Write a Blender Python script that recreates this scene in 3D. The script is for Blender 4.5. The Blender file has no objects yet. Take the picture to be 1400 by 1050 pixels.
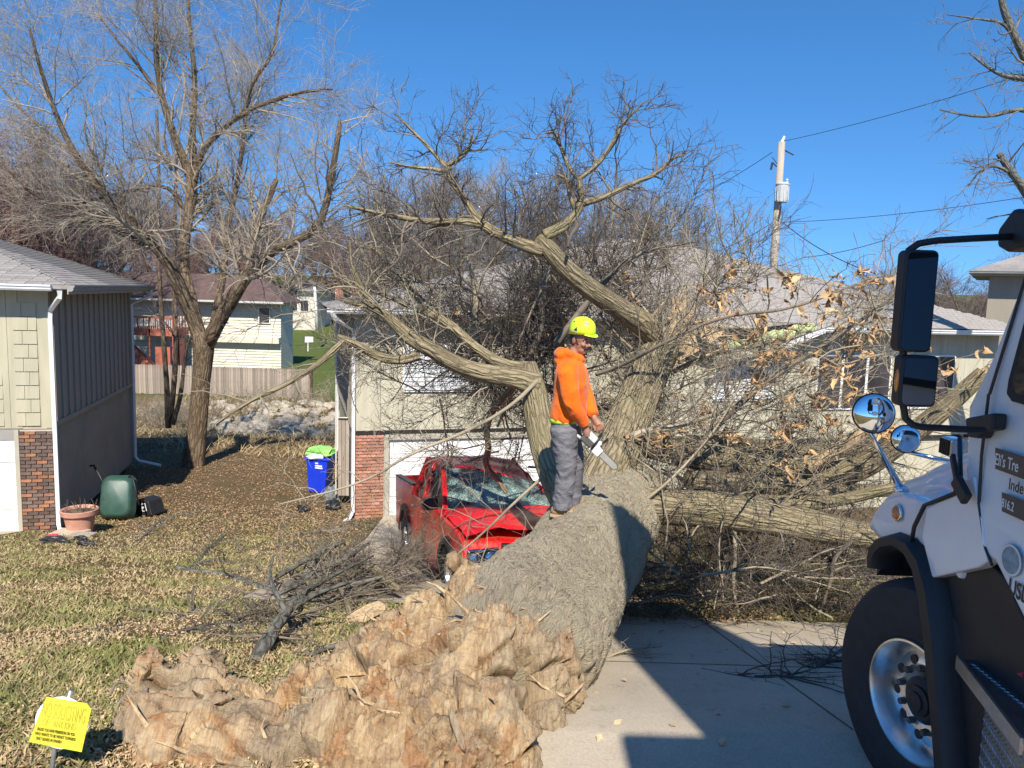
import bpy, bmesh, math, random
import numpy as np
from mathutils import Vector, Matrix, noise as mnoise
R = math.radians
rng = np.random.default_rng(11)
random.seed(5)
mnoise.seed_set(3)          # fixes the offsets of noise_vector
scn = bpy.context.scene
COL = scn.collection

# ------------------------------------------------------------------ camera
CAMZ, PITCH, ROLL, FPX = 2.40, R(6.8), R(1.7), 1050.0
cam_d = bpy.data.cameras.new('camera')
cam = bpy.data.objects.new('camera', cam_d); COL.objects.link(cam)
cam_d.sensor_width = 36.0; cam_d.lens = 36.0*FPX/1400.0
cam_d.clip_start = 0.05; cam_d.clip_end = 3000
_f = Vector((0, math.cos(PITCH), -math.sin(PITCH))); _u0 = Vector((0, math.sin(PITCH), math.cos(PITCH))); _r0 = Vector((1, 0, 0))
_r = _r0*math.cos(ROLL)+_u0*math.sin(ROLL); _u = _r.cross(_f)
cam.matrix_world = Matrix(((_r.x, _u.x, -_f.x, 0), (_r.y, _u.y, -_f.y, 0), (_r.z, _u.z, -_f.z, CAMZ), (0, 0, 0, 1)))
scn.camera = cam

# ------------------------------------------------------------------ sky, sun, exposure
SUN_AZ = math.atan2(0.05, -1.0); SUN_EL = R(45)
world = bpy.data.worlds.new('World'); scn.world = world; world.use_nodes = True
wn = world.node_tree.nodes; wl = world.node_tree.links
bg = wn['Background']
sky = wn.new('ShaderNodeTexSky'); sky.sky_type = 'NISHITA'; sky.sun_disc = False
sky.sun_elevation = SUN_EL; sky.sun_rotation = SUN_AZ
sky.altitude = 0; sky.air_density = 1.0; sky.dust_density = 0.0; sky.ozone_density = 6.0
_tc = wn.new('ShaderNodeTexCoord'); _va = wn.new('ShaderNodeVectorMath'); _va.operation = 'ADD'; _va.inputs[1].default_value = (0, 0, 0.16)
_vn = wn.new('ShaderNodeVectorMath'); _vn.operation = 'NORMALIZE'; _hs = wn.new('ShaderNodeHueSaturation'); _hs.inputs['Saturation'].default_value = 1.2
wl.new(_tc.outputs['Generated'], _va.inputs[0]); wl.new(_va.outputs[0], _vn.inputs[0]); wl.new(_vn.outputs[0], sky.inputs[0])
wl.new(sky.outputs[0], _hs.inputs['Color']); wl.new(_hs.outputs[0], bg.inputs[0]); bg.inputs[1].default_value = 0.135
sd = bpy.data.lights.new('sun', 'SUN'); sd.energy = 5.0; sd.angle = R(0.53); sd.color = (1.0, 0.93, 0.82)
sun = bpy.data.objects.new('sun', sd); COL.objects.link(sun)
SUN = Vector((math.sin(SUN_AZ)*math.cos(SUN_EL), math.cos(SUN_AZ)*math.cos(SUN_EL), math.sin(SUN_EL)))
sun.rotation_euler = SUN.to_track_quat('Z', 'Y').to_euler()
scn.view_settings.view_transform = 'Standard'; scn.view_settings.look = 'None'
scn.view_settings.exposure = 0.47; scn.view_settings.gamma = 1.0
scn.render.engine = 'CYCLES'
scn.cycles.max_bounces = 6; scn.cycles.transparent_max_bounces = 12

# ------------------------------------------------------------------ pixel (1400x1050) to world
def ray(px, py):
    return _f + _r*((px-700)/FPX) + _u*((525-py)/FPX)
def P(px, py, Y):
    d = ray(px, py); t = Y/d.y
    return Vector((d.x*t, Y, CAMZ+d.z*t))
GY = np.array([-60, 4.0, 7.0, 9.0, 11.0, 13.0, 15.2, 17.2, 22.0, 28.0, 31.0, 36.0, 41.0, 47.0, 55.0, 75., 120., 400.])
GZ = np.array([0.0, 0.0, -0.75, -1.25, -1.75, -2.25, -2.72, -2.87, -2.95, -3.2, -3.9, -4.4, -4.4, -4.35, -3.6, -3.1, 0.0, 8.0])
def gz(x, y):
    return np.interp(y, GY, GZ)
def G(px, py):
    d = ray(px, py); lo, hi = 0.5, 300.0
    ts = np.geomspace(lo, hi, 4000)
    zz = CAMZ+d.z*ts-gz(0, d.y*ts)
    i = int(np.argmax(zz < 0)); t = ts[i]
    return Vector((d.x*t, d.y*t, float(gz(0, d.y*t))))
def PX(x, Y, py):           # the point above/below world x at depth Y shown in row py
    p = P(700, py, Y); return Vector((x, Y, p.z))

# ------------------------------------------------------------------ materials
MATS = {}
class N:
    def __init__(s, name):
        s.m = bpy.data.materials.new(name); s.m.use_nodes = True
        s.t = s.m.node_tree; s.b = s.t.nodes['Principled BSDF']; MATS[name] = s.m
    def n(s, typ, **kw):
        nd = s.t.nodes.new(typ)
        for k, v in kw.items():
            if k.startswith('i_'):
                nd.inputs[k[2:].replace('_', ' ')].default_value = v
            else: setattr(nd, k, v)
        return nd
    def l(s, a, b): s.t.links.new(a, b)
    def coord(s, kind='Object', scale=(1, 1, 1), rot=(0, 0, 0)):
        c = s.n('ShaderNodeTexCoord'); mp = s.n('ShaderNodeMapping')
        s.l(c.outputs[kind], mp.inputs[0]); mp.inputs['Scale'].default_value = scale; mp.inputs['Rotation'].default_value = rot
        return mp.outputs[0]
    def noise(s, vec, scale, detail=4, rough=0.6, dist=0.0):
        nd = s.n('ShaderNodeTexNoise'); s.l(vec, nd.inputs['Vector'])
        nd.inputs['Scale'].default_value = scale; nd.inputs['Detail'].default_value = detail
        nd.inputs['Roughness'].default_value = rough; nd.inputs['Distortion'].default_value = dist
        return nd.outputs['Fac']
    def ramp(s, fac, stops, interp='LINEAR'):
        r = s.n('ShaderNodeValToRGB'); s.l(fac, r.inputs[0]); cr = r.color_ramp; cr.interpolation = interp
        while len(cr.elements) < len(stops): cr.elements.new(0.5)
        for e, (p, c) in zip(cr.elements, stops):
            e.position = p; e.color = (c[0], c[1], c[2], 1) if len(c) == 3 else c
        return r.outputs[0]
    def mix(s, fac, a, b, mode='MIX'):
        nd = s.n('ShaderNodeMix', data_type='RGBA', blend_type=mode)
        for sock, v in ((nd.inputs[0], fac), (nd.inputs[6], a), (nd.inputs[7], b)):
            if hasattr(v, 'is_output'): s.l(v, sock)
            elif isinstance(v, (int, float)): sock.default_value = v
            else: sock.default_value = (v[0], v[1], v[2], 1)
        return nd.outputs[2]
    def math(s, op, a, b=0.0, clamp=False):
        nd = s.n('ShaderNodeMath', operation=op); nd.use_clamp = clamp
        for i, v in enumerate((a, b)):
            if hasattr(v, 'is_output'): s.l(v, nd.inputs[i])
            else: nd.inputs[i].default_value = v
        return nd.outputs[0]
    def bump(s, h, strength=0.5, dist=0.02, prev=None):
        b = s.n('ShaderNodeBump'); s.l(h, b.inputs['Height']); b.inputs['Strength'].default_value = strength; b.inputs['Distance'].default_value = dist
        if prev is not None: s.l(prev, b.inputs['Normal'])
        s.l(b.outputs[0], s.b.inputs['Normal']); return b.outputs[0]
    def col(s, c):
        if hasattr(c, 'is_output'): s.l(c, s.b.inputs['Base Color'])
        else: s.b.inputs['Base Color'].default_value = (c[0], c[1], c[2], 1)
    def set(s, rough=None, metal=None, spec=None, **kw):
        if rough is not None: s.b.inputs['Roughness'].default_value = rough
        if metal is not None: s.b.inputs['Metallic'].default_value = metal
        if spec is not None: s.b.inputs['Specular IOR Level'].default_value = spec
        for k, v in kw.items(): s.b.inputs[k.replace('_', ' ')].default_value = v
        return s.m

def plain(name, c, rough=0.6, metal=0.0, var=0.15, scale=6.0, bump=0.15, bdist=0.004, coat=0.0, spec=None, stretch=(1, 1, 1), objvar=0.0):
    m = N(name); v = m.coord('Object', stretch)
    f = m.noise(v, scale, 6, 0.65)
    lo = [x*(1-var) for x in c]; hi = [min(1, x*(1+var)) for x in c]
    cc = m.ramp(f, [(0.3, lo), (0.7, hi)])
    if objvar:
        oi = m.n('ShaderNodeObjectInfo')
        k = m.math('MULTIPLY_ADD', oi.outputs['Random'], 2*objvar); m.t.nodes[-1].inputs[2].default_value = 1-objvar
        hsv = m.n('ShaderNodeHueSaturation'); m.l(cc, hsv.inputs['Color']); m.l(k, hsv.inputs['Value']); cc = hsv.outputs[0]
    m.col(cc)
    if bump: m.bump(m.noise(v, scale*8, 4, 0.7), bump, bdist)
    m.set(rough, metal, spec)
    if coat: m.set(Coat_Weight=coat, Coat_Roughness=0.05)
    return m.m

# ------------------------------------------------------------------ mesh building
def fast_mesh(name, verts, faces_flat, fsize, mats=None, smooth=False, uv=None, mat_idx=None):
    """verts (N,3), faces_flat: (F,k) int array"""
    me = bpy.data.meshes.new(name)
    verts = np.ascontiguousarray(verts, dtype=np.float32); F = np.ascontiguousarray(faces_flat, dtype=np.int32)
    nf = len(F)
    me.vertices.add(len(verts)); me.vertices.foreach_set('co', verts.ravel())
    me.loops.add(nf*fsize); me.loops.foreach_set('vertex_index', F.ravel())
    me.polygons.add(nf); me.polygons.foreach_set('loop_start', np.arange(0, nf*fsize, fsize, dtype=np.int32))
    if smooth: me.polygons.foreach_set('use_smooth', np.ones(nf, dtype=bool))
    if mat_idx is not None: me.polygons.foreach_set('material_index', np.asarray(mat_idx, dtype=np.int32))
    if uv is not None:
        l = me.uv_layers.new(name='UVMap'); l.data.foreach_set('uv', np.ascontiguousarray(uv, dtype=np.float32).ravel())
    me.update(calc_edges=True)
    for m in (mats or []): me.materials.append(MATS[m] if isinstance(m, str) else m)
    return me

def link(name, me, parent=None, world=True):
    o = bpy.data.objects.new(name, me); COL.objects.link(o)
    if parent is not None:
        o.parent = parent
        if world: o.matrix_parent_inverse = wmat(parent).inverted()
    return o
def wmat(o):
    m = o.matrix_basis.copy()
    if o.parent is not None: m = wmat(o.parent) @ o.matrix_parent_inverse @ m
    return m
def tag(o, label=None, cat=None, group=None, kind=None):
    if label: o['label'] = label
    if cat: o['category'] = cat
    if group: o['group'] = group
    if kind: o['kind'] = kind
    return o
def thing(name, label, cat, loc=(0, 0, 0), rz=0.0, group=None):
    o = bpy.data.objects.new(name, None); COL.objects.link(o); o.empty_display_size = 0.2
    o.location = loc; o.rotation_euler = (0, 0, rz)
    return tag(o, label, cat, group)

class MB:
    def __init__(s, M=None): s.v = []; s.f = []; s.mi = []; s.M = M; s.cur = 0; s.uv = {}
    def add(s, vs, fs):
        b = len(s.v)
        for p in vs:
            p = Vector(p); s.v.append(tuple(s.M @ p) if s.M is not None else tuple(p))
        for f in fs: s.f.append(tuple(b+i for i in f)); s.mi.append(s.cur)
        return s
    def box(s, lo, hi):
        x0, y0, z0 = lo; x1, y1, z1 = hi
        return s.add([(x0, y0, z0), (x1, y0, z0), (x1, y1, z0), (x0, y1, z0), (x0, y0, z1), (x1, y0, z1), (x1, y1, z1), (x0, y1, z1)],
              [(0, 3, 2, 1), (4, 5, 6, 7), (0, 1, 5, 4), (1, 2, 6, 5), (2, 3, 7, 6), (3, 0, 4, 7)])
    def bar(s, a, b, w, h, up=(0, 0, 1)):
        a = Vector(a); b = Vector(b); d = (b-a).normalized(); up = Vector(up)
        if abs(d.dot(up)) > 0.98: up = Vector((0, 1, 0))
        x = d.cross(up).normalized()*w*0.5; z = x.cross(d).normalized()*h*0.5
        vs = [a-x-z, a+x-z, a+x+z, a-x+z, b-x-z, b+x-z, b+x+z, b-x+z]
        return s.add(vs, [(0, 1, 2, 3), (7, 6, 5, 4), (0, 4, 5, 1), (1, 5, 6, 2), (2, 6, 7, 3), (3, 7, 4, 0)])
    def tube(s, pts, rad, n=8, cap=True):
        pts = [Vector(p) for p in pts]
        if not hasattr(rad, '__len__'): rad = [rad]*len(pts)
        b = len(s.v); vs = []; fs = []; px = None
        for i, p in enumerate(pts):
            d = (pts[min(i+1, len(pts)-1)]-pts[max(i-1, 0)]).normalized()
            if px is None:
                a = Vector((0, 0, 1)) if abs(d.z) < 0.9 else Vector((1, 0, 0)); px = d.cross(a).normalized()
            px = (px-d*px.dot(d)).normalized(); py = d.cross(px)
            for k in range(n):
                t = 2*math.pi*k/n; vs.append(p+(px*math.cos(t)+py*math.sin(t))*rad[i])
        m = len(pts)
        for i in range(m-1):
            for k in range(n):
                k2 = (k+1) % n; fs.append((i*n+k, i*n+k2, (i+1)*n+k2, (i+1)*n+k))
        if cap: fs.append(tuple(range(n-1, -1, -1))); fs.append(tuple((m-1)*n+k for k in range(n)))
        return s.add(vs, fs)
    def lathe(s, prof, o=(0, 0, 0), axis=(0, 0, 1), n=24, close=False, cap0=True):
        ax = Vector(axis).normalized(); a = Vector((0, 0, 1)) if abs(ax.z) < 0.9 else Vector((1, 0, 0))
        px = ax.cross(a).normalized(); py = ax.cross(px); o = Vector(o); vs = []; fs = []
        for r, h in prof:
            for k in range(n):
                t = 2*math.pi*k/n; vs.append(o+ax*h+(px*math.cos(t)+py*math.sin(t))*r)
        m = len(prof)
        for i in range(m-1 if not close else m):
            i2 = (i+1) % m
            for k in range(n):
                k2 = (k+1) % n; fs.append((i*n+k, i*n+k2, i2*n+k2, i2*n+k))
        if not close:
            if cap0: fs.append(tuple(range(n-1, -1, -1)))
            fs.append(tuple((m-1)*n+k for k in range(n)))
        return s.add(vs, fs)
    def prism(s, poly, off):
        """poly: list of 3D points (planar), extruded by vector off"""
        off = Vector(off); n = len(poly); vs = [Vector(p) for p in poly]+[Vector(p)+off for p in poly]
        fs = [tuple(range(n-1, -1, -1)), tuple(range(n, 2*n))]+[(i, (i+1) % n, n+(i+1) % n, n+i) for i in range(n)]
        return s.add(vs, fs)
    def ell(s, c, r, n=16, m=10, M=None):
        vs = []; fs = []; c = Vector(c)
        if not hasattr(r, '__len__'): r = (r, r, r)
        for i in range(m+1):
            ph = math.pi*i/m
            for k in range(n):
                t = 2*math.pi*k/n
                q = Vector((r[0]*math.sin(ph)*math.cos(t), r[1]*math.sin(ph)*math.sin(t), r[2]*math.cos(ph)))
                if M is not None: q = M @ q
                vs.append(c+q)
        for i in range(m):
            for k in range(n):
                k2 = (k+1) % n; fs.append((i*n+k, (i+1)*n+k, (i+1)*n+k2, i*n+k2))
        return s.add(vs, fs)
    def mesh(s, name, mats, smooth=False):
        me = bpy.data.meshes.new(name); me.from_pydata(s.v, [], s.f)
        if not isinstance(mats, (list, tuple)): mats = [mats]
        for m in mats: me.materials.append(MATS[m] if isinstance(m, str) else m)
        if len(mats) > 1: me.polygons.foreach_set('material_index', np.array(s.mi, dtype=np.int32))
        bm = bmesh.new(); bm.from_mesh(me); bmesh.ops.recalc_face_normals(bm, faces=bm.faces); bm.to_mesh(me); bm.free()
        if smooth: me.polygons.foreach_set('use_smooth', np.ones(len(me.polygons), dtype=bool))
        return me
    def build(s, name, mats, parent=None, smooth=False, bevel=0.0, seg=2, world=True, angle=None):
        o = link(name, s.mesh(name, mats, smooth or bevel > 0), parent, world)
        if bevel > 0:
            b = o.modifiers.new('bevel', 'BEVEL'); b.width = bevel; b.segments = seg; b.limit_method = 'ANGLE'; b.angle_limit = R(35)
            b.harden_normals = True
        if angle is not None:
            for p in o.data.polygons: p.use_smooth = True
            o.data.set_sharp_from_angle(angle=R(angle))
        return o

def bake(o):
    """apply an object's modifiers without operators"""
    dg = bpy.context.evaluated_depsgraph_get(); dg.update()
    me = bpy.data.meshes.new_from_object(o.evaluated_get(dg)); o.modifiers.clear(); old = o.data; o.data = me; return o

def remesh(o, vox, smooth=4, fac=0.5):
    r = o.modifiers.new('r', 'REMESH'); r.mode = 'VOXEL'; r.voxel_size = vox; r.use_smooth_shade = True
    if smooth: s = o.modifiers.new('s', 'SMOOTH'); s.iterations = smooth; s.factor = fac
    return bake(o)
def vcos(o):
    a = np.empty(len(o.data.vertices)*3, dtype=np.float32); o.data.vertices.foreach_get('co', a); return a.reshape(-1, 3)
def vnor(o):
    a = np.empty(len(o.data.vertices)*3, dtype=np.float32); o.data.vertices.foreach_get('normal', a); return a.reshape(-1, 3)
def setco(o, a):
    o.data.vertices.foreach_set('co', np.ascontiguousarray(a, dtype=np.float32).ravel()); o.data.update()

# ------------------------------------------------------------------ branches (vectorised)
def nrm(a): return a/np.maximum(np.linalg.norm(a, axis=-1, keepdims=True), 1e-9)
def resample(pts, rad, K):
    pts = np.asarray(pts, float); rad = np.asarray(rad, float)
    # catmull-like smoothing by dense chaikin then uniform resample
    for _ in range(2):
        q = np.empty((2*len(pts)-2+2, 3)); rr = np.empty(len(q))
        q[0] = pts[0]; rr[0] = rad[0]; q[-1] = pts[-1]; rr[-1] = rad[-1]
        q[1:-1:2] = 0.75*pts[:-1]+0.25*pts[1:]; q[2:-1:2] = 0.25*pts[:-1]+0.75*pts[1:]
        rr[1:-1:2] = 0.75*rad[:-1]+0.25*rad[1:]; rr[2:-1:2] = 0.25*rad[:-1]+0.75*rad[1:]
        pts, rad = q, rr
    s = np.r_[0, np.cumsum(np.linalg.norm(np.diff(pts, axis=0), axis=1))]; t = np.linspace(0, s[-1], K)
    return np.stack([np.interp(t, s, pts[:, i]) for i in range(3)], 1), np.interp(t, s, rad)
def grow(par, prad, M, length, ang, K=5, up=0.0, wig=0.18, tmin=0.15, rfac=0.55, rmax=1.0, rmin=0.003, taper=0.25, bias=None, curl=0.0, wt=None, tpow=1.0):
    """par (N,K0,3), prad (N,K0) -> children (M,K,3),(M,K).  length=(lo,hi) metres"""
    par = np.asarray(par); prad = np.asarray(prad); Np, K0 = prad.shape
    seglen = np.linalg.norm(np.diff(par, axis=1), axis=2).sum(1)
    w = seglen if wt is None else seglen*wt; idx = rng.choice(Np, M, p=w/w.sum())
    t = tmin+(1-tmin)*rng.random(M)**tpow; s = t*(K0-1); i = np.minimum(s.astype(int), K0-2); fr = (s-i)[:, None]
    a = par[idx, i]; b = par[idx, i+1]; base = a+(b-a)*fr; tan = nrm(b-a)
    r0 = prad[idx, i]*(1-fr[:, 0])+prad[idx, i+1]*fr[:, 0]
    rv = rng.normal(size=(M, 3)); perp = nrm(rv-tan*(rv*tan).sum(1, keepdims=True))
    an = np.radians(rng.uniform(ang[0], ang[1], M))[:, None]
    d = tan*np.cos(an)+perp*np.sin(an)
    d[:, 2] += up
    if bias is not None: d += np.asarray(bias)
    d = nrm(d)
    L = rng.uniform(length[0], length[1], M)*(1-0.45*t)
    pts = np.empty((M, K, 3)); pts[:, 0] = base; cur = d.copy()
    for k in range(1, K):
        cur = cur+rng.normal(size=(M, 3))*wig; cur[:, 2] += curl; cur = nrm(cur)
        pts[:, k] = pts[:, k-1]+cur*(L/(K-1))[:, None]
    rb = np.clip(r0*rfac, rmin, rmax)*rng.uniform(0.7, 1.0, M)
    rb = np.maximum(np.minimum(rb, L*0.03+0.001), rmin)
    rad = rb[:, None]*np.linspace(1, taper, K)[None]
    return pts, np.maximum(rad, rmin*0.6)
def tubes_arrays(pts, rad, sides=3):
    M, K, _ = pts.shape
    d = np.empty_like(pts); d[:, 1:-1] = pts[:, 2:]-pts[:, :-2]; d[:, 0] = pts[:, 1]-pts[:, 0]; d[:, -1] = pts[:, -1]-pts[:, -2]
    d = nrm(d); ref = np.where(np.abs(d[:, :1, 2:3]) < 0.8, np.array([[[0, 0, 1.0]]]), np.array([[[1.0, 0, 0]]]))
    px = nrm(np.cross(d, np.broadcast_to(ref, d.shape))); py = np.cross(d, px)
    th = 2*np.pi*np.arange(sides)/sides
    v = pts[:, :, None, :]+rad[:, :, None, None]*(px[:, :, None, :]*np.cos(th)[None, None, :, None]+py[:, :, None, :]*np.sin(th)[None, None, :, None])
    base = (np.arange(M)*K*sides)[:, None, None]; kk = (np.arange(K-1)*sides)[None, :, None]; s0 = np.arange(sides)[None, None]; s1 = (s0+1) % sides
    f = np.stack([base+kk+s0, base+kk+s1, base+kk+sides+s1, base+kk+sides+s0], -1).reshape(-1, 4)
    return v.reshape(-1, 3), f
def twig_object(name, sets, mat, parent, sides=3, kind='stuff', label=None):
    V = []; F = []; n = 0
    for s in sets:
        v, f = tubes_arrays(s[0], s[1], s[2] if len(s) > 2 else sides); V.append(v); F.append(f+n); n += len(v)
    me = fast_mesh(name, np.concatenate(V), np.concatenate(F), 4, [mat], smooth=True)
    o = link(name, me, parent)
    if kind: o['kind'] = kind
    if label: o['label'] = label
    return o
def limb(name, pts, rad, mat, parent, sides=14, K=None, rough=0.06, seed=0, label=None, vs=1.0):
    """a bark covered limb with uneven surface; uv in metres"""
    L = np.linalg.norm(np.diff(np.asarray(pts, float), axis=0), axis=1).sum()
    rmean = float(np.mean(rad)); K = K or int(min(90, max(8, L/(rmean*0.55))))
    p, r = resample(pts, rad, K)
    d = np.empty_like(p); d[1:-1] = p[2:]-p[:-2]; d[0] = p[1]-p[0]; d[-1] = p[-1]-p[-2]; d = nrm(d)
    px = None; V = np.empty((K, sides+1, 3)); UV = np.empty((K, sides+1, 2)); s = np.r_[0, np.cumsum(np.linalg.norm(np.diff(p, axis=0), axis=1))]
    th = 2*np.pi*np.arange(sides+1)/sides; ph = rng.random(4)*6.28
    for i in range(K):
        if px is None:
            a = np.array([0, 0, 1.0]) if abs(d[i][2]) < 0.9 else np.array([1.0, 0, 0]); px = np.cross(d[i], a)
        px = px-d[i]*px.dot(d[i]); px /= np.linalg.norm(px); py = np.cross(d[i], px)
        lump = 1+rough*(np.sin(2*th+ph[0]+s[i]*1.3/rmean*0.3)+0.7*np.sin(3*th+ph[1]-s[i]*0.9/rmean*0.3)+0.5*np.sin(5*th+ph[2]+s[i]*2/rmean*0.3))
        rr = r[i]*lump
        V[i] = p[i]+rr[:, None]*(px*np.cos(th)[:, None]+py*np.sin(th)[:, None])
        UV[i, :, 0] = np.arange(sides+1)/sides*2*np.pi*rmean; UV[i, :, 1] = s[i]*vs
    idx = np.arange(K*(sides+1)).reshape(K, sides+1)
    F = np.stack([idx[:-1, :-1], idx[:-1, 1:], idx[1:, 1:], idx[1:, :-1]], -1).reshape(-1, 4)
    uvf = UV.reshape(-1, 2)[F.ravel()]
    Vv = V.reshape(-1, 3)
    # caps: collapse ring ends to centre
    c0 = len(Vv); Vv = np.concatenate([Vv, [p[0]-d[0]*r[0]*0.15, p[-1]+d[-1]*r[-1]*0.2]])
    cf = np.concatenate([np.stack([idx[0, 1:], idx[0, :-1], np.full(sides, c0), np.full(sides, c0)], -1), np.stack([idx[-1, :-1], idx[-1, 1:], np.full(sides, c0+1), np.full(sides, c0+1)], -1)])
    me = bpy.data.meshes.new(name)
    faces = [tuple(x) for x in F.tolist()]+[tuple(x[:3]) for x in cf.tolist()]
    me.from_pydata(Vv.tolist(), [], faces)
    l = me.uv_layers.new(name='UVMap'); uvall = np.zeros((len(me.loops), 2), dtype=np.float32); uvall[:len(uvf)] = uvf; l.data.foreach_set('uv', uvall.ravel())
    me.polygons.foreach_set('use_smooth', np.ones(len(me.polygons), dtype=bool))
    me.materials.append(MATS[mat]); o = link(name, me, parent)
    if label: o['label'] = label
    return o, p, r
# ================================================================== materials
def bark_mat(name, dark, lite, mid, us=9.0, vs=2.2, strength=0.9, dist=0.03, moss=None, wavy=0.35):
    m = N(name)
    c = m.n('ShaderNodeUVMap'); mp = m.n('ShaderNodeMapping'); m.l(c.outputs[0], mp.inputs[0]); mp.inputs['Scale'].default_value = (us, vs, 1)
    oc = m.coord('Object')
    # distort
    nz = m.n('ShaderNodeTexNoise'); m.l(oc, nz.inputs['Vector']); nz.inputs['Scale'].default_value = 7; nz.inputs['Detail'].default_value = 4
    ad = m.n('ShaderNodeVectorMath', operation='MULTIPLY_ADD'); m.l(nz.outputs['Color'], ad.inputs[0]); ad.inputs[1].default_value = (wavy*3, wavy*3, 0); m.l(mp.outputs[0], ad.inputs[2])
    vo = m.n('ShaderNodeTexVoronoi', feature='DISTANCE_TO_EDGE'); m.l(ad.outputs[0], vo.inputs['Vector']); vo.inputs['Scale'].default_value = 1.0
    n1 = m.noise(ad.outputs[0], 2.6, 6, 0.65); n2 = m.noise(oc, 40, 5, 0.7); n3 = m.noise(oc, 1.7, 4, 0.6)
    h = m.math('ADD', m.math('MULTIPLY', m.math('MINIMUM', vo.outputs[0], 0.32), 2.2), m.math('MULTIPLY', n1, 0.9))
    h2 = m.math('ADD', h, m.math('MULTIPLY', n2, 0.28))
    cc = m.ramp(h2, [(0.42, dark), (0.72, mid), (1.0, lite)])
    cc = m.mix(0.55, cc, m.ramp(n3, [(0.3, [x*0.72 for x in mid]), (0.7, [min(1, x*1.25) for x in mid])]), 'OVERLAY')
    if moss: cc = m.mix(m.ramp(n3, [(0.48, (0, 0, 0)), (0.66, (0.65, 0.65, 0.65))]), cc, moss)
    m.col(cc); m.bump(h2, strength, dist); m.set(0.92, spec=0.15)
    return m.m
m = N('trunk_bark'); v = m.coord('Object'); c_ = m.n('ShaderNodeUVMap'); mp_ = m.n('ShaderNodeMapping'); m.l(c_.outputs[0], mp_.inputs[0]); mp_.inputs['Scale'].default_value = (1.7, 0.95, 1)
na = m.noise(mp_.outputs[0], 12, 6, 0.68, 0.25); nb_ = m.noise(mp_.outputs[0], 34, 5, 0.7, 0.2); nc = m.noise(v, 120, 3, 0.7); nd_ = m.noise(v, 1.6, 4, 0.6)
rg = m.math('SUBTRACT', 1.0, m.math('ABSOLUTE', m.math('MULTIPLY_ADD', na, 2.0))); m.t.nodes[-2].inputs[2].default_value = -1.0
m.t.nodes[-3].inputs[2].default_value = -1.0
for _n in m.t.nodes:
    if _n.type == 'MATH' and _n.operation == 'MULTIPLY_ADD': _n.inputs[2].default_value = -1.0
hh_ = m.math('ADD', m.math('MULTIPLY', rg, 1.0), m.math('ADD', m.math('MULTIPLY', nb_, 0.6), m.math('MULTIPLY', nc, 0.25)))
cc_ = m.ramp(m.math('MULTIPLY', hh_, 0.70), [(0.53, (0.10, 0.075, 0.047)), (0.66, (0.33, 0.265, 0.172)), (0.78, (0.50, 0.415, 0.28)), (0.90, (0.62, 0.535, 0.385))])
m.col(m.mix(0.5, cc_, m.ramp(nd_, [(0.3, (0.36, 0.35, 0.34)), (0.7, (0.64, 0.62, 0.58))]), 'OVERLAY')); m.bump(hh_, 1.0, 0.085); m.set(0.92, spec=0.15)
bark_mat('limb_bark', (0.11, 0.09, 0.06), (0.48, 0.42, 0.30), (0.31, 0.265, 0.18), us=26, vs=3.6, strength=1.0, dist=0.03, moss=(0.29, 0.255, 0.14))
bark_mat('standing_bark', (0.06, 0.047, 0.035), (0.33, 0.265, 0.19), (0.20, 0.157, 0.112), us=12, vs=2.5, strength=1.0, dist=0.03)
bark_mat('grey_bark', (0.05, 0.048, 0.042), (0.30, 0.29, 0.25), (0.17, 0.165, 0.14), us=16, vs=6, strength=0.8, dist=0.015)
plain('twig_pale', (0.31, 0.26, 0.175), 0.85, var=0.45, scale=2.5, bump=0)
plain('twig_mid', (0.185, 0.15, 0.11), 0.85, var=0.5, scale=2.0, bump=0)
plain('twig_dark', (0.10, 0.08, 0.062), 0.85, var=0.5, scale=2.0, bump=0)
plain('twig_tree', (0.34, 0.285, 0.215), 0.85, var=0.4, scale=0.8, bump=0)
plain('twig_far', (0.20, 0.155, 0.135), 0.9, var=0.35, scale=0.15, bump=0)
plain('twig_far_red', (0.20, 0.115, 0.10), 0.9, var=0.3, scale=0.15, bump=0)
plain('twig_far_pale', (0.30, 0.26, 0.22), 0.9, var=0.3, scale=0.15, bump=0)

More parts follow.
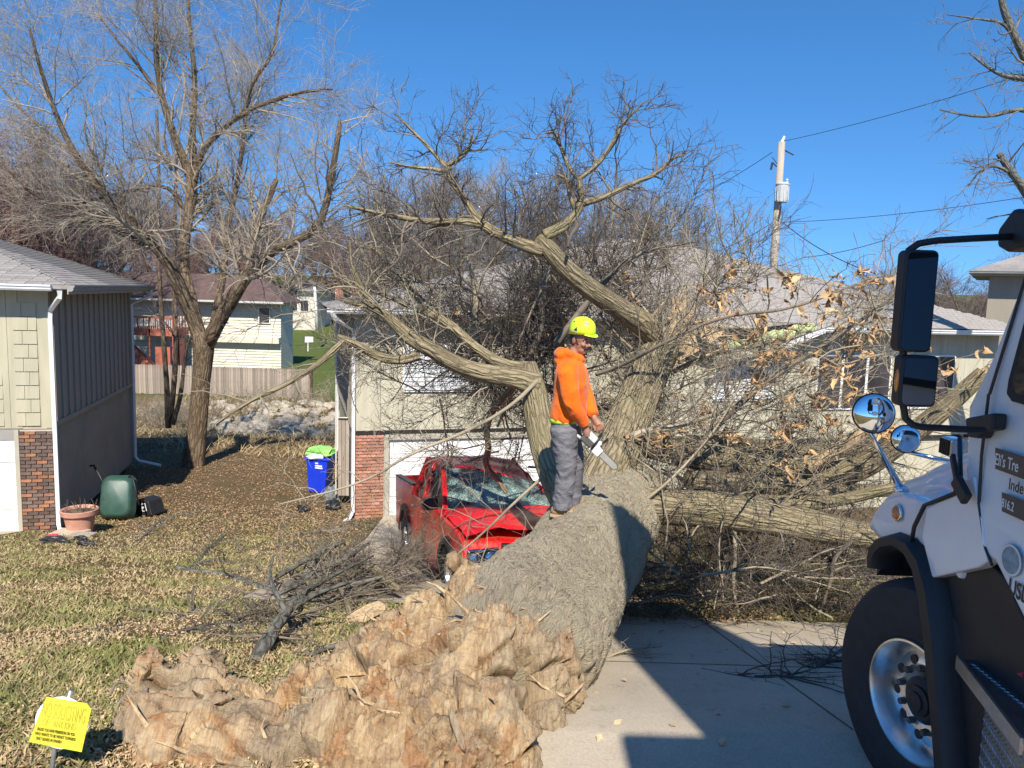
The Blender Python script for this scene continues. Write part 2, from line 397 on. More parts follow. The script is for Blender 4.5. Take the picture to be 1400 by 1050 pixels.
def wood_mat():
    m = N('torn_wood'); v = m.coord('Object'); vs = m.coord('Object', (1, 1, 1), (0.3, 0.5, 0.2))
    big = m.noise(v, 2.3, 5, 0.6, 0.6); mid = m.noise(v, 7, 6, 0.7, 0.4); fine = m.noise(v, 55, 6, 0.75)
    base = m.ramp(mid, [(0.27, (0.26, 0.16, 0.085)), (0.42, (0.47, 0.315, 0.17)), (0.55, (0.58, 0.42, 0.245)), (0.74, (0.70, 0.54, 0.33))])
    orange = m.ramp(fine, [(0.3, (0.34, 0.15, 0.06)), (0.7, (0.58, 0.30, 0.13))])
    bark = m.ramp(fine, [(0.3, (0.24, 0.175, 0.115)), (0.7, (0.44, 0.345, 0.235))])
    o2 = m.noise(v, 3.7, 3, 0.6, 1.0)
    c = m.mix(m.ramp(big, [(0.36, (0.95, 0.95, 0.95)), (0.46, (0, 0, 0))]), base, bark)
    c = m.mix(m.ramp(o2, [(0.56, (0, 0, 0)), (0.62, (0.9, 0.9, 0.9))]), c, orange)
    # fibre streaks
    w = m.noise(m.coord('Object', (22, 3, 5), (0.2, 0.4, 0.5)), 2.0, 5, 0.7, 0.6)
    c = m.mix(0.55, c, m.ramp(w, [(0.3, (0.22, 0.20, 0.19)), (0.65, (0.75, 0.75, 0.75))]), 'OVERLAY')
    geo = m.n('ShaderNodeNewGeometry')
    c = m.mix(0.35, c, m.ramp(fine, [(0.25, (0.25, 0.25, 0.25)), (0.7, (0.8, 0.8, 0.8))]), 'OVERLAY')
    ac = m.n('ShaderNodeAttribute'); ac.attribute_name = 'face_tone'
    tone = m.ramp(ac.outputs['Fac'], [(0.0, (0.30, 0.20, 0.12)), (0.22, (0.52, 0.37, 0.21)), (0.45, (0.66, 0.50, 0.29)), (0.62, (0.50, 0.25, 0.11)), (0.78, (0.58, 0.42, 0.25)), (1.0, (0.36, 0.26, 0.165))], 'CONSTANT')
    tone = m.mix(0.5, tone, m.ramp(w, [(0.3, (0.25, 0.23, 0.21)), (0.65, (0.72, 0.72, 0.72))]), 'OVERLAY')
    c = m.mix(0.45, c, tone)
    af = m.n('ShaderNodeAttribute'); af.attribute_name = 'fresh'
    rot = m.ramp(m.math('ADD', m.math('MULTIPLY', w, 0.6), m.math('MULTIPLY', mid, 0.5)), [(0.35, (0.19, 0.145, 0.095)), (0.52, (0.36, 0.28, 0.185)), (0.70, (0.52, 0.42, 0.285))])
    c = m.mix(m.math('MULTIPLY', m.math('SUBTRACT', 1.0, af.outputs['Fac']), 0.62), c, rot)
    at = m.n('ShaderNodeAttribute'); at.attribute_name = 'bark'
    bk = m.ramp(m.math('ADD', m.math('MULTIPLY', mid, 0.6), m.math('MULTIPLY', fine, 0.6)), [(0.4, (0.15, 0.12, 0.085)), (0.58, (0.26, 0.215, 0.15)), (0.75, (0.40, 0.345, 0.25))])
    c = m.mix(at.outputs['Fac'], c, bk)
    m.col(c)
    h = m.math('ADD', m.math('MULTIPLY', w, 0.7), m.math('ADD', m.math('MULTIPLY', fine, 0.5), m.math('MULTIPLY', mid, 0.6)))
    m.bump(h, 1.0, 0.035); m.set(0.95, spec=0.1)
wood_mat()
m = N('fresh_wood'); v = m.coord('Object', (1, 1, 1)); f = m.noise(m.coord('Object', (14, 14, 3)), 3, 5, 0.7)
m.col(m.ramp(f, [(0.3, (0.30, 0.19, 0.10)), (0.5, (0.50, 0.36, 0.21)), (0.7, (0.64, 0.49, 0.31))])); m.bump(f, 0.8, 0.02); m.set(0.9, spec=0.1)

def ground_mat():
    m = N('ground'); v = m.coord('Object')
    big = m.noise(v, 0.45, 4, 0.6); mid = m.noise(v, 2.2, 5, 0.65); fine = m.noise(v, 28, 5, 0.75); fin2 = m.noise(v, 75, 3, 0.7)
    dead = m.ramp(fine, [(0.28, (0.13, 0.085, 0.04)), (0.5, (0.31, 0.215, 0.10)), (0.72, (0.46, 0.34, 0.18))])
    green = m.ramp(fin2, [(0.25, (0.05, 0.062, 0.012)), (0.5, (0.13, 0.14, 0.032)), (0.75, (0.23, 0.22, 0.07))])
    gm = m.ramp(m.math('ADD', m.math('MULTIPLY', big, 0.5), m.math('MULTIPLY', mid, 0.55)), [(0.47, (0, 0, 0)), (0.60, (1, 1, 1))])
    c = m.mix(gm, dead, green)
    # bare litter nearer the houses
    sx = m.n('ShaderNodeSeparateXYZ'); m.l(v, sx.inputs[0])
    dirt = m.ramp(fine, [(0.25, (0.085, 0.055, 0.035)), (0.5, (0.19, 0.135, 0.08)), (0.75, (0.32, 0.235, 0.145))])
    yy = m.math('ADD', sx.outputs[1], m.math('MULTIPLY', mid, 6.0))
    c = m.mix(m.math('MULTIPLY', m.ramp(m.math('MULTIPLY', yy, 0.02), [(0.24, (0, 0, 0)), (0.33, (1, 1, 1))]), 0.8), c, dirt)
    # back lawns beyond the fence are green
    c = m.mix(m.ramp(m.math('MULTIPLY', sx.outputs[1], 0.01), [(0.445, (0, 0, 0)), (0.46, (1, 1, 1))]), c, m.ramp(fine, [(0.3, (0.08, 0.11, 0.03)), (0.7, (0.15, 0.19, 0.055))]))
    m.col(c); m.bump(m.math('ADD', fine, m.math('MULTIPLY', fin2, 0.6)), 1.0, 0.06); m.set(0.95, spec=0.1)
ground_mat()
m = N('concrete'); v = m.coord('Object'); f = m.noise(v, 60, 6, 0.8); g = m.noise(v, 1.3, 5, 0.65); st = m.noise(v, 6, 5, 0.7)
c = m.mix(0.6, m.ramp(g, [(0.3, (0.41, 0.345, 0.255)), (0.7, (0.53, 0.455, 0.345))]), m.ramp(f, [(0.25, (0.3, 0.3, 0.3)), (0.75, (0.72, 0.72, 0.72))]), 'OVERLAY')
c = m.mix(m.ramp(st, [(0.58, (0, 0, 0)), (0.72, (0.4, 0.4, 0.4))]), c, (0.17, 0.14, 0.10))
m.col(c); m.bump(f, 0.4, 0.01); m.set(0.9, spec=0.2)

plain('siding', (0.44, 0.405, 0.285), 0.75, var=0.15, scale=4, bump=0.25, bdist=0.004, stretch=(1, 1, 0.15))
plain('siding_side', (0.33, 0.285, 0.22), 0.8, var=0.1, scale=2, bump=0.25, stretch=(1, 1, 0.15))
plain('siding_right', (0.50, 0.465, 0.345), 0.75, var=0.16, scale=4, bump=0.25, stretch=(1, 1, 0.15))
plain('parge', (0.31, 0.265, 0.205), 0.9, var=0.14, scale=1.5, bump=0.3, bdist=0.006)
plain('white_paint', (0.80, 0.79, 0.76), 0.45, var=0.05, scale=4, bump=0.05)
plain('white_metal', (0.74, 0.75, 0.75), 0.35, var=0.05, scale=3, bump=0.04)
plain('soffit', (0.42, 0.39, 0.31), 0.8, var=0.07, scale=3)
plain('grey_trim', (0.30, 0.29, 0.26), 0.7, var=0.1, scale=3)
plain('mortar', (0.50, 0.44, 0.36), 0.95, var=0.12, scale=20)
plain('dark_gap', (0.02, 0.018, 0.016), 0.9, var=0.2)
plain('brick_brown', (0.15, 0.10, 0.078), 0.9, var=0.3, scale=12, bump=0.5, objvar=0.35)
plain('brick_orange', (0.33, 0.15, 0.08), 0.9, var=0.3, scale=12, bump=0.5, objvar=0.25)
plain('brick_red', (0.42, 0.20, 0.135), 0.9, var=0.3, scale=12, bump=0.5, objvar=0.3)
plain('shingle', (0.29, 0.265, 0.24), 0.95, var=0.18, scale=14, bump=0.5, bdist=0.006, objvar=0.16)
m = N('shingle_sheet'); v = m.coord('Object'); a = m.noise(v, 1.2, 5, 0.7); b_ = m.noise(m.coord('Object', (5, 5, 30)), 2.2, 4, 0.7)
m.col(m.mix(0.6, m.ramp(a, [(0.3, (0.22, 0.203, 0.188)), (0.7, (0.35, 0.325, 0.30))]), m.ramp(b_, [(0.3, (0.28, 0.28, 0.28)), (0.7, (0.72, 0.72, 0.72))]), 'OVERLAY')); m.bump(b_, 0.6, 0.01); m.set(0.95, spec=0.1)
plain('roof_red', (0.11, 0.07, 0.062), 0.95, var=0.2, scale=3)
plain('lap_cream', (0.66, 0.61, 0.50), 0.7, var=0.06, scale=1)
plain('deck_red', (0.40, 0.12, 0.075), 0.8, var=0.2, scale=2)
plain('deck_dark', (0.10, 0.035, 0.03), 0.8, var=0.2, scale=2)
plain('fence_wood', (0.33, 0.27, 0.215), 0.95, var=0.28, scale=3, bump=0.4, objvar=0.28, stretch=(3, 3, 0.3))
plain('post_wood', (0.42, 0.36, 0.28), 0.9, var=0.2, scale=3, bump=0.3, stretch=(3, 3, 0.4))
plain('rock', (0.40, 0.345, 0.26), 0.9, var=0.25, scale=3, bump=0.5, bdist=0.02, objvar=0.2)
plain('leaf_dry', (0.52, 0.32, 0.15), 0.8, var=0.35, scale=30, bump=0.2, objvar=0.3)
plain('litter_a', (0.56, 0.38, 0.215), 0.85, var=0.45, scale=9, bump=0)
plain('litter_b', (0.36, 0.225, 0.12), 0.85, var=0.5, scale=9, bump=0)
plain('grass_green', (0.20, 0.195, 0.06), 0.8, var=0.5, scale=2.5, bump=0)
plain('grass_dry', (0.41, 0.315, 0.165), 0.85, var=0.4, scale=2.5, bump=0)
plain('terracotta', (0.52, 0.27, 0.19), 0.75, var=0.18, scale=7, bump=0.2)
plain('soil', (0.20, 0.14, 0.085), 0.95, var=0.5, scale=40, bump=1, bdist=0.02)
plain('green_plastic', (0.035, 0.085, 0.065), 0.45, var=0.25, scale=6, bump=0.1)
plain('black_plastic', (0.018, 0.018, 0.02), 0.5, var=0.3, scale=9, bump=0.2)
plain('black_rubber', (0.02, 0.02, 0.022), 0.75, var=0.3, scale=12, bump=0.2)
plain('blue_plastic', (0.01, 0.045, 0.62), 0.4, var=0.12, scale=3, bump=0.1)
plain('green_bag', (0.30, 0.70, 0.16), 0.45, var=0.2, scale=7, bump=0.6, bdist=0.02)
plain('grey_bag', (0.20, 0.23, 0.25), 0.3, var=0.4, scale=12, bump=0.8, bdist=0.03)
plain('red_cloth', (0.60, 0.03, 0.06), 0.7, var=0.2)
plain('yellow_card', (0.76, 0.66, 0.05), 0.6, var=0.05, scale=6, bump=0.15)
plain('ink', (0.12, 0.10, 0.01), 0.6, var=0.1)
plain('ink_faint', (0.50, 0.46, 0.05), 0.6, var=0.1)
plain('sign_white', (0.8, 0.8, 0.78), 0.5)
plain('galvanised', (0.45, 0.47, 0.48), 0.4, 0.6, var=0.15, scale=10)
plain('transformer', (0.50, 0.51, 0.49), 0.5, var=0.1)
plain('wire', (0.03, 0.03, 0.035), 0.6, var=0.1)
# vehicle paints, glass
m = N('red_paint'); f = m.noise(m.coord('Object'), 5, 6, 0.7); m.col(m.ramp(f, [(0.35, (0.70, 0.005, 0.010)), (0.65, (0.80, 0.010, 0.014))])); m.set(0.45, spec=0.4, Coat_Weight=0.25, Coat_Roughness=0.15)
m.bump(m.noise(m.coord('Object'), 2.2, 3, 0.5), 0.12, 0.05)
m = N('red_dusty'); f = m.noise(m.coord('Object'), 2.6, 6, 0.72); m.col(m.ramp(f, [(0.46, (0.72, 0.008, 0.012)), (0.66, (0.45, 0.09, 0.045))])); m.set(0.4, spec=0.5, Coat_Weight=0.5, Coat_Roughness=0.12)
m.bump(m.noise(m.coord('Object'), 2.8, 3, 0.5), 0.3, 0.08)
m = N('white_truck_paint'); f = m.noise(m.coord('Object'), 3, 5, 0.6); m.col(m.ramp(f, [(0.3, (0.72, 0.73, 0.74)), (0.7, (0.80, 0.80, 0.80))])); m.set(0.3, spec=0.5, Coat_Weight=1.0, Coat_Roughness=0.04)
plain('truck_black', (0.016, 0.016, 0.018), 0.55, var=0.25, scale=8, bump=0.25)
m = N('chrome'); f = m.noise(m.coord('Object'), 8, 4, 0.6); m.col(m.ramp(f, [(0.3, (0.72, 0.73, 0.75)), (0.7, (0.85, 0.85, 0.86))])); m.set(0.09, 1.0)
m = N('polished_alloy'); f = m.noise(m.coord('Object'), 30, 4, 0.6); m.col(m.ramp(f, [(0.3, (0.66, 0.65, 0.64)), (0.7, (0.82, 0.81, 0.80))])); m.set(0.28, 1.0)
m = N('mirror_glass'); f = m.noise(m.coord('Object'), 2, 3, 0.5); m.col(m.ramp(f, [(0.3, (0.80, 0.82, 0.85)), (0.7, (0.88, 0.89, 0.9))])); m.set(0.02, 1.0)
m = N('dark_mirror'); f = m.noise(m.coord('Object'), 2, 3, 0.5); m.col(m.ramp(f, [(0.3, (0.16, 0.17, 0.2)), (0.7, (0.2, 0.21, 0.24))])); m.set(0.03, 1.0)  # base colour darkened to stand in for a dark reflection
m = N('window_dark'); f = m.noise(m.coord('Object'), 1.5, 3, 0.5); m.col(m.ramp(f, [(0.3, (0.012, 0.014, 0.016)), (0.7, (0.03, 0.032, 0.035))])); m.set(0.04, 0.0, 0.8)
m = N('window_house'); f = m.noise(m.coord('Object'), 1.0, 3, 0.5); m.col(m.ramp(f, [(0.3, (0.03, 0.028, 0.035)), (0.7, (0.08, 0.075, 0.085))])); m.set(0.08, 0.0, 0.8)
plain('blind', (0.66, 0.67, 0.66), 0.5, var=0.04)
m = N('amber'); f = m.noise(m.coord('Object'), 60, 2, 0.5); m.col(m.ramp(f, [(0.3, (0.55, 0.14, 0.01)), (0.7, (0.75, 0.22, 0.02))])); m.set(0.2, spec=0.7, Coat_Weight=0.8)
# shattered laminated glass
m = N('broken_glass'); v = m.coord('Object'); vo = m.n('ShaderNodeTexVoronoi', feature='DISTANCE_TO_EDGE'); m.l(v, vo.inputs['Vector']); vo.inputs['Scale'].default_value = 34
big = m.noise(v, 2.1, 4, 0.6)
crack = m.ramp(vo.outputs[0], [(0.04, (1, 1, 1)), (0.16, (0, 0, 0))])
dm = m.ramp(big, [(0.44, (0.05, 0.05, 0.05)), (0.60, (1, 1, 1))])
fac = m.math('MULTIPLY', crack, dm)
m.col(m.mix(fac, m.mix(dm, (0.012, 0.016, 0.018), (0.09, 0.17, 0.15)), (0.42, 0.55, 0.50))); m.bump(vo.outputs[0], 0.7, 0.02); m.set(0.12, spec=0.8)
# checker plate
m = N('checker_plate'); v = m.coord('Object'); f = m.noise(v, 9, 4, 0.6); m.col(m.ramp(f, [(0.3, (0.30, 0.31, 0.33)), (0.7, (0.45, 0.46, 0.48))])); m.set(0.32, 1.0); m.bump(m.noise(v, 90, 3, 0.6), 0.15, 0.003)
# clothes and skin
m = N('hoodie'); v = m.coord('Object'); f = m.noise(v, 9, 5, 0.6); m.col(m.ramp(f, [(0.3, (0.80, 0.125, 0.008)), (0.7, (0.92, 0.18, 0.014))])); m.bump(m.math('ADD', m.noise(v, 9, 4, 0.6, 1.0), m.math('MULTIPLY', m.noise(v, 160, 2, 0.5), 0.15)), 0.5, 0.025); m.set(0.95, spec=0.1, Sheen_Weight=0.2)
m = N('work_trousers'); v = m.coord('Object'); f = m.noise(v, 7, 5, 0.65); m.col(m.ramp(f, [(0.3, (0.125, 0.122, 0.132)), (0.7, (0.205, 0.20, 0.21))])); m.bump(m.noise(m.coord('Object', (1, 1, 1.8)), 10, 4, 0.6, 1.2), 0.7, 0.03); m.set(0.9, spec=0.15)
plain('skin', (0.33, 0.165, 0.105), 0.55, var=0.12, scale=14, bump=0.15)
plain('hair', (0.012, 0.010, 0.009), 0.6, var=0.3, scale=40)
plain('helmet', (0.66, 0.90, 0.03), 0.35, var=0.04, scale=4, bump=0.02, coat=0.3)
plain('decal_grey', (0.42, 0.44, 0.30), 0.5)
plain('hi_vis', (0.50, 0.85, 0.05), 0.8, var=0.1)
plain('boot', (0.37, 0.22, 0.10), 0.8, var=0.25, scale=14, bump=0.4)
plain('boot_sole', (0.42, 0.30, 0.18), 0.85, var=0.2, scale=20)
plain('saw_white', (0.74, 0.73, 0.68), 0.4, var=0.08, scale=14)
plain('saw_grey', (0.085, 0.08, 0.07), 0.6, var=0.25, scale=20, bump=0.3)
plain('saw_orange', (0.75, 0.17, 0.02), 0.5, var=0.1)
plain('saw_bar', (0.46, 0.44, 0.37), 0.35, 0.4, var=0.15, scale=20)
plain('decal_black', (0.022, 0.02, 0.018), 0.5, var=0.1)
plain('decal_brown', (0.075, 0.06, 0.05), 0.5, var=0.1)
plain('decal_pale', (0.72, 0.70, 0.66), 0.5, var=0.05)
plain('seal', (0.22, 0.29, 0.34), 0.5, var=0.35, scale=40)
plain('insulation', (0.50, 0.56, 0.26), 0.95, var=0.3, scale=8, bump=0.6, bdist=0.03)
plain('red_grip', (0.62, 0.02, 0.05), 0.5); plain('green_grip', (0.01, 0.16, 0.09), 0.5)
# ================================================================== ground
def sheet(name, mat, x0, x1, y0, y1, dz, nx, ny, rough=0.0, label=None, yfine=None):
    ys = np.unique(np.r_[np.linspace(y0, y1, ny), GY[(GY > y0) & (GY < y1)]]) if yfine is None else yfine
    xs = np.linspace(x0, x1, nx); X, Y = np.meshgrid(xs, ys); Z = gz(X, Y)+dz
    if rough: Z = Z+rough*np.array([mnoise.noise((a*0.8, b*0.8, 3.0)) for a, b in zip(X.ravel(), Y.ravel())]).reshape(X.shape)
    V = np.stack([X, Y, Z], -1).reshape(-1, 3); ny_, nx_ = X.shape; i = np.arange(ny_*nx_).reshape(ny_, nx_)
    F = np.stack([i[:-1, :-1], i[:-1, 1:], i[1:, 1:], i[1:, :-1]], -1).reshape(-1, 4)
    o = link(name, fast_mesh(name, V, F, 4, [mat], smooth=True)); o['kind'] = 'structure'; return o
yf = np.unique(np.r_[np.linspace(-60, 3, 8), np.linspace(3.5, 45, 168), np.linspace(46, 100, 20), np.linspace(110, 400, 12), GY])
sheet('ground', 'ground', -240, 240, -60, 400, 0.0, 121, 10, yfine=yf)
sheet('driveway', 'concrete', -0.3, 14, -12, 7.6, 0.012, 30, 60)
sheet('driveway.001', 'concrete', -2.9, 1.6, 8.0, 18.2, 0.012, 20, 40)
sheet('driveway.002', 'concrete', -17, -9.75, 9.2, 15.8, 0.012, 20, 40)

# ================================================================== shared house pieces
def frame_mat(o, ang):           # local X along the front (to the right), local Y into the house
    return Matrix.Translation(o) @ Matrix.Rotation(ang, 4, 'Z')
def bricks(parent, M, x0, x1, z0, z1, y, mats, bw=0.20, bh=0.062, jt=0.011, depth=0.05):
    jt = 0.017; bh = 0.058
    meshes = []
    for mt in mats:
        for w in (bw, bw*0.47):
            meshes.append((mt, w, MB().box((0, 0, 0), (w, depth, bh)).mesh('brick', mt)))
    row = 0; z = z0
    while z+bh < z1+0.01:
        x = x0-(bw*0.5 if row % 2 else 0)
        while x < x1-0.03:
            a = max(x, x0); b = min(x+bw, x1)
            if b-a > 0.04:
                k = random.choice(range(len(mats))) if random.random() < 0.55 else 0
                full = b-a > bw*0.7
                me = meshes[2*k+(0 if full else 1)][2]
                o = bpy.data.objects.new('brick', me); COL.objects.link(o); o.parent = parent
                o.matrix_basis = M @ Matrix.Translation((a, y-random.uniform(0, 0.006), z)) @ Matrix.Diagonal(((b-a-jt)/(bw if full else bw*0.47), 1, 1, 1))
            x += bw
        z += bh+jt; row += 1
def hip_roof(name, parent, M, x0, x1, y0, y1, ze, pitch, mat='shingle_sheet', thick=0.07, ridge=None):
    hw = min(x1-x0, y1-y0)/2; zr = ze+hw*pitch
    if ridge is None:
        if x1-x0 >= y1-y0: ra, rb = (x0+hw, (y0+y1)/2), (x1-hw, (y0+y1)/2)
        else: ra, rb = ((x0+x1)/2, y0+hw), ((x0+x1)/2, y1-hw)
    else: ra, rb = ridge
    b = MB(M); c = [(x0, y0), (x1, y0), (x1, y1), (x0, y1)]
    vs = [(x, y, ze) for x, y in c]+[(ra[0], ra[1], zr), (rb[0], rb[1], zr)]+[(x, y, ze-thick) for x, y in c]
    if x1-x0 >= y1-y0: top = [(0, 1, 5, 4), (1, 2, 5), (2, 3, 4, 5), (3, 0, 4)]
    else: top = [(0, 1, 4), (1, 2, 5, 4), (2, 3, 5), (3, 0, 4, 5)]
    b.add(vs, top+[(6, 7, 8, 9)[::-1], (0, 6, 7, 1), (1, 7, 8, 2), (2, 8, 9, 3), (3, 9, 6, 0)])
    return b.build(name, mat, parent), vs[:6], zr
def shingles(parent, tri, tabw=0.30, expo=0.135, limit=10**9, stuffname='shingle_courses'):
    """tri: world polygon (3 or 4 pts): first two are the eave.  tabs laid in courses; returns list of matrices"""
    a, b = Vector(tri[0]), Vector(tri[1]); ux = (b-a).normalized(); n = (b-a).cross(Vector(tri[2])-a).normalized()
    if n.z < 0: n = -n
    uy = n.cross(ux)
    if uy.z < 0: uy = -uy
    P2 = [((Vector(p)-a).dot(ux), (Vector(p)-a).dot(uy)) for p in tri]
    out = []; v = 0.0; row = 0; vmax = max(p[1] for p in P2)
    while v < vmax-0.05:
        xs = []
        for i in range(len(P2)):
            (x0, y0), (x1, y1) = P2[i], P2[(i+1) % len(P2)]
            vv = v+expo*0.5
            if (y0-vv)*(y1-vv) < 0: xs.append(x0+(x1-x0)*(vv-y0)/(y1-y0))
        if len(xs) >= 2:
            l, r = min(xs), max(xs); x = l-(row % 3)*tabw/3
            while x < r:
                p, q = max(x, l), min(x+tabw, r)
                if q-p > 0.06: out.append((a+ux*p+uy*v+n*0.004, ux, uy, n, (q-p-0.008)))
                x += tabw
        v += expo; row += 1
    return out
def lay_shingles(parent, tabs, mat, keep):
    """the `keep` tabs nearest the camera become parts, the rest one stuff part"""
    tabs = sorted(tabs, key=lambda t: (t[0]-Vector((0, 0, CAMZ))).length)
    me = MB().add([(0, 0, 0.012), (1, 0, 0.012), (1, 0.155, 0.003), (0, 0.155, 0.003), (0, 0, 0), (1, 0, 0)], [(0, 1, 2, 3), (4, 5, 1, 0), (0, 3, 4), (1, 5, 2)]).mesh('shingle', mat)
    pi = wmat(parent).inverted()
    for t in tabs[:keep]:
        o = bpy.data.objects.new('shingle', me); COL.objects.link(o); o.parent = parent
        w = t[4]; o.matrix_local = pi @ Matrix(((t[1].x*w, t[2].x, t[3].x, t[0].x), (t[1].y*w, t[2].y, t[3].y, t[0].y), (t[1].z*w, t[2].z, t[3].z, t[0].z+random.uniform(0, 0.004)), (0, 0, 0, 1)))
    V = []
    for t in tabs[keep:]:
        h = 0.010+random.uniform(0, 0.006); p, ux, uy, n, w = t
        V += [p+n*h, p+ux*w+n*h, p+ux*w+uy*0.155+n*0.003, p+uy*0.155+n*0.003, p, p+ux*w]
    if V:
        k = len(V)//6; b = (np.arange(k)*6)[:, None]
        F = np.concatenate([b+np.array([[0, 1, 2, 3]]), b+np.array([[4, 5, 1, 0]])])
        o = link('shingle_courses', fast_mesh('shingle_courses', np.array([tuple(v) for v in V]), F, 4, [mat]), parent); o['kind'] = 'stuff'
def downspout(parent, pts, w=0.085, mat='white_metal'):
    b = MB()
    return b.tube(pts, w*0.62, 4).build('downspout', mat, parent)
def garage_door(parent, M, x0, x1, z0, z1, y, n=4):
    f = MB(M).box((x0, y, z0), (x1, y+0.04, z1)).build('garage_door', 'white_paint', parent)
    h = (z1-z0)/n
    for i in range(n):
        MB(M).box((x0+0.02, y-0.022, z0+i*h+0.012), (x1-0.02, y, z0+(i+1)*h-0.012)).build('panel', 'white_paint', f, bevel=0.006)
    return f

# ================================================================== house on the left
LA = R(14.1); LO = Vector((P(80, 735, 15.2).x, 15.2, -2.74))
left = thing('split_level_house', 'beige split level house with dark batten side wall and white garage door', 'house', LO)
LM = frame_mat(LO, LA); LL = Matrix.Rotation(LA, 4, 'Z')     # LL: local to the empty
H1, H2, LW, LD = 2.17, 4.95, 10.0, 6.6
wall = MB(LM); wall.box((-LW, 0.06, 0), (-0.03, LD-0.03, H2)).build('wall', 'parge', left)
wl_front = MB(LM).box((-LW, -0.02, H1-0.02), (-0.002, 0.06, H2)).build('front_siding', 'siding', left)
for x in np.arange(-3.0, -0.02, 0.205):       # vertical boards with grooves on the upper front
    if -0.22 > x > -0.66: continue
    MB(LM).box((x+0.004, -0.032, H1), (x+0.199 if x < -0.2 else -0.004, -0.018, H2-0.02)).build('board', 'siding', left)
# applied shingle squares, two columns
for (xa, xb, za, zb) in ((-0.64, -0.22, H1+0.05, H2-0.45), (-1.30, -0.86, H1+0.05, H1+1.05)):
    z = za; row = 0
    while z < zb:
        cut = xa+(xb-xa)*(0.62 if row % 2 else 0.38)
        for a, b in ((xa, cut), (cut, xb)):
            MB(LM).add([(a+0.004, -0.05, z), (b-0.004, -0.05, z), (b-0.004, -0.033, z+0.262), (a+0.004, -0.033, z+0.262), (a+0.004, -0.02, z), (b-0.004, -0.02, z), (b-0.004, -0.02, z+0.262), (a+0.004, -0.02, z+0.262)],
                       [(0, 1, 2, 3), (4, 5, 1, 0), (3, 2, 6, 7), (0, 3, 7, 4), (1, 5, 6, 2), (4, 7, 6, 5)]).build('square_shingle', 'siding', left)
        z += 0.272; row += 1
# batten side wall
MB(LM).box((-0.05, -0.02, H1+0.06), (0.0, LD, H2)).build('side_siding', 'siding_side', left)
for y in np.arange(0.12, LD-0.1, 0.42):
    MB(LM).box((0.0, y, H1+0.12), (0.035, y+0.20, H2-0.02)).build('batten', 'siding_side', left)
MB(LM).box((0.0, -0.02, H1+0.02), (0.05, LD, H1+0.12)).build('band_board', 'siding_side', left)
MB(LM).box((-0.03, LD-0.06, 0.3), (0.02, LD+0.02, H1)).build('corner_board', 'soffit', left)
# brick pier beside the garage door
pier = MB(LM).box((-0.62, -0.005, 0), (-0.0, 0.08, H1-0.025)).build('brick_pier', 'mortar', left)
bricks(pier, LM, -0.615, -0.005, 0.02, H1-0.06, -0.045, ['brick_brown', 'brick_orange', 'brick_brown'])
MB(LM).box((-0.70, -0.06, 0), (-0.62, 0.04, H1-0.03)).build('door_jamb', 'soffit', left)
MB(LM).box((-3.4, -0.01, 1.93), (-0.62, 0.07, H1-0.02)).build('door_header', 'grey_trim', left)
garage_door(left, LM, -3.3, -0.70, 0.02, 1.95, 0.03, 4)
w = MB(LM).box((-2.4, -0.05, 3.32), (-0.93, -0.012, 4.55)).build('window', 'white_paint', left)
MB(LM).box((-2.34, -0.058, 3.38), (-0.99, -0.045, 4.49)).build('pane', 'blind', w)
# roof
ov = 0.50; EH = H2+0.07
roof, rv, zr = hip_roof('roof', left, LM, -LW-ov, ov, -ov, LD+ov, EH, 0.36)
WV = [LM @ Vector(v) for v in rv]
tabs = shingles(left, [WV[0], WV[1], WV[5], WV[4]] if LW+2*ov >= LD+2*ov else [WV[0], WV[1], WV[4]])
tabs += shingles(left, [WV[1], WV[2], WV[5]] if LW >= LD else [WV[1], WV[2], WV[5], WV[4]])
lay_shingles(roof, [t for t in tabs if t[0].x > -13.5], 'shingle', 300)
MB(LM).box((-LW, -ov+0.02, H2-0.02), (ov-0.02, LD+ov-0.02, H2)).build('soffit', 'soffit', left)
MB(LM).box((ov-0.02, -ov, H2-0.10), (ov, LD+ov, H2+0.0)).build('fascia', 'soffit', left)
def gutter(parent, M, a, b, out, mat='white_metal', h=0.12, d=0.11):
    a = Vector(a); b = Vector(b); o_ = Vector(out)
    prof = [(0, 0), (d*0.55, 0), (d*0.8, h*0.3), (d*0.78, h*0.62), (d, h*0.72), (d, h), (0, h)]
    bb = MB(M); return bb.prism([a+o_*p+Vector((0, 0, q)) for p, q in prof], b-a).build('gutter', mat, parent)
gutter(left, LM, (-LW, -ov, H2-0.045), (ov-0.28, -ov, H2-0.045), (0, -1, 0))
gutter(left, LM, (ov, -ov, H2-0.045), (ov, LD+ov, H2-0.045), (1, 0, 0), 'grey_trim')
T = lambda *p: LM @ Vector(p)
downspout(left, [T(ov-0.14, -ov-0.05, H2-0.03), T(ov-0.14, -ov-0.05, H2-0.16), T(0.06, -0.12, H2-0.42), T(0.045, -0.10, H2-0.6), T(0.045, -0.10, 0.22), T(0.08, -0.15, 0.10), T(0.32, -0.25, 0.06)])
downspout(left, [T(ov+0.05, LD+0.1, H2-0.03), T(ov+0.05, LD+0.1, H2-0.2), T(0.06, LD-0.05, H2-0.45), T(0.05, LD-0.05, 0.15), T(0.15, LD-0.08, 0.03), T(0.75, LD-0.2, -0.1)])
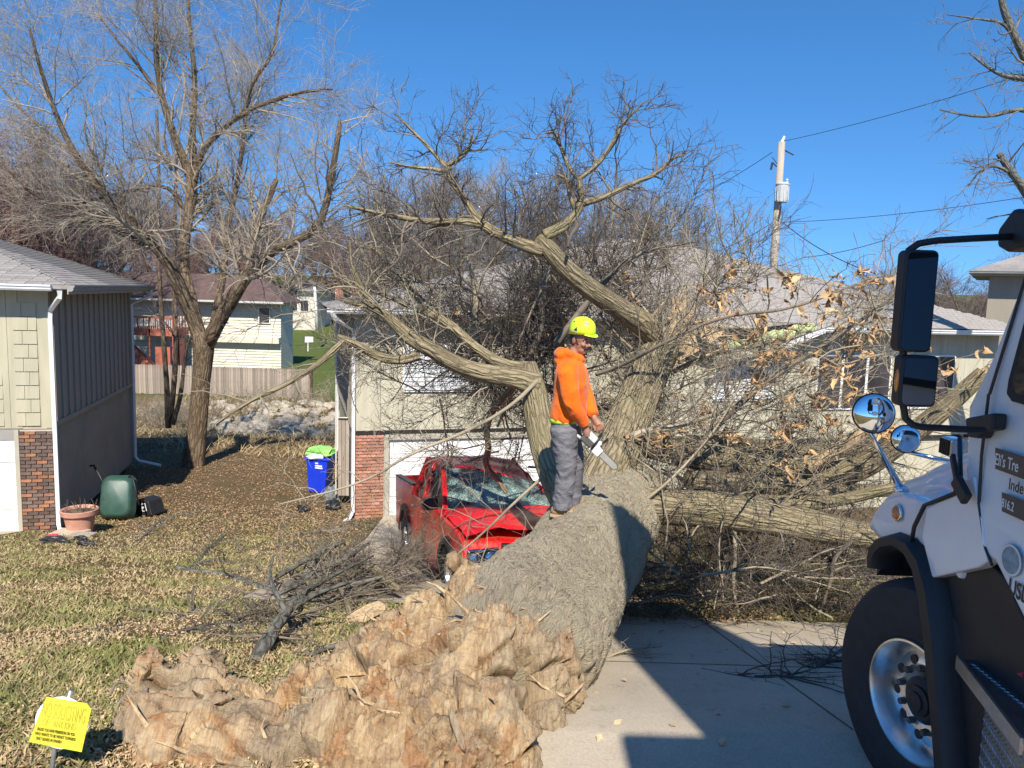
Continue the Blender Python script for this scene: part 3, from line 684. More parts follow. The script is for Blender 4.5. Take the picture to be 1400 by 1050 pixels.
# ================================================================== house on the right (hit by the tree)
RA = R(15.5); RO = Vector((P(482, 715, 17.2).x, 17.2, -2.89))
right = thing('damaged_house', 'beige house with crushed grey shingle roof behind the fallen tree', 'house', RO)
RM = frame_mat(RO, RA); RL = Matrix.Rotation(RA, 4, 'Z'); T2 = lambda *p: RM @ Vector(p)
K1, K2, RD = 2.04, 4.80, 6.8
W1, W2, WF = 6.6, 16.8, -1.2          # garage block to W1, then a wing standing forward by WF
MB(RM).box((0.03, 0.06, 0), (W1, RD, K2)).build('wall', 'siding_right', right)
MB(RM).box((W1, WF+0.04, -0.2), (W2, RD, K2-0.16)).build('wall', 'siding_right', right)
for x in np.arange(0.0, W1-0.05, 0.61):
    MB(RM).box((x+0.004, -0.02, K1+0.02), (min(x+0.606, W1-0.003), 0.06, K2-0.02)).build('siding_panel', 'siding_right', right)
for x in np.arange(W1, W2-0.05, 0.61):
    MB(RM).box((x+0.004, WF-0.03, K1-0.16), (min(x+0.606, W2), WF+0.04, K2-0.18)).build('siding_panel', 'siding_right', right)
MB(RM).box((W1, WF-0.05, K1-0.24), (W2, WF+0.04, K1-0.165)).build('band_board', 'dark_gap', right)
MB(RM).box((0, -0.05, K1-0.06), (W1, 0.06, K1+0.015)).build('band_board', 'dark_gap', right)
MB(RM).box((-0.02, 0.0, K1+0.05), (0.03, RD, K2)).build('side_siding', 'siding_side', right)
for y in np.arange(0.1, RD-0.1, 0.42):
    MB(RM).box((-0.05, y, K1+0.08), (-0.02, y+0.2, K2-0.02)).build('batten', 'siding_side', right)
pier2 = MB(RM).box((0.05, 0.0, 0), (0.72, 0.07, K1-0.065)).build('brick_pier', 'mortar', right)
bricks(pier2, RM, 0.03, 0.71, 0.02, K1-0.09, -0.04, ['brick_red', 'brick_orange', 'brick_red'])
MB(RM).box((0.72, -0.06, 0), (0.82, 0.05, K1-0.07)).build('door_jamb', 'soffit', right)
MB(RM).box((0.72, -0.065, K1-0.2), (5.8, 0.05, K1-0.07)).build('door_header', 'soffit', right)
garage_door(right, RM, 0.82, 5.6, 0.02, K1-0.2, 0.03, 4)
def win(parent, M, x0, x1, z0, z1, y, n=2, pane='blind', frame='white_paint', blinds=0):
    w = MB(M).box((x0, y-0.05, z0), (x1, y, z1)).build('window', frame, parent); s = (x1-x0)/n
    for i in range(n):
        p = MB(M).box((x0+i*s+0.04, y-0.058, z0+0.045), (x0+(i+1)*s-0.04, y-0.045, z1-0.045)).build('pane', pane, w)
    for k in range(blinds):
        z = z0+0.05+(z1-z0-0.1)*k/blinds
        MB(M).add([(x0+0.05, y-0.075, z), (x1-0.05, y-0.075, z), (x1-0.05, y-0.06, z+(z1-z0-0.1)/blinds*0.8), (x0+0.05, y-0.06, z+(z1-z0-0.1)/blinds*0.8)], [(0, 1, 2, 3)]).build('slat', 'blind', w)
    return w
win(right, RM, 1.1, 3.0, 2.95, 4.05, -0.02, 2, 'blind', blinds=10)
win(right, RM, 8.35, 10.0, 2.85, 3.85, WF-0.03, 2, 'blind', blinds=10)
win(right, RM, 11.2, 13.4, 2.6, 4.0, WF-0.03, 3, 'window_house')
win(right, RM, 14.0, 15.4, 2.6, 4.0, WF-0.03, 2, 'window_house')
# roof with a caved-in front slope where the limb came down
rb = MB(RM); x0, x1, y0r, y1r, ze = -0.6, W2+0.6, -0.6, RD+0.6, K2+0.05
r1, r2, zrr = (7.6, RD/2, K2+1.85), (9.2, RD/2, K2+1.95), 0
nx = 60; ny = 22
def roof_pt(s, t):
    x = x0+(x1-x0)*s
    yf_ = y0r if x < W1-0.4 else (WF-0.6 if x > W1+0.2 else y0r+(WF-0.6-y0r)*((x-W1+0.4)/0.6))
    zf = ze if x < W1-0.4 else ze-0.16
    if x < r1[0]: xr = r1[0]; k = (x-x0)/(r1[0]-x0)
    elif x > r2[0]: k = (x1-x)/(x1-r2[0])
    else: k = 1.0
    yt = (RD/2); tt = min(t, 1.0)
    hgt = (K2+2.12-zf)
    z = zf+hgt*min(tt, k); y = yf_+(yt-yf_)*tt
    d = math.exp(-(((x-9.0)/1.7)**2)-((tt*6.0-0.6)/2.2)**2)
    z -= 0.75*d
    z += 0.03*mnoise.noise((x*0.8, y*0.8, 1.0))
    return (x, y, z)
vs = [roof_pt(i/nx, j/ny) for j in range(ny+1) for i in range(nx+1)]
fs = [(j*(nx+1)+i, j*(nx+1)+i+1, (j+1)*(nx+1)+i+1, (j+1)*(nx+1)+i) for j in range(ny) for i in range(nx)]
n0 = len(vs); 
vs += [(x0+(x1-x0)*i/nx, y1r, ze) for i in range(nx+1)]
fs += [(ny*(nx+1)+i, ny*(nx+1)+i+1, n0+i+1, n0+i) for i in range(nx)]
rb.add(vs, fs); rroof = rb.build('roof', 'shingle_sheet', right, smooth=True)
rtabs = []
for j in range(0, 46):
    for i in range(0, 110):
        s0, t0 = (i+(j % 3)/3)/110, j/46
        k_ = (s0*(x1-x0))/(r1[0]-x0) if x0+(x1-x0)*s0 < r1[0] else ((x1-x0)*(1-s0))/(x1-r2[0])
        if t0 > min(1, k_)-0.02 or s0 > 0.99: continue
        a = RM @ Vector(roof_pt(s0, t0)); b = RM @ Vector(roof_pt(min(1, s0+1/110), t0)); c = RM @ Vector(roof_pt(s0, min(1, t0+1/46)))
        ux = (b-a); w_ = ux.length; ux = ux.normalized(); uy = (c-a).normalized(); n_ = ux.cross(uy).normalized()
        rtabs.append((a+n_*0.006, ux, uy, n_, w_*0.97))
lay_shingles(rroof, rtabs, 'shingle', 300)
MB(RM).box((-0.55, -0.55, K2-0.06), (W1-0.3, 0.06, K2-0.04)).build('soffit', 'soffit', right)
MB(RM).box((-0.55, 0.06, K2-0.06), (0.03, RD+0.5, K2-0.04)).build('soffit', 'soffit', right)
MB(RM).box((10.6, WF-0.55, K2-0.22), (W2+0.5, WF+0.06, K2-0.20)).build('soffit', 'soffit', right)
gutter(right, RM, (-0.6, -0.6, K2-0.07), (W1-0.4, -0.6, K2-0.07), (0, -1, 0))
gutter(right, RM, (10.9, WF-0.6, K2-0.24), (W2+0.6, WF-0.6, K2-0.24), (0, -1, 0))
# torn eave: hanging fascia, insulation and a dark sheet painted in as attic shade
MB(RM).bar((10.9, WF-0.64, K2-0.18), (9.6, WF-0.75, K2-0.62), 0.03, 0.14).build('hanging_fascia', 'white_metal', right)
MB(RM).bar((9.65, WF-0.72, K2-0.62), (8.0, WF-0.6, K2-0.92), 0.03, 0.16).build('hanging_fascia', 'siding_right', right)
MB(RM).prism([(7.6, WF-0.05, K2-0.20), (10.8, WF-0.05, K2-0.20), (10.8, WF-0.05, K2-0.02), (9.3, WF-0.05, K2-0.45), (7.6, WF-0.05, K2-0.4)], (0, -0.03, 0)).build('attic_shade', 'dark_gap', right)
ins = MB(RM)
for i in range(14):
    x = 8.2+i*0.2; ins.ell((x, WF-0.22-0.1*random.random(), K2-0.72+0.045*i+random.uniform(-.05, .05)), (0.16, 0.12, 0.10+0.06*random.random()), 10, 6)
ins.build('insulation', 'insulation', right, smooth=True)
downspout(right, [T2(-0.5, -0.66, K2-0.05), T2(-0.4, -0.6, K2-0.2), T2(0.0, -0.1, K2-0.45), T2(0.0, -0.1, 0.2), T2(-0.1, -0.2, 0.06), T2(-0.22, -0.34, 0.03)])
downspout(right, [T2(-0.06, RD-0.1, K2-0.3), T2(-0.06, RD-0.1, 0.3), T2(-0.14, RD-0.3, 0.12)])
# ================================================================== the fallen tree
def PL(spec):
    """list of (px, py, depth, width_px) -> world points, radii"""
    pts = [P(a, b, c) for a, b, c, w in spec]; rad = [w*0.5*c/FPX for a, b, c, w in spec]
    return [tuple(p) for p in pts], rad
ft = thing('fallen_tree', 'huge uprooted tree lying across the driveway onto house and red pickup', 'tree', (0.2, 5.2, -0.3))
# --- trunk
tp, tr = PL([(655, 935, 4.3, 40), (668, 918, 4.45, 120), (680, 903, 4.6, 175), (692, 890, 4.75, 222), (712, 872, 5.05, 222), (735, 843, 5.5, 198), (762, 812, 6.0, 172), (787, 778, 6.6, 152), (810, 742, 7.2, 142), (828, 715, 7.7, 136), (848, 690, 8.1, 118), (862, 668, 8.5, 96)])
TS, TK = 160, 230
p, r = resample(tp, tr, TK)
d = np.empty_like(p); d[1:-1] = p[2:]-p[:-2]; d[0] = p[1]-p[0]; d[-1] = p[-1]-p[-2]; d = nrm(d)
TR_P, TR_R, TR_D = p, r, d
s_ = np.r_[0, np.cumsum(np.linalg.norm(np.diff(p, axis=0), axis=1))]
th = 2*np.pi*np.arange(TS+1)/TS
V = np.empty((TK, TS+1, 3)); UV = np.empty((TK, TS+1, 2))
for i in range(TK):
    pxv = np.cross(d[i], [0, 0, 1.0]); pxv /= np.linalg.norm(pxv); pyv = np.cross(pxv, d[i])
    lump = 1+0.035*np.sin(3*th+s_[i]*1.5)+0.028*np.sin(5*th-1.0+s_[i]*0.8)
    for k in range(TS+1):
        kk = k % TS
        q = p[i]+(pxv*math.cos(th[kk])+pyv*math.sin(th[kk]))*r[i]
        a = th[kk]*r[i]*1.0; u_, v_ = math.cos(th[kk])*r[i], math.sin(th[kk])*r[i]
        big = mnoise.noise((u_*2.2, v_*2.2, s_[i]*1.6))*0.05
        w1 = mnoise.noise((u_*9+3, v_*9, s_[i]*5.0))
        ridge = 1-abs(mnoise.noise((u_*7.5+w1*0.9, v_*7.5+w1*0.9, s_[i]*11.0)))*2.0
        ridge2 = 1-abs(mnoise.noise((u_*19, v_*19+w1, s_[i]*24.0)))*2.0
        V[i, k] = p[i]+(pxv*math.cos(th[kk])+pyv*math.sin(th[kk]))*(r[i]*lump[kk]+big+0.036*ridge+0.014*ridge2)
    UV[i, :, 0] = np.arange(TS+1)/TS*2*np.pi*0.5; UV[i, :, 1] = s_[i]
idx = np.arange(TK*(TS+1)).reshape(TK, TS+1)
F = np.stack([idx[:-1, :-1], idx[:-1, 1:], idx[1:, 1:], idx[1:, :-1]], -1).reshape(-1, 4)
trunk = link('trunk', fast_mesh('trunk', V.reshape(-1, 3), F, 4, ['trunk_bark'], True, UV.reshape(-1, 2)[F.ravel()]), ft)
# --- torn root plate: chunks remeshed to one mass, then broken up
rbm = MB()
def blob(px, py, Y, rpx, sx=1, sy=1, sz=1):
    c = P(px, py, Y); q = rpx*Y/FPX; rbm.ell(c, (q*sx, q*sy, q*sz), 20, 12)
for a in [(222, 985, 4.0, 50, 1, 1.2, 1.15), (240, 950, 4.3, 44, 1.2, 1, 1), (285, 985, 4.1, 72, 1.1, 1.1, 1), (365, 1000, 4.1, 76, 1.2, 1.1, 0.85), (450, 975, 4.3, 88, 1.25, 1.1, 0.9), (535, 945, 4.5, 100, 1.1, 1.1, 0.95), (590, 900, 4.75, 92, 1.1, 1, 1),
          (620, 905, 4.8, 98, 1, 1, 1), (560, 1010, 4.0, 110, 1, 1, 1), (650, 960, 4.35, 118, 1, 1, 1.1), (700, 930, 4.5, 96, 1, 1.1, 1.05), (690, 880, 4.75, 86, 1, 1, 1), (718, 1000, 4.15, 70, 1, 1, 1.3), (640, 1050, 3.8, 115, 1.1, 1, 1), (722, 1075, 3.9, 66, 1, 1, 1.2), (480, 1060, 3.8, 105, 1.3, 1, 1), (330, 1060, 3.8, 95, 1.3, 1, .9), (240, 1060, 3.75, 60, 1, 1, 1.1),
          (245, 1120, 3.6, 64, 1, 1, 1), (330, 1130, 3.55, 90, 1.2, 1, 1), (450, 1140, 3.5, 105, 1.2, 1, 1), (580, 1140, 3.5, 115, 1.2, 1, 1), (690, 1140, 3.65, 90, 1, 1, 1),
          (628, 792, 5.0, 20, 1, 1, 1.7), (684, 800, 4.95, 22, 1.3, 1, 1), (652, 800, 4.95, 22, 1, 1, 1.2), (648, 825, 4.9, 42, 1, 1, 1), (610, 862, 4.75, 44, 1, 1, 1.2), (690, 838, 4.85, 44, 1, 1, 1), (765, 1040, 4.15, 24, 1, 1, 1.7), (195, 932, 4.25, 24, 1, 1, 1.2), (208, 910, 4.3, 22, 1, 1, 1.2), (268, 920, 4.4, 32, 1, 1, 1)]:
    blob(*a)
root = rbm.build('root_plate', 'torn_wood', ft, smooth=True)
# shell and trunk in one surface: remesh fine, then displace with faceted chunks, splinters and hollows
root = remesh(root, 0.0115, 22, 0.6)
co = vcos(root); no = vnor(root); out = co.copy()
tone = np.zeros(len(co), dtype=np.float32)
fdir = Vector((0.42, 0.86, 0.28)).normalized()
fresh = np.zeros(len(co), dtype=np.float32)
F1 = Vector((0.22, 0.30, 0.93)).normalized(); F2 = Vector((-0.93, 0.15, 0.33)).normalized(); F3 = Vector((0.35, 0.80, 0.48)).normalized()
def fr3(f_): a_ = f_.cross(Vector((0.1, 1, 0.05))).normalized(); return f_, a_, f_.cross(a_)
FR = [fr3(F1), fr3(F2), fr3(F3)]
for i in range(len(co)):
    c = Vector(co[i].tolist()); wv_ = mnoise.noise_vector(c*2.0)*0.09+mnoise.noise_vector(c*5.5)*0.03; cw = c+wv_
    fd, fa, fb = FR[0 if -0.95 < cw.x < -0.12 else (1 if cw.x <= -0.95 else 2)]
    u_, a_, b_ = cw.dot(fd), cw.dot(fa), cw.dot(fb)
    q = Vector((u_*0.95, a_*1.9, b_*1.9)); dist, pts_ = mnoise.voronoi(q); cell = pts_[0]; hsh = mnoise.cell(cell*7.3+Vector((13.1, 7.7, 3.3))); edge = dist[1]-dist[0]
    tilt = (q-cell).dot(Vector((math.sin(hsh*20), math.cos(hsh*31), math.sin(hsh*47))).normalized())
    amt = min(1, 0.15+1.6*max(0, mnoise.noise(c*1.9)+.15))
    d1 = 0.050*hsh+0.060*tilt-0.15*max(0, 0.045-edge)/0.045*amt
    tone[i] = (0.5+0.5*math.sin(hsh*37.0))*0.75+0.25*(0.5+0.5*math.sin(mnoise.cell(Vector((u_*2.0, a_*13, b_*13)))*29))
    pl = 0.040*mnoise.cell(Vector((u_*2.2+mnoise.noise(c*9)*0.25, a_*12, b_*12)))+0.022*mnoise.cell(Vector((u_*4.0+5, a_*26, b_*26)))
    rag = max(0.15, min(1, 0.5+1.8*mnoise.noise(c*1.6+Vector((3, 3, 3)))))
    d3 = 0.07*mnoise.fractal(cw*2.3, 0.8, 2.1, 3)+0.016*mnoise.fractal(c*10, 0.7, 2.2, 5)+0.012*mnoise.noise(Vector((u_*5, a_*45, b_*45)))
    hole = mnoise.noise(c*3.4+Vector((5, 2, 9))); d4 = -1.1*min(0.16, max(0, hole-0.27))
    out[i] = co[i]+no[i]*(d1+pl*rag+d3+d4+0.0)
    fx = 1-min(1, max(0, (abs(cw.x+0.48)-0.30)/0.22)); fresh[i] = max(fx, max(0, min(1, 4*(mnoise.noise(c*2.6+Vector((1, 8, 2)))-0.12))))
setco(root, out)
# bark stays on the side that runs into the trunk
bk = np.clip((P(700, 800, 5.0).x*0+co[:, 0]+0.02)*3.0, 0, 1)*np.clip((co[:, 1]-4.62)*4, 0, 1)
at = root.data.attributes.new('fresh', 'FLOAT', 'POINT'); at.data.foreach_set('value', fresh)
at = root.data.attributes.new('face_tone', 'FLOAT', 'POINT'); at.data.foreach_set('value', tone)
at = root.data.attributes.new('bark', 'FLOAT', 'POINT'); at.data.foreach_set('value', bk.astype(np.float32))
# splinters and torn roots standing out of the mass
sp = MB()
for i in range(90):
    a = rng.integers(0, len(co)); c = Vector(out[a].tolist()); nn = Vector(no[a].tolist())
    if nn.y > 0.5: continue
    dd = (nn*0.8+Vector(rng.normal(size=3))*0.5+Vector((-0.6, -0.2, 0.1))).normalized(); L = rng.uniform(0.06, 0.2)
    sp.tube([c-dd*0.04, c+dd*L*0.5, c+dd*L+Vector(rng.normal(size=3))*0.02], [rng.uniform(0.008, 0.022), 0.009, 0.002], 4)
sp.build('splinters', 'fresh_wood', ft)['kind'] = 'stuff'
for i in range(34):          # torn slabs of wood lifting off the mass along the grain
    a = rng.integers(0, len(co)); c = Vector(out[a].tolist()); nn = Vector(no[a].tolist())
    if nn.y > 0.35 or c.z < 0.05: continue
    g_ = (fdir*(1 if i % 2 else -1)+Vector(rng.normal(size=3))*0.30); g_ = (g_-nn*g_.dot(nn)*0.75).normalized(); w_ = nn.cross(g_).normalized(); Ls = rng.uniform(0.18, 0.45); Ws = rng.uniform(0.012, 0.035); th_ = rng.uniform(0.01, 0.03)
    sl = MB(); pts_s = []
    for k_, (u_, ww) in enumerate(((-0.5, .7), (-.2, 1.0), (.2, .9), (.42, .55), (.5, .1))):
        cc = c+g_*Ls*u_+nn*(th_*0.6+0.03*max(0, u_)*rng.uniform(0, 1.5)); j1, j2 = rng.uniform(.8, 1.2), rng.uniform(.8, 1.2)
        pts_s += [cc-w_*Ws*ww*j1-nn*th_, cc-w_*Ws*ww*j1*.8+nn*th_*.4, cc+w_*Ws*ww*j2*.8+nn*th_*.5, cc+w_*Ws*ww*j2-nn*th_]
    sl.add(pts_s, [(k*4+q, k*4+(q+1) % 4, k*4+4+(q+1) % 4, k*4+4+q) for k in range(4) for q in range(4)]+[(0, 1, 2, 3), (19, 18, 17, 16)])
    sl.build('wood_slab', 'torn_wood' if i % 5 else 'fresh_wood', ft)
rt, rr_ = [], []
for spec in ([(190, 925, 4.3, 6), (172, 950, 4.15, 6), (165, 990, 4.05, 5), (170, 1045, 3.95, 4)], [(196, 930, 4.28, 7), (182, 970, 4.1, 6), (186, 1010, 4.02, 5), (180, 1060, 3.9, 4)],
             [(200, 940, 4.22, 5), (196, 985, 4.05, 5), (200, 1020, 3.97, 4), (192, 1050, 3.9, 3)], [(184, 938, 4.25, 5), (160, 930, 4.2, 4), (150, 950, 4.1, 3)], [(178, 945, 4.2, 5), (162, 960, 4.1, 4), (158, 975, 4.05, 3)]):
    a, b = PL(spec); limb('root', a, b, 'twig_mid', ft, 7, 12)

# --- limbs: traced in the picture, each at its own depth behind the trunk
LIMBS = {}
def L(key, spec, mat='limb_bark', sides=14, parent=None, rough=0.05):
    a, b = PL(spec); o, p_, r_ = limb('limb', a, b, mat, ft, sides, rough=rough); LIMBS[key] = resample(a, b, 24); return o
# leader with the saw in front of it, leaning into the big broken fork
L('U2', [(805, 700, 7.75, 80), (836, 640, 8.1, 72), (856, 590, 8.4, 60), (877, 535, 8.7, 54), (893, 495, 8.9, 52), (910, 465, 9.1, 48), (926, 446, 9.2, 30)])
L('U1', [(782, 692, 7.8, 56), (754, 640, 8.1, 44), (738, 580, 8.3, 38), (729, 530, 8.4, 35), (723, 497, 8.5, 20)])
L('A0', [(735, 525, 8.4, 34), (700, 515, 8.35, 27), (655, 510, 8.3, 25), (620, 497, 8.25, 24), (585, 475, 8.2, 22), (560, 462, 8.15, 20), (530, 432, 8.1, 14), (505, 418, 8.05, 9), (470, 412, 8.0, 5)])
L('A1', [(573, 486, 8.2, 14), (550, 493, 8.15, 13), (520, 490, 8.1, 12), (480, 467, 8.0, 11), (462, 460, 8.0, 8)])
L('A2', [(470, 466, 8.0, 9), (440, 495, 7.8, 8), (390, 527, 7.6, 7), (340, 548, 7.4, 6), (295, 580, 7.2, 4)])
L('A3', [(535, 436, 8.1, 9), (512, 420, 8.1, 9), (497, 400, 8.05, 8), (488, 380, 8.0, 7), (480, 360, 8.0, 5), (478, 330, 8.0, 3)])
L('B0', [(722, 502, 8.5, 18), (690, 500, 8.6, 15), (655, 480, 8.7, 14), (620, 447, 8.8, 12), (596, 432, 8.9, 11), (570, 405, 8.95, 9), (545, 380, 9, 8), (525, 352, 9, 7), (505, 335, 9, 4)])
L('B1', [(598, 434, 8.9, 7), (560, 420, 8.8, 6), (530, 405, 8.7, 5), (470, 385, 8.6, 3)])
L('C0', [(908, 472, 9.1, 40), (880, 443, 8.9, 36), (845, 420, 8.7, 30), (800, 390, 8.5, 27), (768, 363, 8.35, 25), (748, 338, 8.3, 24), (735, 325, 8.3, 14)])
L('C1', [(742, 342, 8.3, 19), (718, 336, 8.3, 17), (690, 325, 8.3, 15), (660, 308, 8.3, 14), (645, 290, 8.3, 12), (635, 270, 8.3, 10), (615, 245, 8.3, 9), (610, 222, 8.3, 5)])
L('C2', [(655, 306, 8.3, 10), (620, 302, 8.2, 9), (580, 303, 8.1, 8), (530, 294, 8.0, 7), (490, 285, 7.9, 5), (470, 281, 7.9, 3)])
L('C3', [(615, 232, 8.3, 6), (598, 215, 8.3, 5), (580, 195, 8.3, 5), (560, 175, 8.3, 4), (540, 155, 8.3, 2)])
L('C4', [(612, 226, 8.3, 6), (635, 213, 8.3, 5), (645, 195, 8.3, 4), (646, 185, 8.3, 3)])
L('C5', [(612, 234, 8.3, 6), (585, 230, 8.25, 5), (555, 228, 8.2, 4), (535, 222, 8.2, 2)])
L('D0', [(745, 322, 8.3, 16), (770, 310, 8.3, 14), (786, 295, 8.3, 13), (795, 278, 8.3, 11), (793, 245, 8.3, 8), (788, 240, 8.3, 6)])
L('D1', [(793, 280, 8.3, 9), (830, 268, 8.35, 8), (865, 250, 8.4, 7), (895, 240, 8.45, 6), (920, 215, 8.5, 4), (935, 212, 8.5, 3)])
L('D2', [(790, 246, 8.3, 7), (815, 228, 8.3, 6), (835, 200, 8.3, 5), (850, 170, 8.3, 4), (880, 140, 8.3, 2)])
L('D3', [(788, 242, 8.3, 6), (775, 225, 8.3, 5), (765, 195, 8.3, 5), (758, 180, 8.3, 4), (745, 182, 8.3, 2)])
L('D4', [(788, 290, 8.3, 8), (780, 270, 8.25, 7), (778, 262, 8.25, 6), (775, 245, 8.2, 5), (762, 238, 8.2, 3)])
L('D5', [(788, 298, 8.3, 7), (790, 310, 8.2, 7), (780, 322, 8.15, 6), (776, 338, 8.1, 4)], 'twig_dark')
# logs to the right
L('R0', [(850, 690, 7.9, 66), (890, 690, 7.8, 52), (940, 694, 7.75, 48), (1000, 698, 7.7, 52), (1060, 708, 7.6, 50), (1130, 724, 7.5, 44), (1200, 735, 7.45, 38), (1260, 740, 7.4, 34)], sides=22)
L('R1', [(865, 600, 8.8, 34), (900, 612, 9.0, 40), (960, 625, 9.2, 44), (1040, 640, 9.3, 44), (1110, 655, 9.2, 38), (1180, 640, 9.0, 36), (1240, 600, 8.9, 30), (1290, 560, 8.8, 26), (1345, 510, 8.7, 20)], sides=18)
L('R2', [(880, 612, 9.2, 30), (960, 608, 9.6, 26), (1050, 612, 10, 24), (1130, 620, 10.2, 20), (1200, 610, 10.4, 16)])
L('R3', [(1105, 640, 9.0, 16), (1150, 612, 8.9, 22), (1190, 585, 8.8, 20), (1210, 570, 8.7, 12)], 'fresh_wood')
L('R4', [(1000, 682, 8.4, 20), (1080, 690, 8.3, 22), (1150, 685, 8.2, 18), (1220, 665, 8.0, 14), (1300, 655, 8, 10)])
L('R5', [(940, 655, 8.6, 26), (1010, 660, 8.8, 30), (1090, 668, 9.0, 26), (1180, 672, 9.0, 20), (1260, 668, 9.0, 15)])
# limb standing on the cab roof of the pickup
L('W0', [(722, 512, 8.5, 8), (695, 535, 8.9, 8), (672, 562, 9.3, 9), (664, 590, 9.5, 9), (669, 612, 9.6, 9), (662, 636, 9.7, 9), (680, 655, 9.75, 8), (693, 674, 9.7, 6)], 'limb_bark')
# props under the log
L('S0', [(1003, 710, 7.65, 6), (1006, 760, 7.55, 6), (1001, 800, 7.6, 5), (1010, 838, 7.5, 3)], 'twig_pale', 8)
L('S1', [(1165, 740, 7.3, 6), (1140, 760, 7.3, 6), (1135, 800, 7.35, 5), (1120, 840, 7.35, 3)], 'twig_mid', 8)
L('S2', [(875, 690, 7.6, 5), (925, 650, 7.6, 4), (985, 580, 7.7, 3), (1015, 520, 7.8, 3)], 'twig_pale', 8)
L('S3', [(930, 640, 8.6, 10), (1000, 560, 8.5, 8), (1080, 500, 8.4, 7), (1160, 450, 8.3, 5), (1230, 400, 8.3, 3)], 'twig_mid', 8)
L('S4', [(820, 630, 8.2, 16), (845, 610, 8.1, 14), (875, 590, 8.1, 11), (920, 585, 8.1, 8), (1000, 560, 8.0, 5)], 'twig_pale', 9)
L('S5', [(760, 470, 9.4, 10), (790, 430, 9.4, 9), (830, 380, 9.4, 7), (870, 345, 9.4, 5), (950, 330, 9.4, 3)], 'twig_mid', 8)
L('S6', [(660, 500, 9.6, 10), (648, 450, 9.6, 9), (652, 400, 9.6, 8), (640, 350, 9.6, 5)], 'twig_pale', 8)
L('S7', [(720, 500, 9.8, 9), (745, 440, 9.8, 8), (735, 400, 9.8, 7), (760, 350, 9.8, 4)], 'twig_mid', 8)
L('S8', [(815, 512, 8.8, 6), (850, 500, 8.6, 6), (905, 470, 8.2, 5), (990, 430, 8.0, 4), (1080, 425, 7.9, 4), (1190, 380, 7.8, 2)], 'twig_mid', 8)
L('S9', [(735, 520, 8.3, 7), (700, 555, 8.1, 5), (640, 590, 7.9, 5), (560, 620, 7.6, 4), (500, 660, 7.5, 3), (380, 690, 7.4, 2)], 'twig_pale', 8)
L('S10', [(756, 640, 8.0, 5), (700, 690, 7.9, 4), (660, 730, 7.8, 3), (610, 770, 7.8, 2)], 'twig_pale', 8)
# splintered break where the fork snapped
spl = MB()
for i in range(46):
    a = P(905+rng.normal()*16, 470+rng.normal()*16, 9.1+rng.normal()*0.05)
    tgt = P(940+rng.normal()*14, 385+rng.random()*60, 9.2+rng.normal()*0.15) if i % 2 else P(985+rng.normal()*14, 430+rng.random()*40, 9.2+rng.normal()*0.15)
    a2 = Vector(a)*0.75+Vector(tgt)*0.25
    spl.tube([a, a2, tgt], [0.03, rng.uniform(0.018, 0.035), 0.003], 4)
spl.build('splinters', 'fresh_wood', ft)['kind'] = 'stuff'
for (x0_, y0_, x1_, y1_, w_) in ((912, 472, 938, 408, 22), (925, 478, 975, 435, 24), (918, 490, 990, 452, 18), (905, 500, 960, 470, 16), (930, 452, 952, 415, 12)):
    a = P(x0_, y0_, 8.95); b_ = P(x1_, y1_, 9.0); k_ = w_*9/FPX; sd_ = Vector((0, 1, 0)); dr = (b_-a).normalized(); wv = dr.cross(sd_).normalized(); pts_ = []
    for (t_, ww) in ((0, 1.0), (.4, .8), (.7, .55), (.9, .3), (1, .05)):
        m_ = a.lerp(b_, t_); pts_ += [m_-wv*k_*.5*ww*rng.uniform(.8, 1.2)-sd_*.03, m_+wv*k_*.5*ww*rng.uniform(.8, 1.2)-sd_*.03*ww, m_+wv*k_*.4*ww+sd_*.05*ww, m_-wv*k_*.4*ww+sd_*.05*ww]
    MB().add(pts_, [(k*4+q, k*4+(q+1) % 4, k*4+4+(q+1) % 4, k*4+4+q) for k in range(4) for q in range(4)]+[(0, 1, 2, 3), (19, 18, 17, 16)]).build('broken_wood', 'fresh_wood', ft)

# --- branches and twigs grown from the limbs
def pack(keys): return np.stack([LIMBS[k][0] for k in keys]), np.stack([LIMBS[k][1] for k in keys])
upk = ['C1', 'C2', 'C3', 'C4', 'C5', 'D0', 'D1', 'D2', 'D3', 'D4']
a, ra = pack(upk)
b1, rb1 = grow(a, ra, 120, (0.35, 1.0), (30, 75), 7, up=0.18, wig=0.24, rfac=0.55, rmax=0.016, rmin=0.005)
b2, rb2 = grow(b1, rb1, 620, (0.18, 0.5), (25, 70), 6, up=0.12, wig=0.28, rfac=0.6, rmin=0.0036)
b3, rb3 = grow(b2, rb2, 1500, (0.08, 0.24), (25, 65), 4, up=0.05, wig=0.3, rfac=0.6, rmin=0.0024)
twig_object('branches', [(b1, rb1, 6)], 'twig_mid', ft, kind='stuff')
twig_object('twigs', [(b2, rb2, 4), (b3, rb3, 3)], 'twig_dark', ft)
lok = ['A0', 'A1', 'A2', 'A3', 'B0', 'B1', 'S9', 'S10', 'U1']
a, ra = pack(lok)
c1, rc1 = grow(a, ra, 80, (0.4, 1.1), (30, 75), 7, up=0.12, wig=0.22, rfac=0.5, rmax=0.014, rmin=0.005)
c2, rc2 = grow(c1, rc1, 330, (0.2, 0.6), (25, 70), 6, wig=0.26, rfac=0.6, rmin=0.0034)
c3, rc3 = grow(c2, rc2, 560, (0.1, 0.3), (25, 65), 4, wig=0.3, rfac=0.6, rmin=0.0022)
twig_object('twigs', [(c1, rc1, 5), (c2, rc2, 4), (c3, rc3, 3)], 'twig_pale', ft)
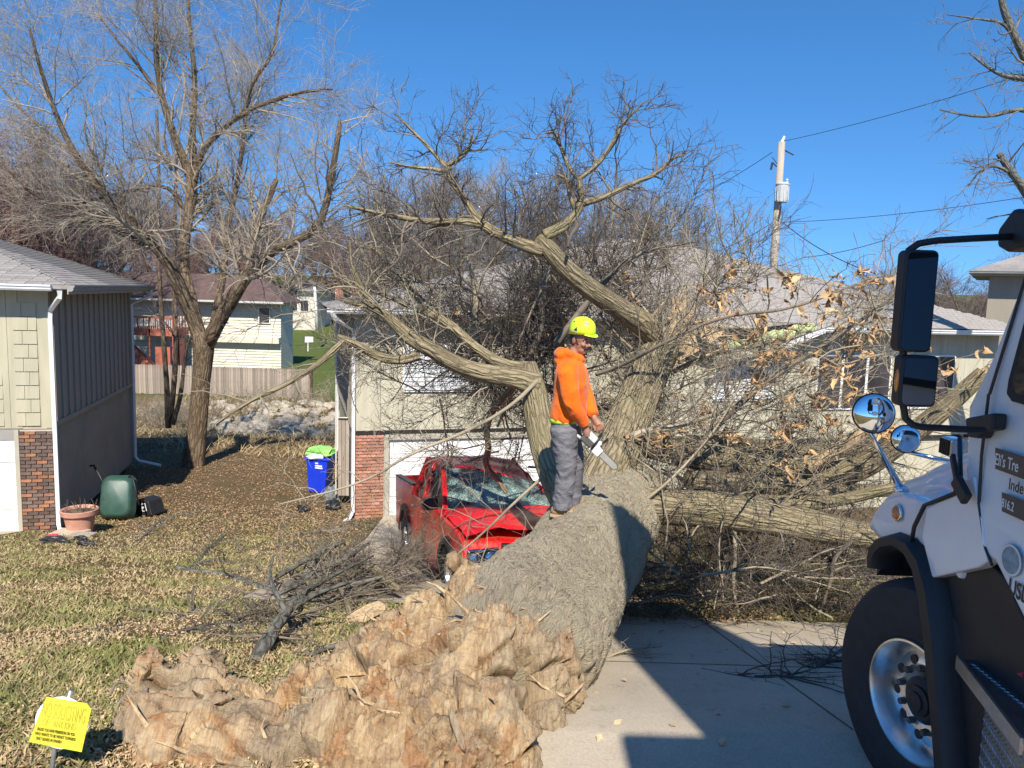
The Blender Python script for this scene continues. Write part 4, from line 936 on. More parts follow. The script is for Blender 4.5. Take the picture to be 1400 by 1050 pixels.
# crown crushed against the house: a dense tangle standing in front of the wall and over the roof
def mass(n, cx, cy, cY, sx, sy, sY, rbase, lng, up, K=8, bias=None):
    base = np.array([tuple(P(cx+rng.normal()*sx, cy+rng.normal()*sy, cY+rng.normal()*sY)) for _ in range(n)])
    dirs = nrm(rng.normal(size=(n, 3))*np.array([0.9, 0.6, 0.7])+np.array([0, 0.15, up])+(0 if bias is None else np.array(bias)))
    Ls = rng.uniform(lng[0], lng[1], n); pts = np.empty((n, K, 3)); pts[:, 0] = base; cur = dirs
    for k in range(1, K):
        cur = nrm(cur+rng.normal(size=(n, 3))*0.16); pts[:, k] = pts[:, k-1]+cur*(Ls/(K-1))[:, None]
    rb = rbase*rng.uniform(0.5, 1, n); return pts, rb[:, None]*np.linspace(1, 0.3, K)[None]
def above(pts, rad, zmin=0.02):      # drop what would sink into the ground
    ok = (pts[:, :, 2] > gz(0, pts[:, :, 1])+zmin).all(1); return pts[ok], rad[ok]
sets = []
for (n, cx, cy, cY, sx, sy, sY, rb_, lg, up, m2, m3) in (
        (66, 705, 480, 10.9, 60, 55, 0.8, 0.020, (1.0, 2.2), 0.7, 2100, 7000),
        (34, 740, 560, 11.2, 50, 50, 0.7, 0.020, (0.9, 1.9), 0.5, 800, 2800),
        (40, 835, 470, 11.2, 55, 60, 0.7, 0.022, (1.2, 2.4), 0.8, 1200, 4000),
        (30, 990, 510, 10.5, 80, 60, 0.8, 0.016, (1.0, 2.2), 0.4, 300, 480),
        (24, 1130, 540, 9.8, 90, 65, 0.8, 0.013, (0.9, 2.0), 0.3, 360, 700),
        (40, 1010, 640, 9.4, 110, 30, 0.7, 0.020, (0.8, 1.8), 0.1, 800, 2400),
        (14, 890, 570, 8.2, 40, 40, 0.3, 0.009, (0.7, 1.6), 0.4, 260, 600),
        (16, 1080, 480, 8.4, 90, 60, 0.5, 0.009, (0.7, 1.7), 0.35, 260, 450),
        (20, 585, 500, 10.9, 55, 55, 0.6, 0.011, (0.9, 2.0), 0.6, 300, 700),
        (40, 1000, 815, 7.35, 110, 26, 0.3, 0.011, (0.5, 1.3), -0.02, 700, 1900),
        (22, 550, 420, 11.0, 45, 45, 0.6, 0.014, (1.0, 2.2), 0.8, 420, 1400),
        (30, 900, 400, 12.0, 90, 30, 0.6, 0.016, (0.8, 1.8), 0.7, 640, 2000),
        (90, 1010, 775, 8.2, 110, 36, 0.5, 0.015, (0.6, 1.6), -0.05, 1700, 5200)):
    q0, r0 = mass(n, cx, cy, cY, sx, sy, sY, rb_, lg, up)
    q1, r1_ = grow(q0, r0, m2, (0.3, 1.0), (20, 65), 6, up=0.12, wig=0.2, rfac=0.55, rmin=0.004)
    q2, r2_ = grow(q1, r1_, m3, (0.15, 0.55), (20, 65), 4, up=0.06, wig=0.26, rfac=0.6, rmin=0.0028)
    sets.append((above(q0, r0), above(q1, r1_), above(q2, r2_)))
twig_object('tangled_branches', [(s[0][0], s[0][1], 7) for s in sets], 'twig_pale', ft)
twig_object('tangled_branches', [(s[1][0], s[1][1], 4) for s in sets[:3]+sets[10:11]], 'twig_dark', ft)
twig_object('tangled_branches', [(s[1][0], s[1][1], 4) for s in sets[3:9]+sets[11:-1]], 'twig_pale', ft)
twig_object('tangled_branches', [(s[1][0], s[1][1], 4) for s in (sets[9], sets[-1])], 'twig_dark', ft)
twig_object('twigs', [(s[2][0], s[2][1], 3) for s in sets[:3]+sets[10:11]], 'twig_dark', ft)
twig_object('twigs', [(s[2][0], s[2][1], 3) for s in sets[3:9]+sets[11:-1]], 'twig_mid', ft)
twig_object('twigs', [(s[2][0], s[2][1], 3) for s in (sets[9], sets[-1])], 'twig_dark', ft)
# pale diagonal branches across the house front on the right
a, ra = pack(['S3', 'S8', 'S2', 'S4', 'R0', 'R1', 'R4', 'R5', 'S0', 'S1', 'S5'])
e1, re1 = grow(a, ra, 150, (0.5, 1.6), (25, 75), 7, up=0.1, wig=0.18, rfac=0.45, rmax=0.013, rmin=0.005)
e2, re2 = grow(e1, re1, 400, (0.2, 0.8), (25, 70), 6, wig=0.24, rfac=0.6, rmin=0.0035)
e3, re3 = grow(e2, re2, 450, (0.1, 0.3), (25, 65), 4, wig=0.3, rfac=0.6, rmin=0.0024)
twig_object('twigs', [above(e1, re1)+(5,), above(e2, re2)+(4,), above(e3, re3)+(3,)], 'twig_mid', ft)
# twigs across the red pickup
k0, kr0 = mass(9, 640, 710, 8.6, 60, 40, 0.4, 0.005, (0.6, 1.4), 0.25)
k1, kr1 = grow(k0, kr0, 70, (0.2, 0.7), (20, 65), 5, wig=0.22, rfac=0.6, rmin=0.003)
twig_object('twigs', [above(k0, kr0)+(5,), above(k1, kr1)+(4,)], 'twig_mid', ft)

# --- dry leaves still hanging in clusters: a curled leaf mesh, copied
def leaf_mesh(seed):
    rs = random.Random(seed); pts = []; n = 7; b = MB()
    prof = [0.0, 0.55, 0.95, 1.0, 0.75, 0.45, 0.0]; bend = rs.uniform(0.7, 1.7); fold = rs.uniform(0.4, 1.2); tw = rs.uniform(-0.5, 0.5)
    vs = []
    for i in range(n):
        t = i/(n-1); a_ = bend*t*1.6; x = math.sin(a_)/bend*0.62 if bend else t; z = (math.cos(a_)-1)/bend*0.62
        w = prof[i]*0.22*(1+0.25*math.sin(i*2.4+seed))
        vs += [(x, -w*math.cos(fold), z+w*math.sin(fold)+tw*w*t), (x, 0, z), (x, w*math.cos(fold), z+w*math.sin(fold)-tw*w*t)]
    fs = []
    for i in range(n-1):
        for k in (0, 1): fs.append((i*3+k, i*3+k+1, i*3+k+4, i*3+k+3))
    me = bpy.data.meshes.new('leaf'); me.from_pydata(vs, [], fs); me.materials.append(MATS['leaf_dry'])
    me.polygons.foreach_set('use_smooth', np.ones(len(fs), dtype=bool)); return me
LEAF = [leaf_mesh(i) for i in range(6)]
fti = wmat(ft).inverted()
LEAVES = []
def leaf_cluster(c, n, size):
    for _ in range(n):
        q = Vector((random.gauss(0, 1), random.gauss(0, 1), random.gauss(-0.5, 0.7))).to_track_quat('X', 'Z').to_matrix().to_4x4()
        sc_ = size*random.uniform(0.7, 1.25)
        LEAVES.append((random.choice(LEAF), Matrix.Translation(Vector(c)+Vector((random.gauss(0, .02), random.gauss(0, .02), random.gauss(0, .02)))) @ q @ Matrix.Rotation(random.uniform(0, 6.28), 4, 'X') @ Matrix.Scale(sc_, 4), sc_))
tips = np.concatenate([e1[:, -1], e2[:, -1], c1[:, -1], c2[:, -1], b1[:, -1]]+[t_[0][0][:, -1] for t_ in sets]+[t_[1][0][:, -1] for t_ in sets])
_v = tips-np.array([0, 0, CAMZ]); _c = _v @ np.array(_f); TPX = np.stack([700+FPX*(_v @ np.array(_r))/_c, 525-FPX*(_v @ np.array(_u))/_c], 1); TNEAR = tips[:, 1] < 10.2
spots = [(1045, 520), (1075, 545), (1120, 545), (1170, 560), (1180, 490), (1155, 470), (1165, 440), (1140, 450), (1225, 385), (1160, 410), (1175, 400), (1130, 400), (1100, 430), (1070, 460), (1085, 480), (1105, 500), (1040, 500), (1000, 560),
         (990, 590), (1010, 600), (1050, 610), (1080, 590), (1100, 575), (1150, 540), (1170, 530), (1150, 590), (900, 590), (915, 600), (890, 610), (945, 585), (985, 410), (990, 380), (1015, 365), (860, 380), (870, 410), (975, 415), (1080, 390), (1200, 430), (1180, 455), (1060, 480), (1290, 500), (1330, 480), (1250, 470), (1300, 470), (1070, 570), (1025, 540), (960, 560), (930, 540), (1130, 640), (1080, 650),
         (620, 425), (668, 460), (720, 400), (770, 470), (745, 455), (870, 600), (1150, 380), (1185, 375), (1210, 385), (1010, 440), (1040, 450)]
spots += [(random.uniform(960, 1240), random.uniform(375, 600)) for _ in range(34)]+[(random.uniform(880, 1150), random.uniform(560, 640)) for _ in range(10)]
for i, (x, y) in enumerate(spots):
    dd_ = np.hypot(TPX[:, 0]-x, TPX[:, 1]-y)+np.where(TNEAR, 0, 400); k_ = np.argsort(dd_)[:3]
    for q_, k in enumerate(k_):
        if dd_[k] < 40: leaf_cluster(tips[k], random.choice((2, 3, 4)) if x > 850 else 1, random.uniform(0.12, 0.18) if x > 950 else 0.12)
LEAVES.sort(key=lambda t_: -t_[2]/t_[1].translation.length)
for me_, mx, _ in LEAVES[:300]:
    o = bpy.data.objects.new('leaf', me_); COL.objects.link(o); o.parent = ft; o.matrix_local = fti @ mx
if len(LEAVES) > 300:
    lb_ = MB()
    for me_, mx, _ in LEAVES[300:]: lb_.add([mx @ v.co for v in me_.vertices], [tuple(p_.vertices) for p_ in me_.polygons])
    lb_.build('leaves', 'leaf_dry', ft, smooth=True)['kind'] = 'stuff'
# ================================================================== torn-off branches lying on the lawn
def lawn_branch(name, label, spec, mat, m1, m2, group=None, sides=9, lng=(0.4, 1.1), up=0.15, tw='twig_mid', extra=(), flat=0.5):
    a, b = PL(spec); base = a[0]
    t = thing(name, label, 'branch', base, group=group)
    limb('stem', a, b, mat, t, sides); par = [resample(a, b, 16)]
    for e in extra:
        a2, b2 = PL(e); limb('side_branch', a2, b2, mat, t, 7); par.append(resample(a2, b2, 16))
    A = np.stack([x[0] for x in par]); B = np.stack([x[1] for x in par])
    g1, h1 = grow(A, B, m1, lng, (25, 95), 7, up=up, wig=0.2, rfac=0.5, rmax=0.012, rmin=0.004)
    g2, h2 = grow(g1, h1, m2, (0.15, 0.5), (30, 95), 5, up=0.05, wig=0.26, rfac=0.6, rmin=0.0028)
    for q in (g1, g2):
        gg = gz(0, q[:, :, 1]); q[:, :, 2] = gg+0.02+np.maximum(q[:, :, 2]-gg, 0.0)*flat
    twig_object('twigs', [above(g1, h1, -0.1)+(5,), above(g2, h2, -0.1)+(3,)], tw, t)
    return t
def ground_spec(pts, lift=0.04):
    out = []
    for (x, y, w) in pts:
        g = G(x, y); out.append((x, y, g.y-0.02, w))
    return out
gr = 'torn branches on the lawn'
lawn_branch('broken_branch', 'thick lichen grey broken branch propped up beside the torn roots', [(340, 925, 5.25, 24), (362, 880, 5.6, 21), (385, 845, 6.1, 16), (398, 828, 6.4, 11), (420, 806, 7.0, 8), (465, 782, 7.9, 5), (510, 760, 8.6, 3)], 'grey_bark', 45, 260, gr,
             extra=([(392, 838, 6.2, 9), (375, 808, 6.6, 7), (368, 785, 7.0, 5), (374, 760, 7.4, 3)], [(395, 835, 6.3, 10), (430, 812, 6.9, 8), (480, 795, 7.4, 5)]))
lawn_branch('broken_branch', 'long dark bent branch lying flat on leafy grass', ground_spec([(243, 778, 9), (270, 782, 8), (310, 786, 10), (345, 800, 11), (380, 812, 9), (430, 830, 6)]), 'grey_bark', 26, 160, gr, tw='twig_dark', extra=(ground_spec([(262, 782, 6), (272, 765, 6), (290, 745, 5), (310, 730, 3)]), ground_spec([(255, 778, 6), (290, 765, 6), (330, 772, 5), (355, 780, 3)])))
lawn_branch('broken_branch', 'dark branch with pale split end on the grass', ground_spec([(238, 848, 5), (265, 835, 8), (300, 828, 7), (342, 818, 5)]), 'grey_bark', 14, 70, gr, tw='twig_mid')
lawn_branch('broken_branch', 'bushy dark twig bundle on grass near the torn roots', ground_spec([(220, 872, 5), (255, 862, 8), (290, 857, 13), (330, 858, 9), (370, 845, 5)]), 'grey_bark', 40, 260, gr, tw='twig_dark', lng=(0.25, 0.7), extra=(ground_spec([(285, 855, 8), (320, 850, 9), (355, 842, 5)]), ground_spec([(300, 862, 7), (340, 872, 7), (380, 878, 4)])))
lawn_branch('broken_branch', 'mossy greenish branch leading from twig heap to the pickup', [(545, 805, 8.2, 9), (530, 795, 8.4, 13), (505, 772, 8.9, 14), (480, 785, 8.6, 12), (450, 795, 8.2, 10), (420, 798, 8.0, 7)], 'limb_bark', 40, 300, gr, tw='twig_mid')
lawn_branch('broken_branch', 'short mossy stub branch in front of the twig heap', [(480, 845, 7.0, 8), (477, 830, 7.2, 9), (470, 812, 7.5, 8), (462, 800, 7.7, 4)], 'limb_bark', 8, 40, gr)
lawn_branch('broken_branch', 'thin arched branch beside the trunk edge', [(360, 925, 5.2, 4), (420, 895, 5.5, 6), (470, 880, 5.7, 7), (520, 862, 6.0, 5), (560, 850, 6.3, 3)], 'grey_bark', 18, 60, gr)
t = lawn_branch('twig_heap', 'dense heap of fine grey twigs beside the red pickup', [(380, 812, 7.9, 8), (425, 790, 8.4, 10), (470, 765, 8.9, 8), (505, 742, 9.6, 4)], 'grey_bark', 110, 900, None, lng=(0.5, 1.4), up=0.06, flat=0.6,
             extra=([(400, 820, 7.7, 8), (460, 805, 8.0, 9), (520, 790, 8.3, 6)], [(360, 800, 8.0, 6), (410, 770, 8.6, 8), (470, 740, 9.4, 6)], [(420, 790, 8.3, 7), (430, 765, 8.7, 6), (455, 735, 9.4, 3)]))
lawn_branch('twig_heap', 'loose twig heap against the flank of the red pickup', [(470, 800, 8.4, 6), (510, 785, 8.7, 7), (545, 765, 9.2, 5), (560, 740, 9.9, 3)], 'grey_bark', 90, 800, None, lng=(0.4, 1.1), up=0.1, flat=0.8)
lawn_branch('broken_branch', 'dead branch with fine twigs on bare litter by the upturned tub', ground_spec([(186, 742, 3), (200, 730, 6), (215, 715, 6), (245, 703, 4), (290, 697, 2)]), 'grey_bark', 20, 130, gr, tw='twig_mid', lng=(0.3, 0.8))
lawn_branch('broken_branch', 'thin fallen twig spray on grass in front of the leaf litter', ground_spec([(115, 880, 3), (150, 868, 5), (180, 848, 4), (215, 832, 2)]), 'grey_bark', 8, 40, gr, tw='twig_dark', lng=(0.2, 0.5))
lawn_branch('broken_branch', 'slender branch lying beyond the twig heap near brick garage pier', ground_spec([(400, 730, 4), (440, 727, 5), (480, 722, 4), (520, 716, 2)]), 'grey_bark', 12, 60, gr, lng=(0.3, 0.7))
lawn_branch('broken_branch', 'branch tangle on shaded concrete beside the truck wheel', ground_spec([(960, 915, 4), (1030, 930, 6), (1090, 925, 6), (1150, 900, 5)]), 'grey_bark', 30, 160, gr, tw='twig_dark', lng=(0.3, 0.9), up=0.05)
lawn_branch('broken_branch', 'pale twig poking out over the concrete beside the trunk', [(815, 905, 5.7, 3), (850, 890, 5.8, 4), (872, 886, 5.9, 3), (905, 884, 6.0, 2)], 'twig_pale', 10, 20, gr, tw='twig_pale', lng=(0.12, 0.3), sides=6)
ch = thing('wood_chip', 'orange splinter of fresh torn wood on the grass', 'wood chip', G(495, 852))
q = G(495, 852); MB().prism([(q.x-.16, q.y-.05, q.z+.03), (q.x+.05, q.y-.08, q.z+.05), (q.x+.2, q.y+.05, q.z+.1), (q.x+.12, q.y+.1, q.z+.12), (q.x-.05, q.y+.03, q.z+.08)], (0.01, 0.03, 0.05)).build('splinter', 'fresh_wood', ch)
# ================================================================== standing trees
def bare_tree(name, label, base, limbs, bark, twig, m=(150, 1200, 6000), lens=((1.2, 3.0), (0.6, 1.6), (0.3, 0.9)), ups=(0.2, 0.1, 0.0), curl=(0, 0, 0), rmins=(0.012, 0.007, 0.0045), group=None, nlimb=None, sides=10):
    t = thing(name, label, 'tree', base, group=group); par = []
    for i, (a, b) in enumerate(limbs):
        o, p_, r_ = limb('trunk' if i < (nlimb or 1) else 'limb', a, b, bark, t, sides if i < 3 else 8, K=26 if i < 3 else 16, rough=0.05)
        par.append(resample(a, b, 20))
    A = np.stack([x[0] for x in par[(nlimb or 1):] or par]); B = np.stack([x[1] for x in par[(nlimb or 1):] or par])
    g1, h1 = grow(A, B, m[0], lens[0], (25, 70), 8, up=ups[0], wig=0.17, rfac=0.38, rmin=rmins[0], tmin=0.25, curl=curl[0])
    g2, h2 = grow(g1, h1, m[1], lens[1], (25, 65), 6, up=ups[1], wig=0.2, rfac=0.55, rmin=rmins[1], curl=curl[1])
    g3, h3 = grow(g2, h2, m[2], lens[2], (20, 60), 5, up=ups[2], wig=0.22, rfac=0.6, rmin=rmins[2], curl=curl[2])
    twig_object('crown', [(g1, h1, 6), (g2, h2, 4)], twig, t, kind=None)
    twig_object('twigs', [(g3, h3, 3)], twig, t)
    return t
# the big maple between the two houses
D = 22.2
sp_ = lambda L_: PL(L_)
big = [sp_([(262, 648, D, 46), (268, 600, D, 33), (272, 550, D, 33), (277, 500, D, 35), (278, 470, D, 40), (276, 455, D, 34)]),
       sp_([(276, 470, D, 30), (262, 430, D, 26), (245, 390, D-.3, 25), (225, 350, D-.6, 22), (195, 320, D-1, 19), (160, 285, D-1.4, 16), (120, 240, D-1.8, 13), (85, 180, D-2.2, 10), (60, 110, D-2.5, 7), (40, 40, D-2.7, 4)]),
       sp_([(276, 465, D, 24), (258, 400, D+.3, 20), (248, 350, D+.5, 20), (258, 290, D+.6, 21), (265, 245, D+.7, 20), (245, 205, D+.6, 14), (222, 140, D+.5, 11), (212, 80, D+.4, 9), (215, 20, D+.4, 6), (205, -60, D+.4, 3)]),
       sp_([(265, 250, D+.7, 16), (262, 180, D+.9, 12), (268, 110, D+1, 10), (258, 30, D+1, 7), (255, -60, D+1, 4)]),
       sp_([(265, 245, D+.7, 15), (275, 205, D+.5, 13), (300, 180, D+.2, 11), (330, 155, D, 9), (365, 140, D-.2, 8), (410, 125, D-.4, 6), (455, 122, D-.6, 3)]),
       sp_([(282, 470, D, 32), (310, 420, D-.2, 26), (335, 380, D-.4, 24), (365, 345, D-.7, 20), (405, 330, D-1, 16), (440, 310, D-1.3, 14), (452, 250, D-1.5, 12), (460, 200, D-1.6, 12), (465, 165, D-1.6, 8)]),
       sp_([(290, 455, D, 18), (305, 380, D+.6, 14), (310, 310, D+.9, 12), (325, 250, D+1.1, 10), (332, 195, D+1.2, 8), (340, 120, D+1.2, 5)]),
       sp_([(340, 375, D-.4, 18), (342, 335, D-.2, 18), (352, 305, D, 15), (368, 270, D+.1, 13), (378, 245, D+.1, 10)]),
       sp_([(255, 290, D+.6, 8), (230, 250, D+.5, 7), (180, 260, D, 6), (120, 275, D-.5, 5), (60, 290, D-.8, 3)]),
       sp_([(220, 345, D-.6, 11), (165, 320, D-.9, 8), (110, 280, D-1.5, 7), (50, 275, D-2, 5), (0, 220, D-2.5, 3)]),
       sp_([(222, 135, D+.5, 8), (190, 90, D+.3, 6), (160, 55, D, 5), (135, 20, D, 3)]),
       sp_([(333, 155, D, 8), (345, 110, D, 7), (375, 75, D, 6), (380, 20, D, 4), (395, -40, D, 2)]),
       sp_([(160, 285, D-1.4, 9), (110, 215, D-1, 7), (50, 170, D-.5, 6), (0, 120, D, 4), (-40, 60, D, 2)])]
big = [(a, [r_*(0.74 if k == 0 else 0.72) for r_ in b]) for k, (a, b) in enumerate(big)]
bare_tree('maple_tree', 'tall bare forked tree standing between the two houses', tuple(G(262, 645)), big, 'standing_bark', 'twig_tree', (300, 3200, 20000), ((1.2, 3.6), (0.7, 1.8), (0.3, 1.0)), (0.18, 0.12, 0.05), rmins=(0.009, 0.005, 0.0036), nlimb=1, sides=18)
# two thin pale-barked trees behind the house corner
for (x0_, lab) in ((236, 'slim clump of dark stems rising behind the batten wall'),):
    Dd = 29.0
    lb = [sp_([(x0_-6, 585, Dd, 8), (x0_-8, 520, Dd, 7), (x0_-16, 420, Dd, 6), (x0_-20, 340, Dd, 5), (x0_-18, 250, Dd, 4), (x0_-22, 150, Dd, 4)]),
          sp_([(x0_-4, 575, Dd, 8), (x0_+5, 500, Dd, 7), (x0_+3, 420, Dd, 6), (x0_+2, 320, Dd, 5), (x0_+6, 200, Dd, 3)]),
          sp_([(x0_, 580, Dd, 7), (x0_+12, 540, Dd, 6), (x0_+18, 470, Dd, 4), (x0_+40, 440, Dd, 2)])]
    bare_tree('slim_tree', lab, tuple(P(x0_-4, 588, Dd)), lb, 'standing_bark', 'twig_far', (30, 160, 600), ((0.8, 2.0), (0.5, 1.2), (0.3, 0.8)), rmins=(0.014, 0.008, 0.006), nlimb=1)
# tree at the right edge of the picture, reaching in over the truck
DR = 16.0
rt_ = [sp_([(1560, 640, DR, 46), (1530, 420, DR, 40), (1500, 300, DR, 34), (1470, 180, DR, 26), (1440, 100, DR, 20)]),
       sp_([(1470, 190, DR, 16), (1410, 95, DR, 12), (1385, 45, DR, 10), (1370, 8, DR, 8), (1362, -40, DR, 5)]),
       sp_([(1480, 330, DR, 18), (1420, 290, DR, 13), (1398, 255, DR, 11), (1380, 232, DR, 10), (1366, 210, DR, 8)]),
       sp_([(1480, 230, DR, 10), (1420, 155, DR, 7), (1390, 148, DR, 6), (1355, 160, DR, 5), (1320, 158, DR, 3), (1285, 150, DR, 2)]),
       sp_([(1470, 150, DR, 9), (1400, 105, DR, 7), (1370, 105, DR, 5), (1345, 88, DR, 4), (1325, 72, DR, 2)]),
       sp_([(1390, 60, DR, 5), (1373, 30, DR, 4), (1345, 27, DR, 3), (1295, 20, DR, 1.6)]),
       sp_([(1385, 238, DR, 6), (1360, 225, DR, 4), (1340, 232, DR, 3), (1324, 255, DR, 2)])]
bare_tree('bare_tree', 'bare grey tree reaching in over the white truck', tuple(G(1560, 560)), rt_, 'grey_bark', 'twig_mid', (46, 230, 420), ((0.5, 1.4), (0.3, 0.8), (0.2, 0.5)), (0.15, 0.1, 0), rmins=(0.008, 0.006, 0.004), nlimb=1)
# generic far trees: three grown once, copied about
def far_tree_proto(kind, seed, h=11.0):
    global rng
    old = rng; rng = np.random.default_rng(seed); par = []
    n = {'round': 7, 'tall': 5, 'bush': 9}[kind]
    tr_ = resample([(0, 0, -0.3), (0.1, 0, h*0.25), (0, 0.1, h*0.45)], [0.26, 0.2, 0.15], 20); par.append(tr_)
    for i in range(n):
        a_ = rng.uniform(0, 6.28); sp = {'round': 0.42, 'tall': 0.13, 'bush': 0.5}[kind]*h*rng.uniform(0.6, 1.1); z0_ = h*rng.uniform(0.2, 0.42); top = h*rng.uniform(0.75, 1.05)
        par.append(resample([(0, 0.05, z0_), (math.cos(a_)*sp*0.45, math.sin(a_)*sp*0.45, z0_+(top-z0_)*0.45), (math.cos(a_)*sp, math.sin(a_)*sp, top)], [0.13, 0.09, 0.03], 20))
    A = np.stack([q[0] for q in par]); B = np.stack([q[1] for q in par])
    wt = np.ones(len(par)); wt[0] = 0.2
    g1, h1 = grow(A, B, 110, (1.2, 3.2), (22, 60), 7, up=0.3, wig=0.15, rfac=0.5, rmin=0.022, wt=wt)
    g2, h2 = grow(g1, h1, 800, (0.8, 2.0), (20, 60), 5, up=0.22, wig=0.18, rfac=0.55, rmin=0.014)
    g3, h3 = grow(g2, h2, 3600, (0.5, 1.3), (20, 60), 4, up=0.15, wig=0.2, rfac=0.6, rmin=0.010)
    rng = old
    tv, tf = tubes_arrays(A, B, 7); cv, cf = [], []; k = 0
    for q, w_, s in ((g1, h1, 4), (g2, h2, 3), (g3, h3, 3)):
        v, f = tubes_arrays(q, w_, s); cv.append(v); cf.append(f+k); k += len(v)
    return fast_mesh('trunk', tv, tf, 4, ['standing_bark'], True), np.concatenate(cv), np.concatenate(cf)
PROTO = {}
for k, sd_ in (('round', 3), ('tall', 9), ('bush', 21)):
    tm, cv, cf = far_tree_proto(k, sd_)
    PROTO[k] = (tm, {c: fast_mesh('crown', cv, cf, 4, [c], True) for c in ('twig_far', 'twig_far_red', 'twig_far_pale')})
def far_tree(px, Y, kind, color, h, rot, label, group, name='far_tree', sink=0.0):
    x = (px-700)/FPX*Y
    t = thing(name, label, 'tree', (x, Y, float(gz(x, Y))-sink), rot, group)
    t.scale = (h/11.0, h/11.0, h/11.0)
    for nm, me in (('trunk', PROTO[kind][0]), ('crown', PROTO[kind][1][color])):
        o = bpy.data.objects.new(nm, me); COL.objects.link(o); o.parent = t
    return t
g1_ = 'bare trees behind the damaged house'
for i, (px, Y, h) in enumerate(((515, 44, 12.0), (575, 42, 11.5), (630, 47, 12.6), (680, 44, 11.6), (735, 48, 12.4), (800, 46, 11.8), (865, 50, 12.0), (935, 48, 11.2))):
    far_tree(px, Y, 'tall', 'twig_far_pale', h, i*1.3, 'slender pale grey bare tree rising behind the crushed roof', g1_)
g2_ = 'reddish bare trees on the far slope'
for i, (px, Y, h) in enumerate(((-60, 70, 15), (20, 78, 14), (95, 72, 13), (160, 84, 14), (215, 76, 11), (255, 90, 12), (300, 80, 10.5), (345, 92, 12), (390, 84, 10.5), (430, 96, 12), (470, 88, 11), (60, 100, 16), (130, 105, 16), (200, 108, 14), (270, 112, 13), (330, 115, 13), (400, 118, 13), (460, 120, 13), (520, 110, 13), (560, 100, 12), (-20, 110, 18), (-120, 90, 17))):
    far_tree(px, Y, ('bush', 'round')[i % 2], ('twig_far_red', 'twig_far_red', 'twig_far')[i % 3], h, i*2.1, ('broad bushy bare tree on the slope behind the cream house', 'upright bare tree with spreading limbs on the slope behind the cream house')[i % 2], g2_)
g3_ = 'bare trees right of the utility pole'
for i, (px, Y, h) in enumerate(((1190, 48, 7.0), (1235, 55, 8.5), (1285, 46, 8.6), (1310, 52, 9.2), (1345, 47, 8.2), (1110, 60, 7.2), (1060, 58, 6.6))):
    far_tree(px, Y, ('round', 'bush')[i % 2], 'twig_far', h, i*1.7, ('small rounded bare tree beyond the damaged roof and utility pole', 'low bushy bare tree beyond the damaged roof and utility pole')[i % 2], g3_)
g4_ = 'pale trunked trees behind the left roof'
for i, (px, Y, h) in enumerate(((18, 42, 13), (68, 46, 12.5), (85, 44, 12), (45, 50, 14), (-20, 45, 14), (120, 52, 12))):
    far_tree(px, Y, ('tall', 'round')[i % 2], ('twig_far_red', 'twig_far')[i % 2], h, i*0.9, ('tall narrow bare tree rising behind the beige house roof', 'spreading bare tree rising behind the beige house roof')[i % 2], g4_)
# brush on the near bank
bs = thing('brush', 'tangle of low bare brush on the creek bank', 'brush', tuple(G(250, 580)))
q0 = np.array([tuple(G(rng.uniform(185, 300), rng.uniform(572, 590))) for _ in range(120)]+[tuple(G(rng.uniform(290, 470), rng.uniform(548, 562))) for _ in range(90)])
dirs = nrm(rng.normal(size=(len(q0), 3))*np.array([0.6, 0.6, 0.2])+np.array([0, 0, 0.9])); K_ = 6; pts = np.empty((len(q0), K_, 3)); pts[:, 0] = q0; cur = dirs
for k in range(1, K_): cur = nrm(cur+rng.normal(size=cur.shape)*0.2); pts[:, k] = pts[:, k-1]+cur*0.25
rd = np.full((len(q0), 1), 0.012)*np.linspace(1, 0.4, K_)[None]
s1, sr1 = grow(pts, rd, 1500, (0.4, 1.1), (20, 60), 4, up=0.1, rmin=0.006); s2, sr2 = grow(s1, sr1, 2200, (0.2, 0.6), (20, 60), 4, rmin=0.005)
twig_object('stems', [(pts, rd, 4)], 'twig_mid', bs); twig_object('twigs', [(s1, sr1, 3), (s2, sr2, 3)], 'twig_tree', bs)
# ================================================================== behind: fence, creek rocks, cream house, pole
fe = thing('board_fence', 'weathered grey wooden privacy fence behind the creek', 'fence', tuple(P(300, 540, 46)))
fmesh = MB().prism([(0, 0, 0), (0.138, 0, 0), (0.138, 0, 1.72), (0.10, 0, 1.78), (0.04, 0, 1.78), (0, 0, 1.72)], (0, 0.02, 0)).mesh('board', 'fence_wood')
pi = wmat(fe).inverted(); xa, xb = P(150, 540, 46).x, P(424, 540, 46).x
x = xa
while x < xb:
    o = bpy.data.objects.new('board', fmesh); COL.objects.link(o); o.parent = fe
    o.matrix_local = pi @ Matrix.Translation((x, 46+random.uniform(-.01, .01), float(gz(x, 46))+0.03+random.uniform(-.02, .02)))
    x += 0.147
MB().bar((xa, 46.06, float(gz(0, 46))+0.5), (xb, 46.06, float(gz(0, 46))+0.5), 0.04, 0.09).build('rail', 'fence_wood', fe)
MB().bar((xa, 46.06, float(gz(0, 46))+1.4), (xb, 46.06, float(gz(0, 46))+1.4), 0.04, 0.09).build('rail', 'fence_wood', fe)
MB().bar((xb+.08, 46.0, float(gz(0, 46))), (xb+.08, 46.0, float(gz(0, 46))+2.1), 0.12, 0.12).build('post', 'deck_dark', fe)
# second fence run further back
fe2 = thing('board_fence', 'low grey fence with rail on the far lawn beside the cream house', 'fence', tuple(P(405, 490, 62)))
pi2 = wmat(fe2).inverted(); zb = P(405, 520, 62).z
for i in range(36):
    o = bpy.data.objects.new('board', fmesh); COL.objects.link(o); o.parent = fe2
    o.matrix_local = pi2 @ Matrix.Translation((P(383, 520, 62).x+i*0.147, 62+random.uniform(-.01, .01), zb))
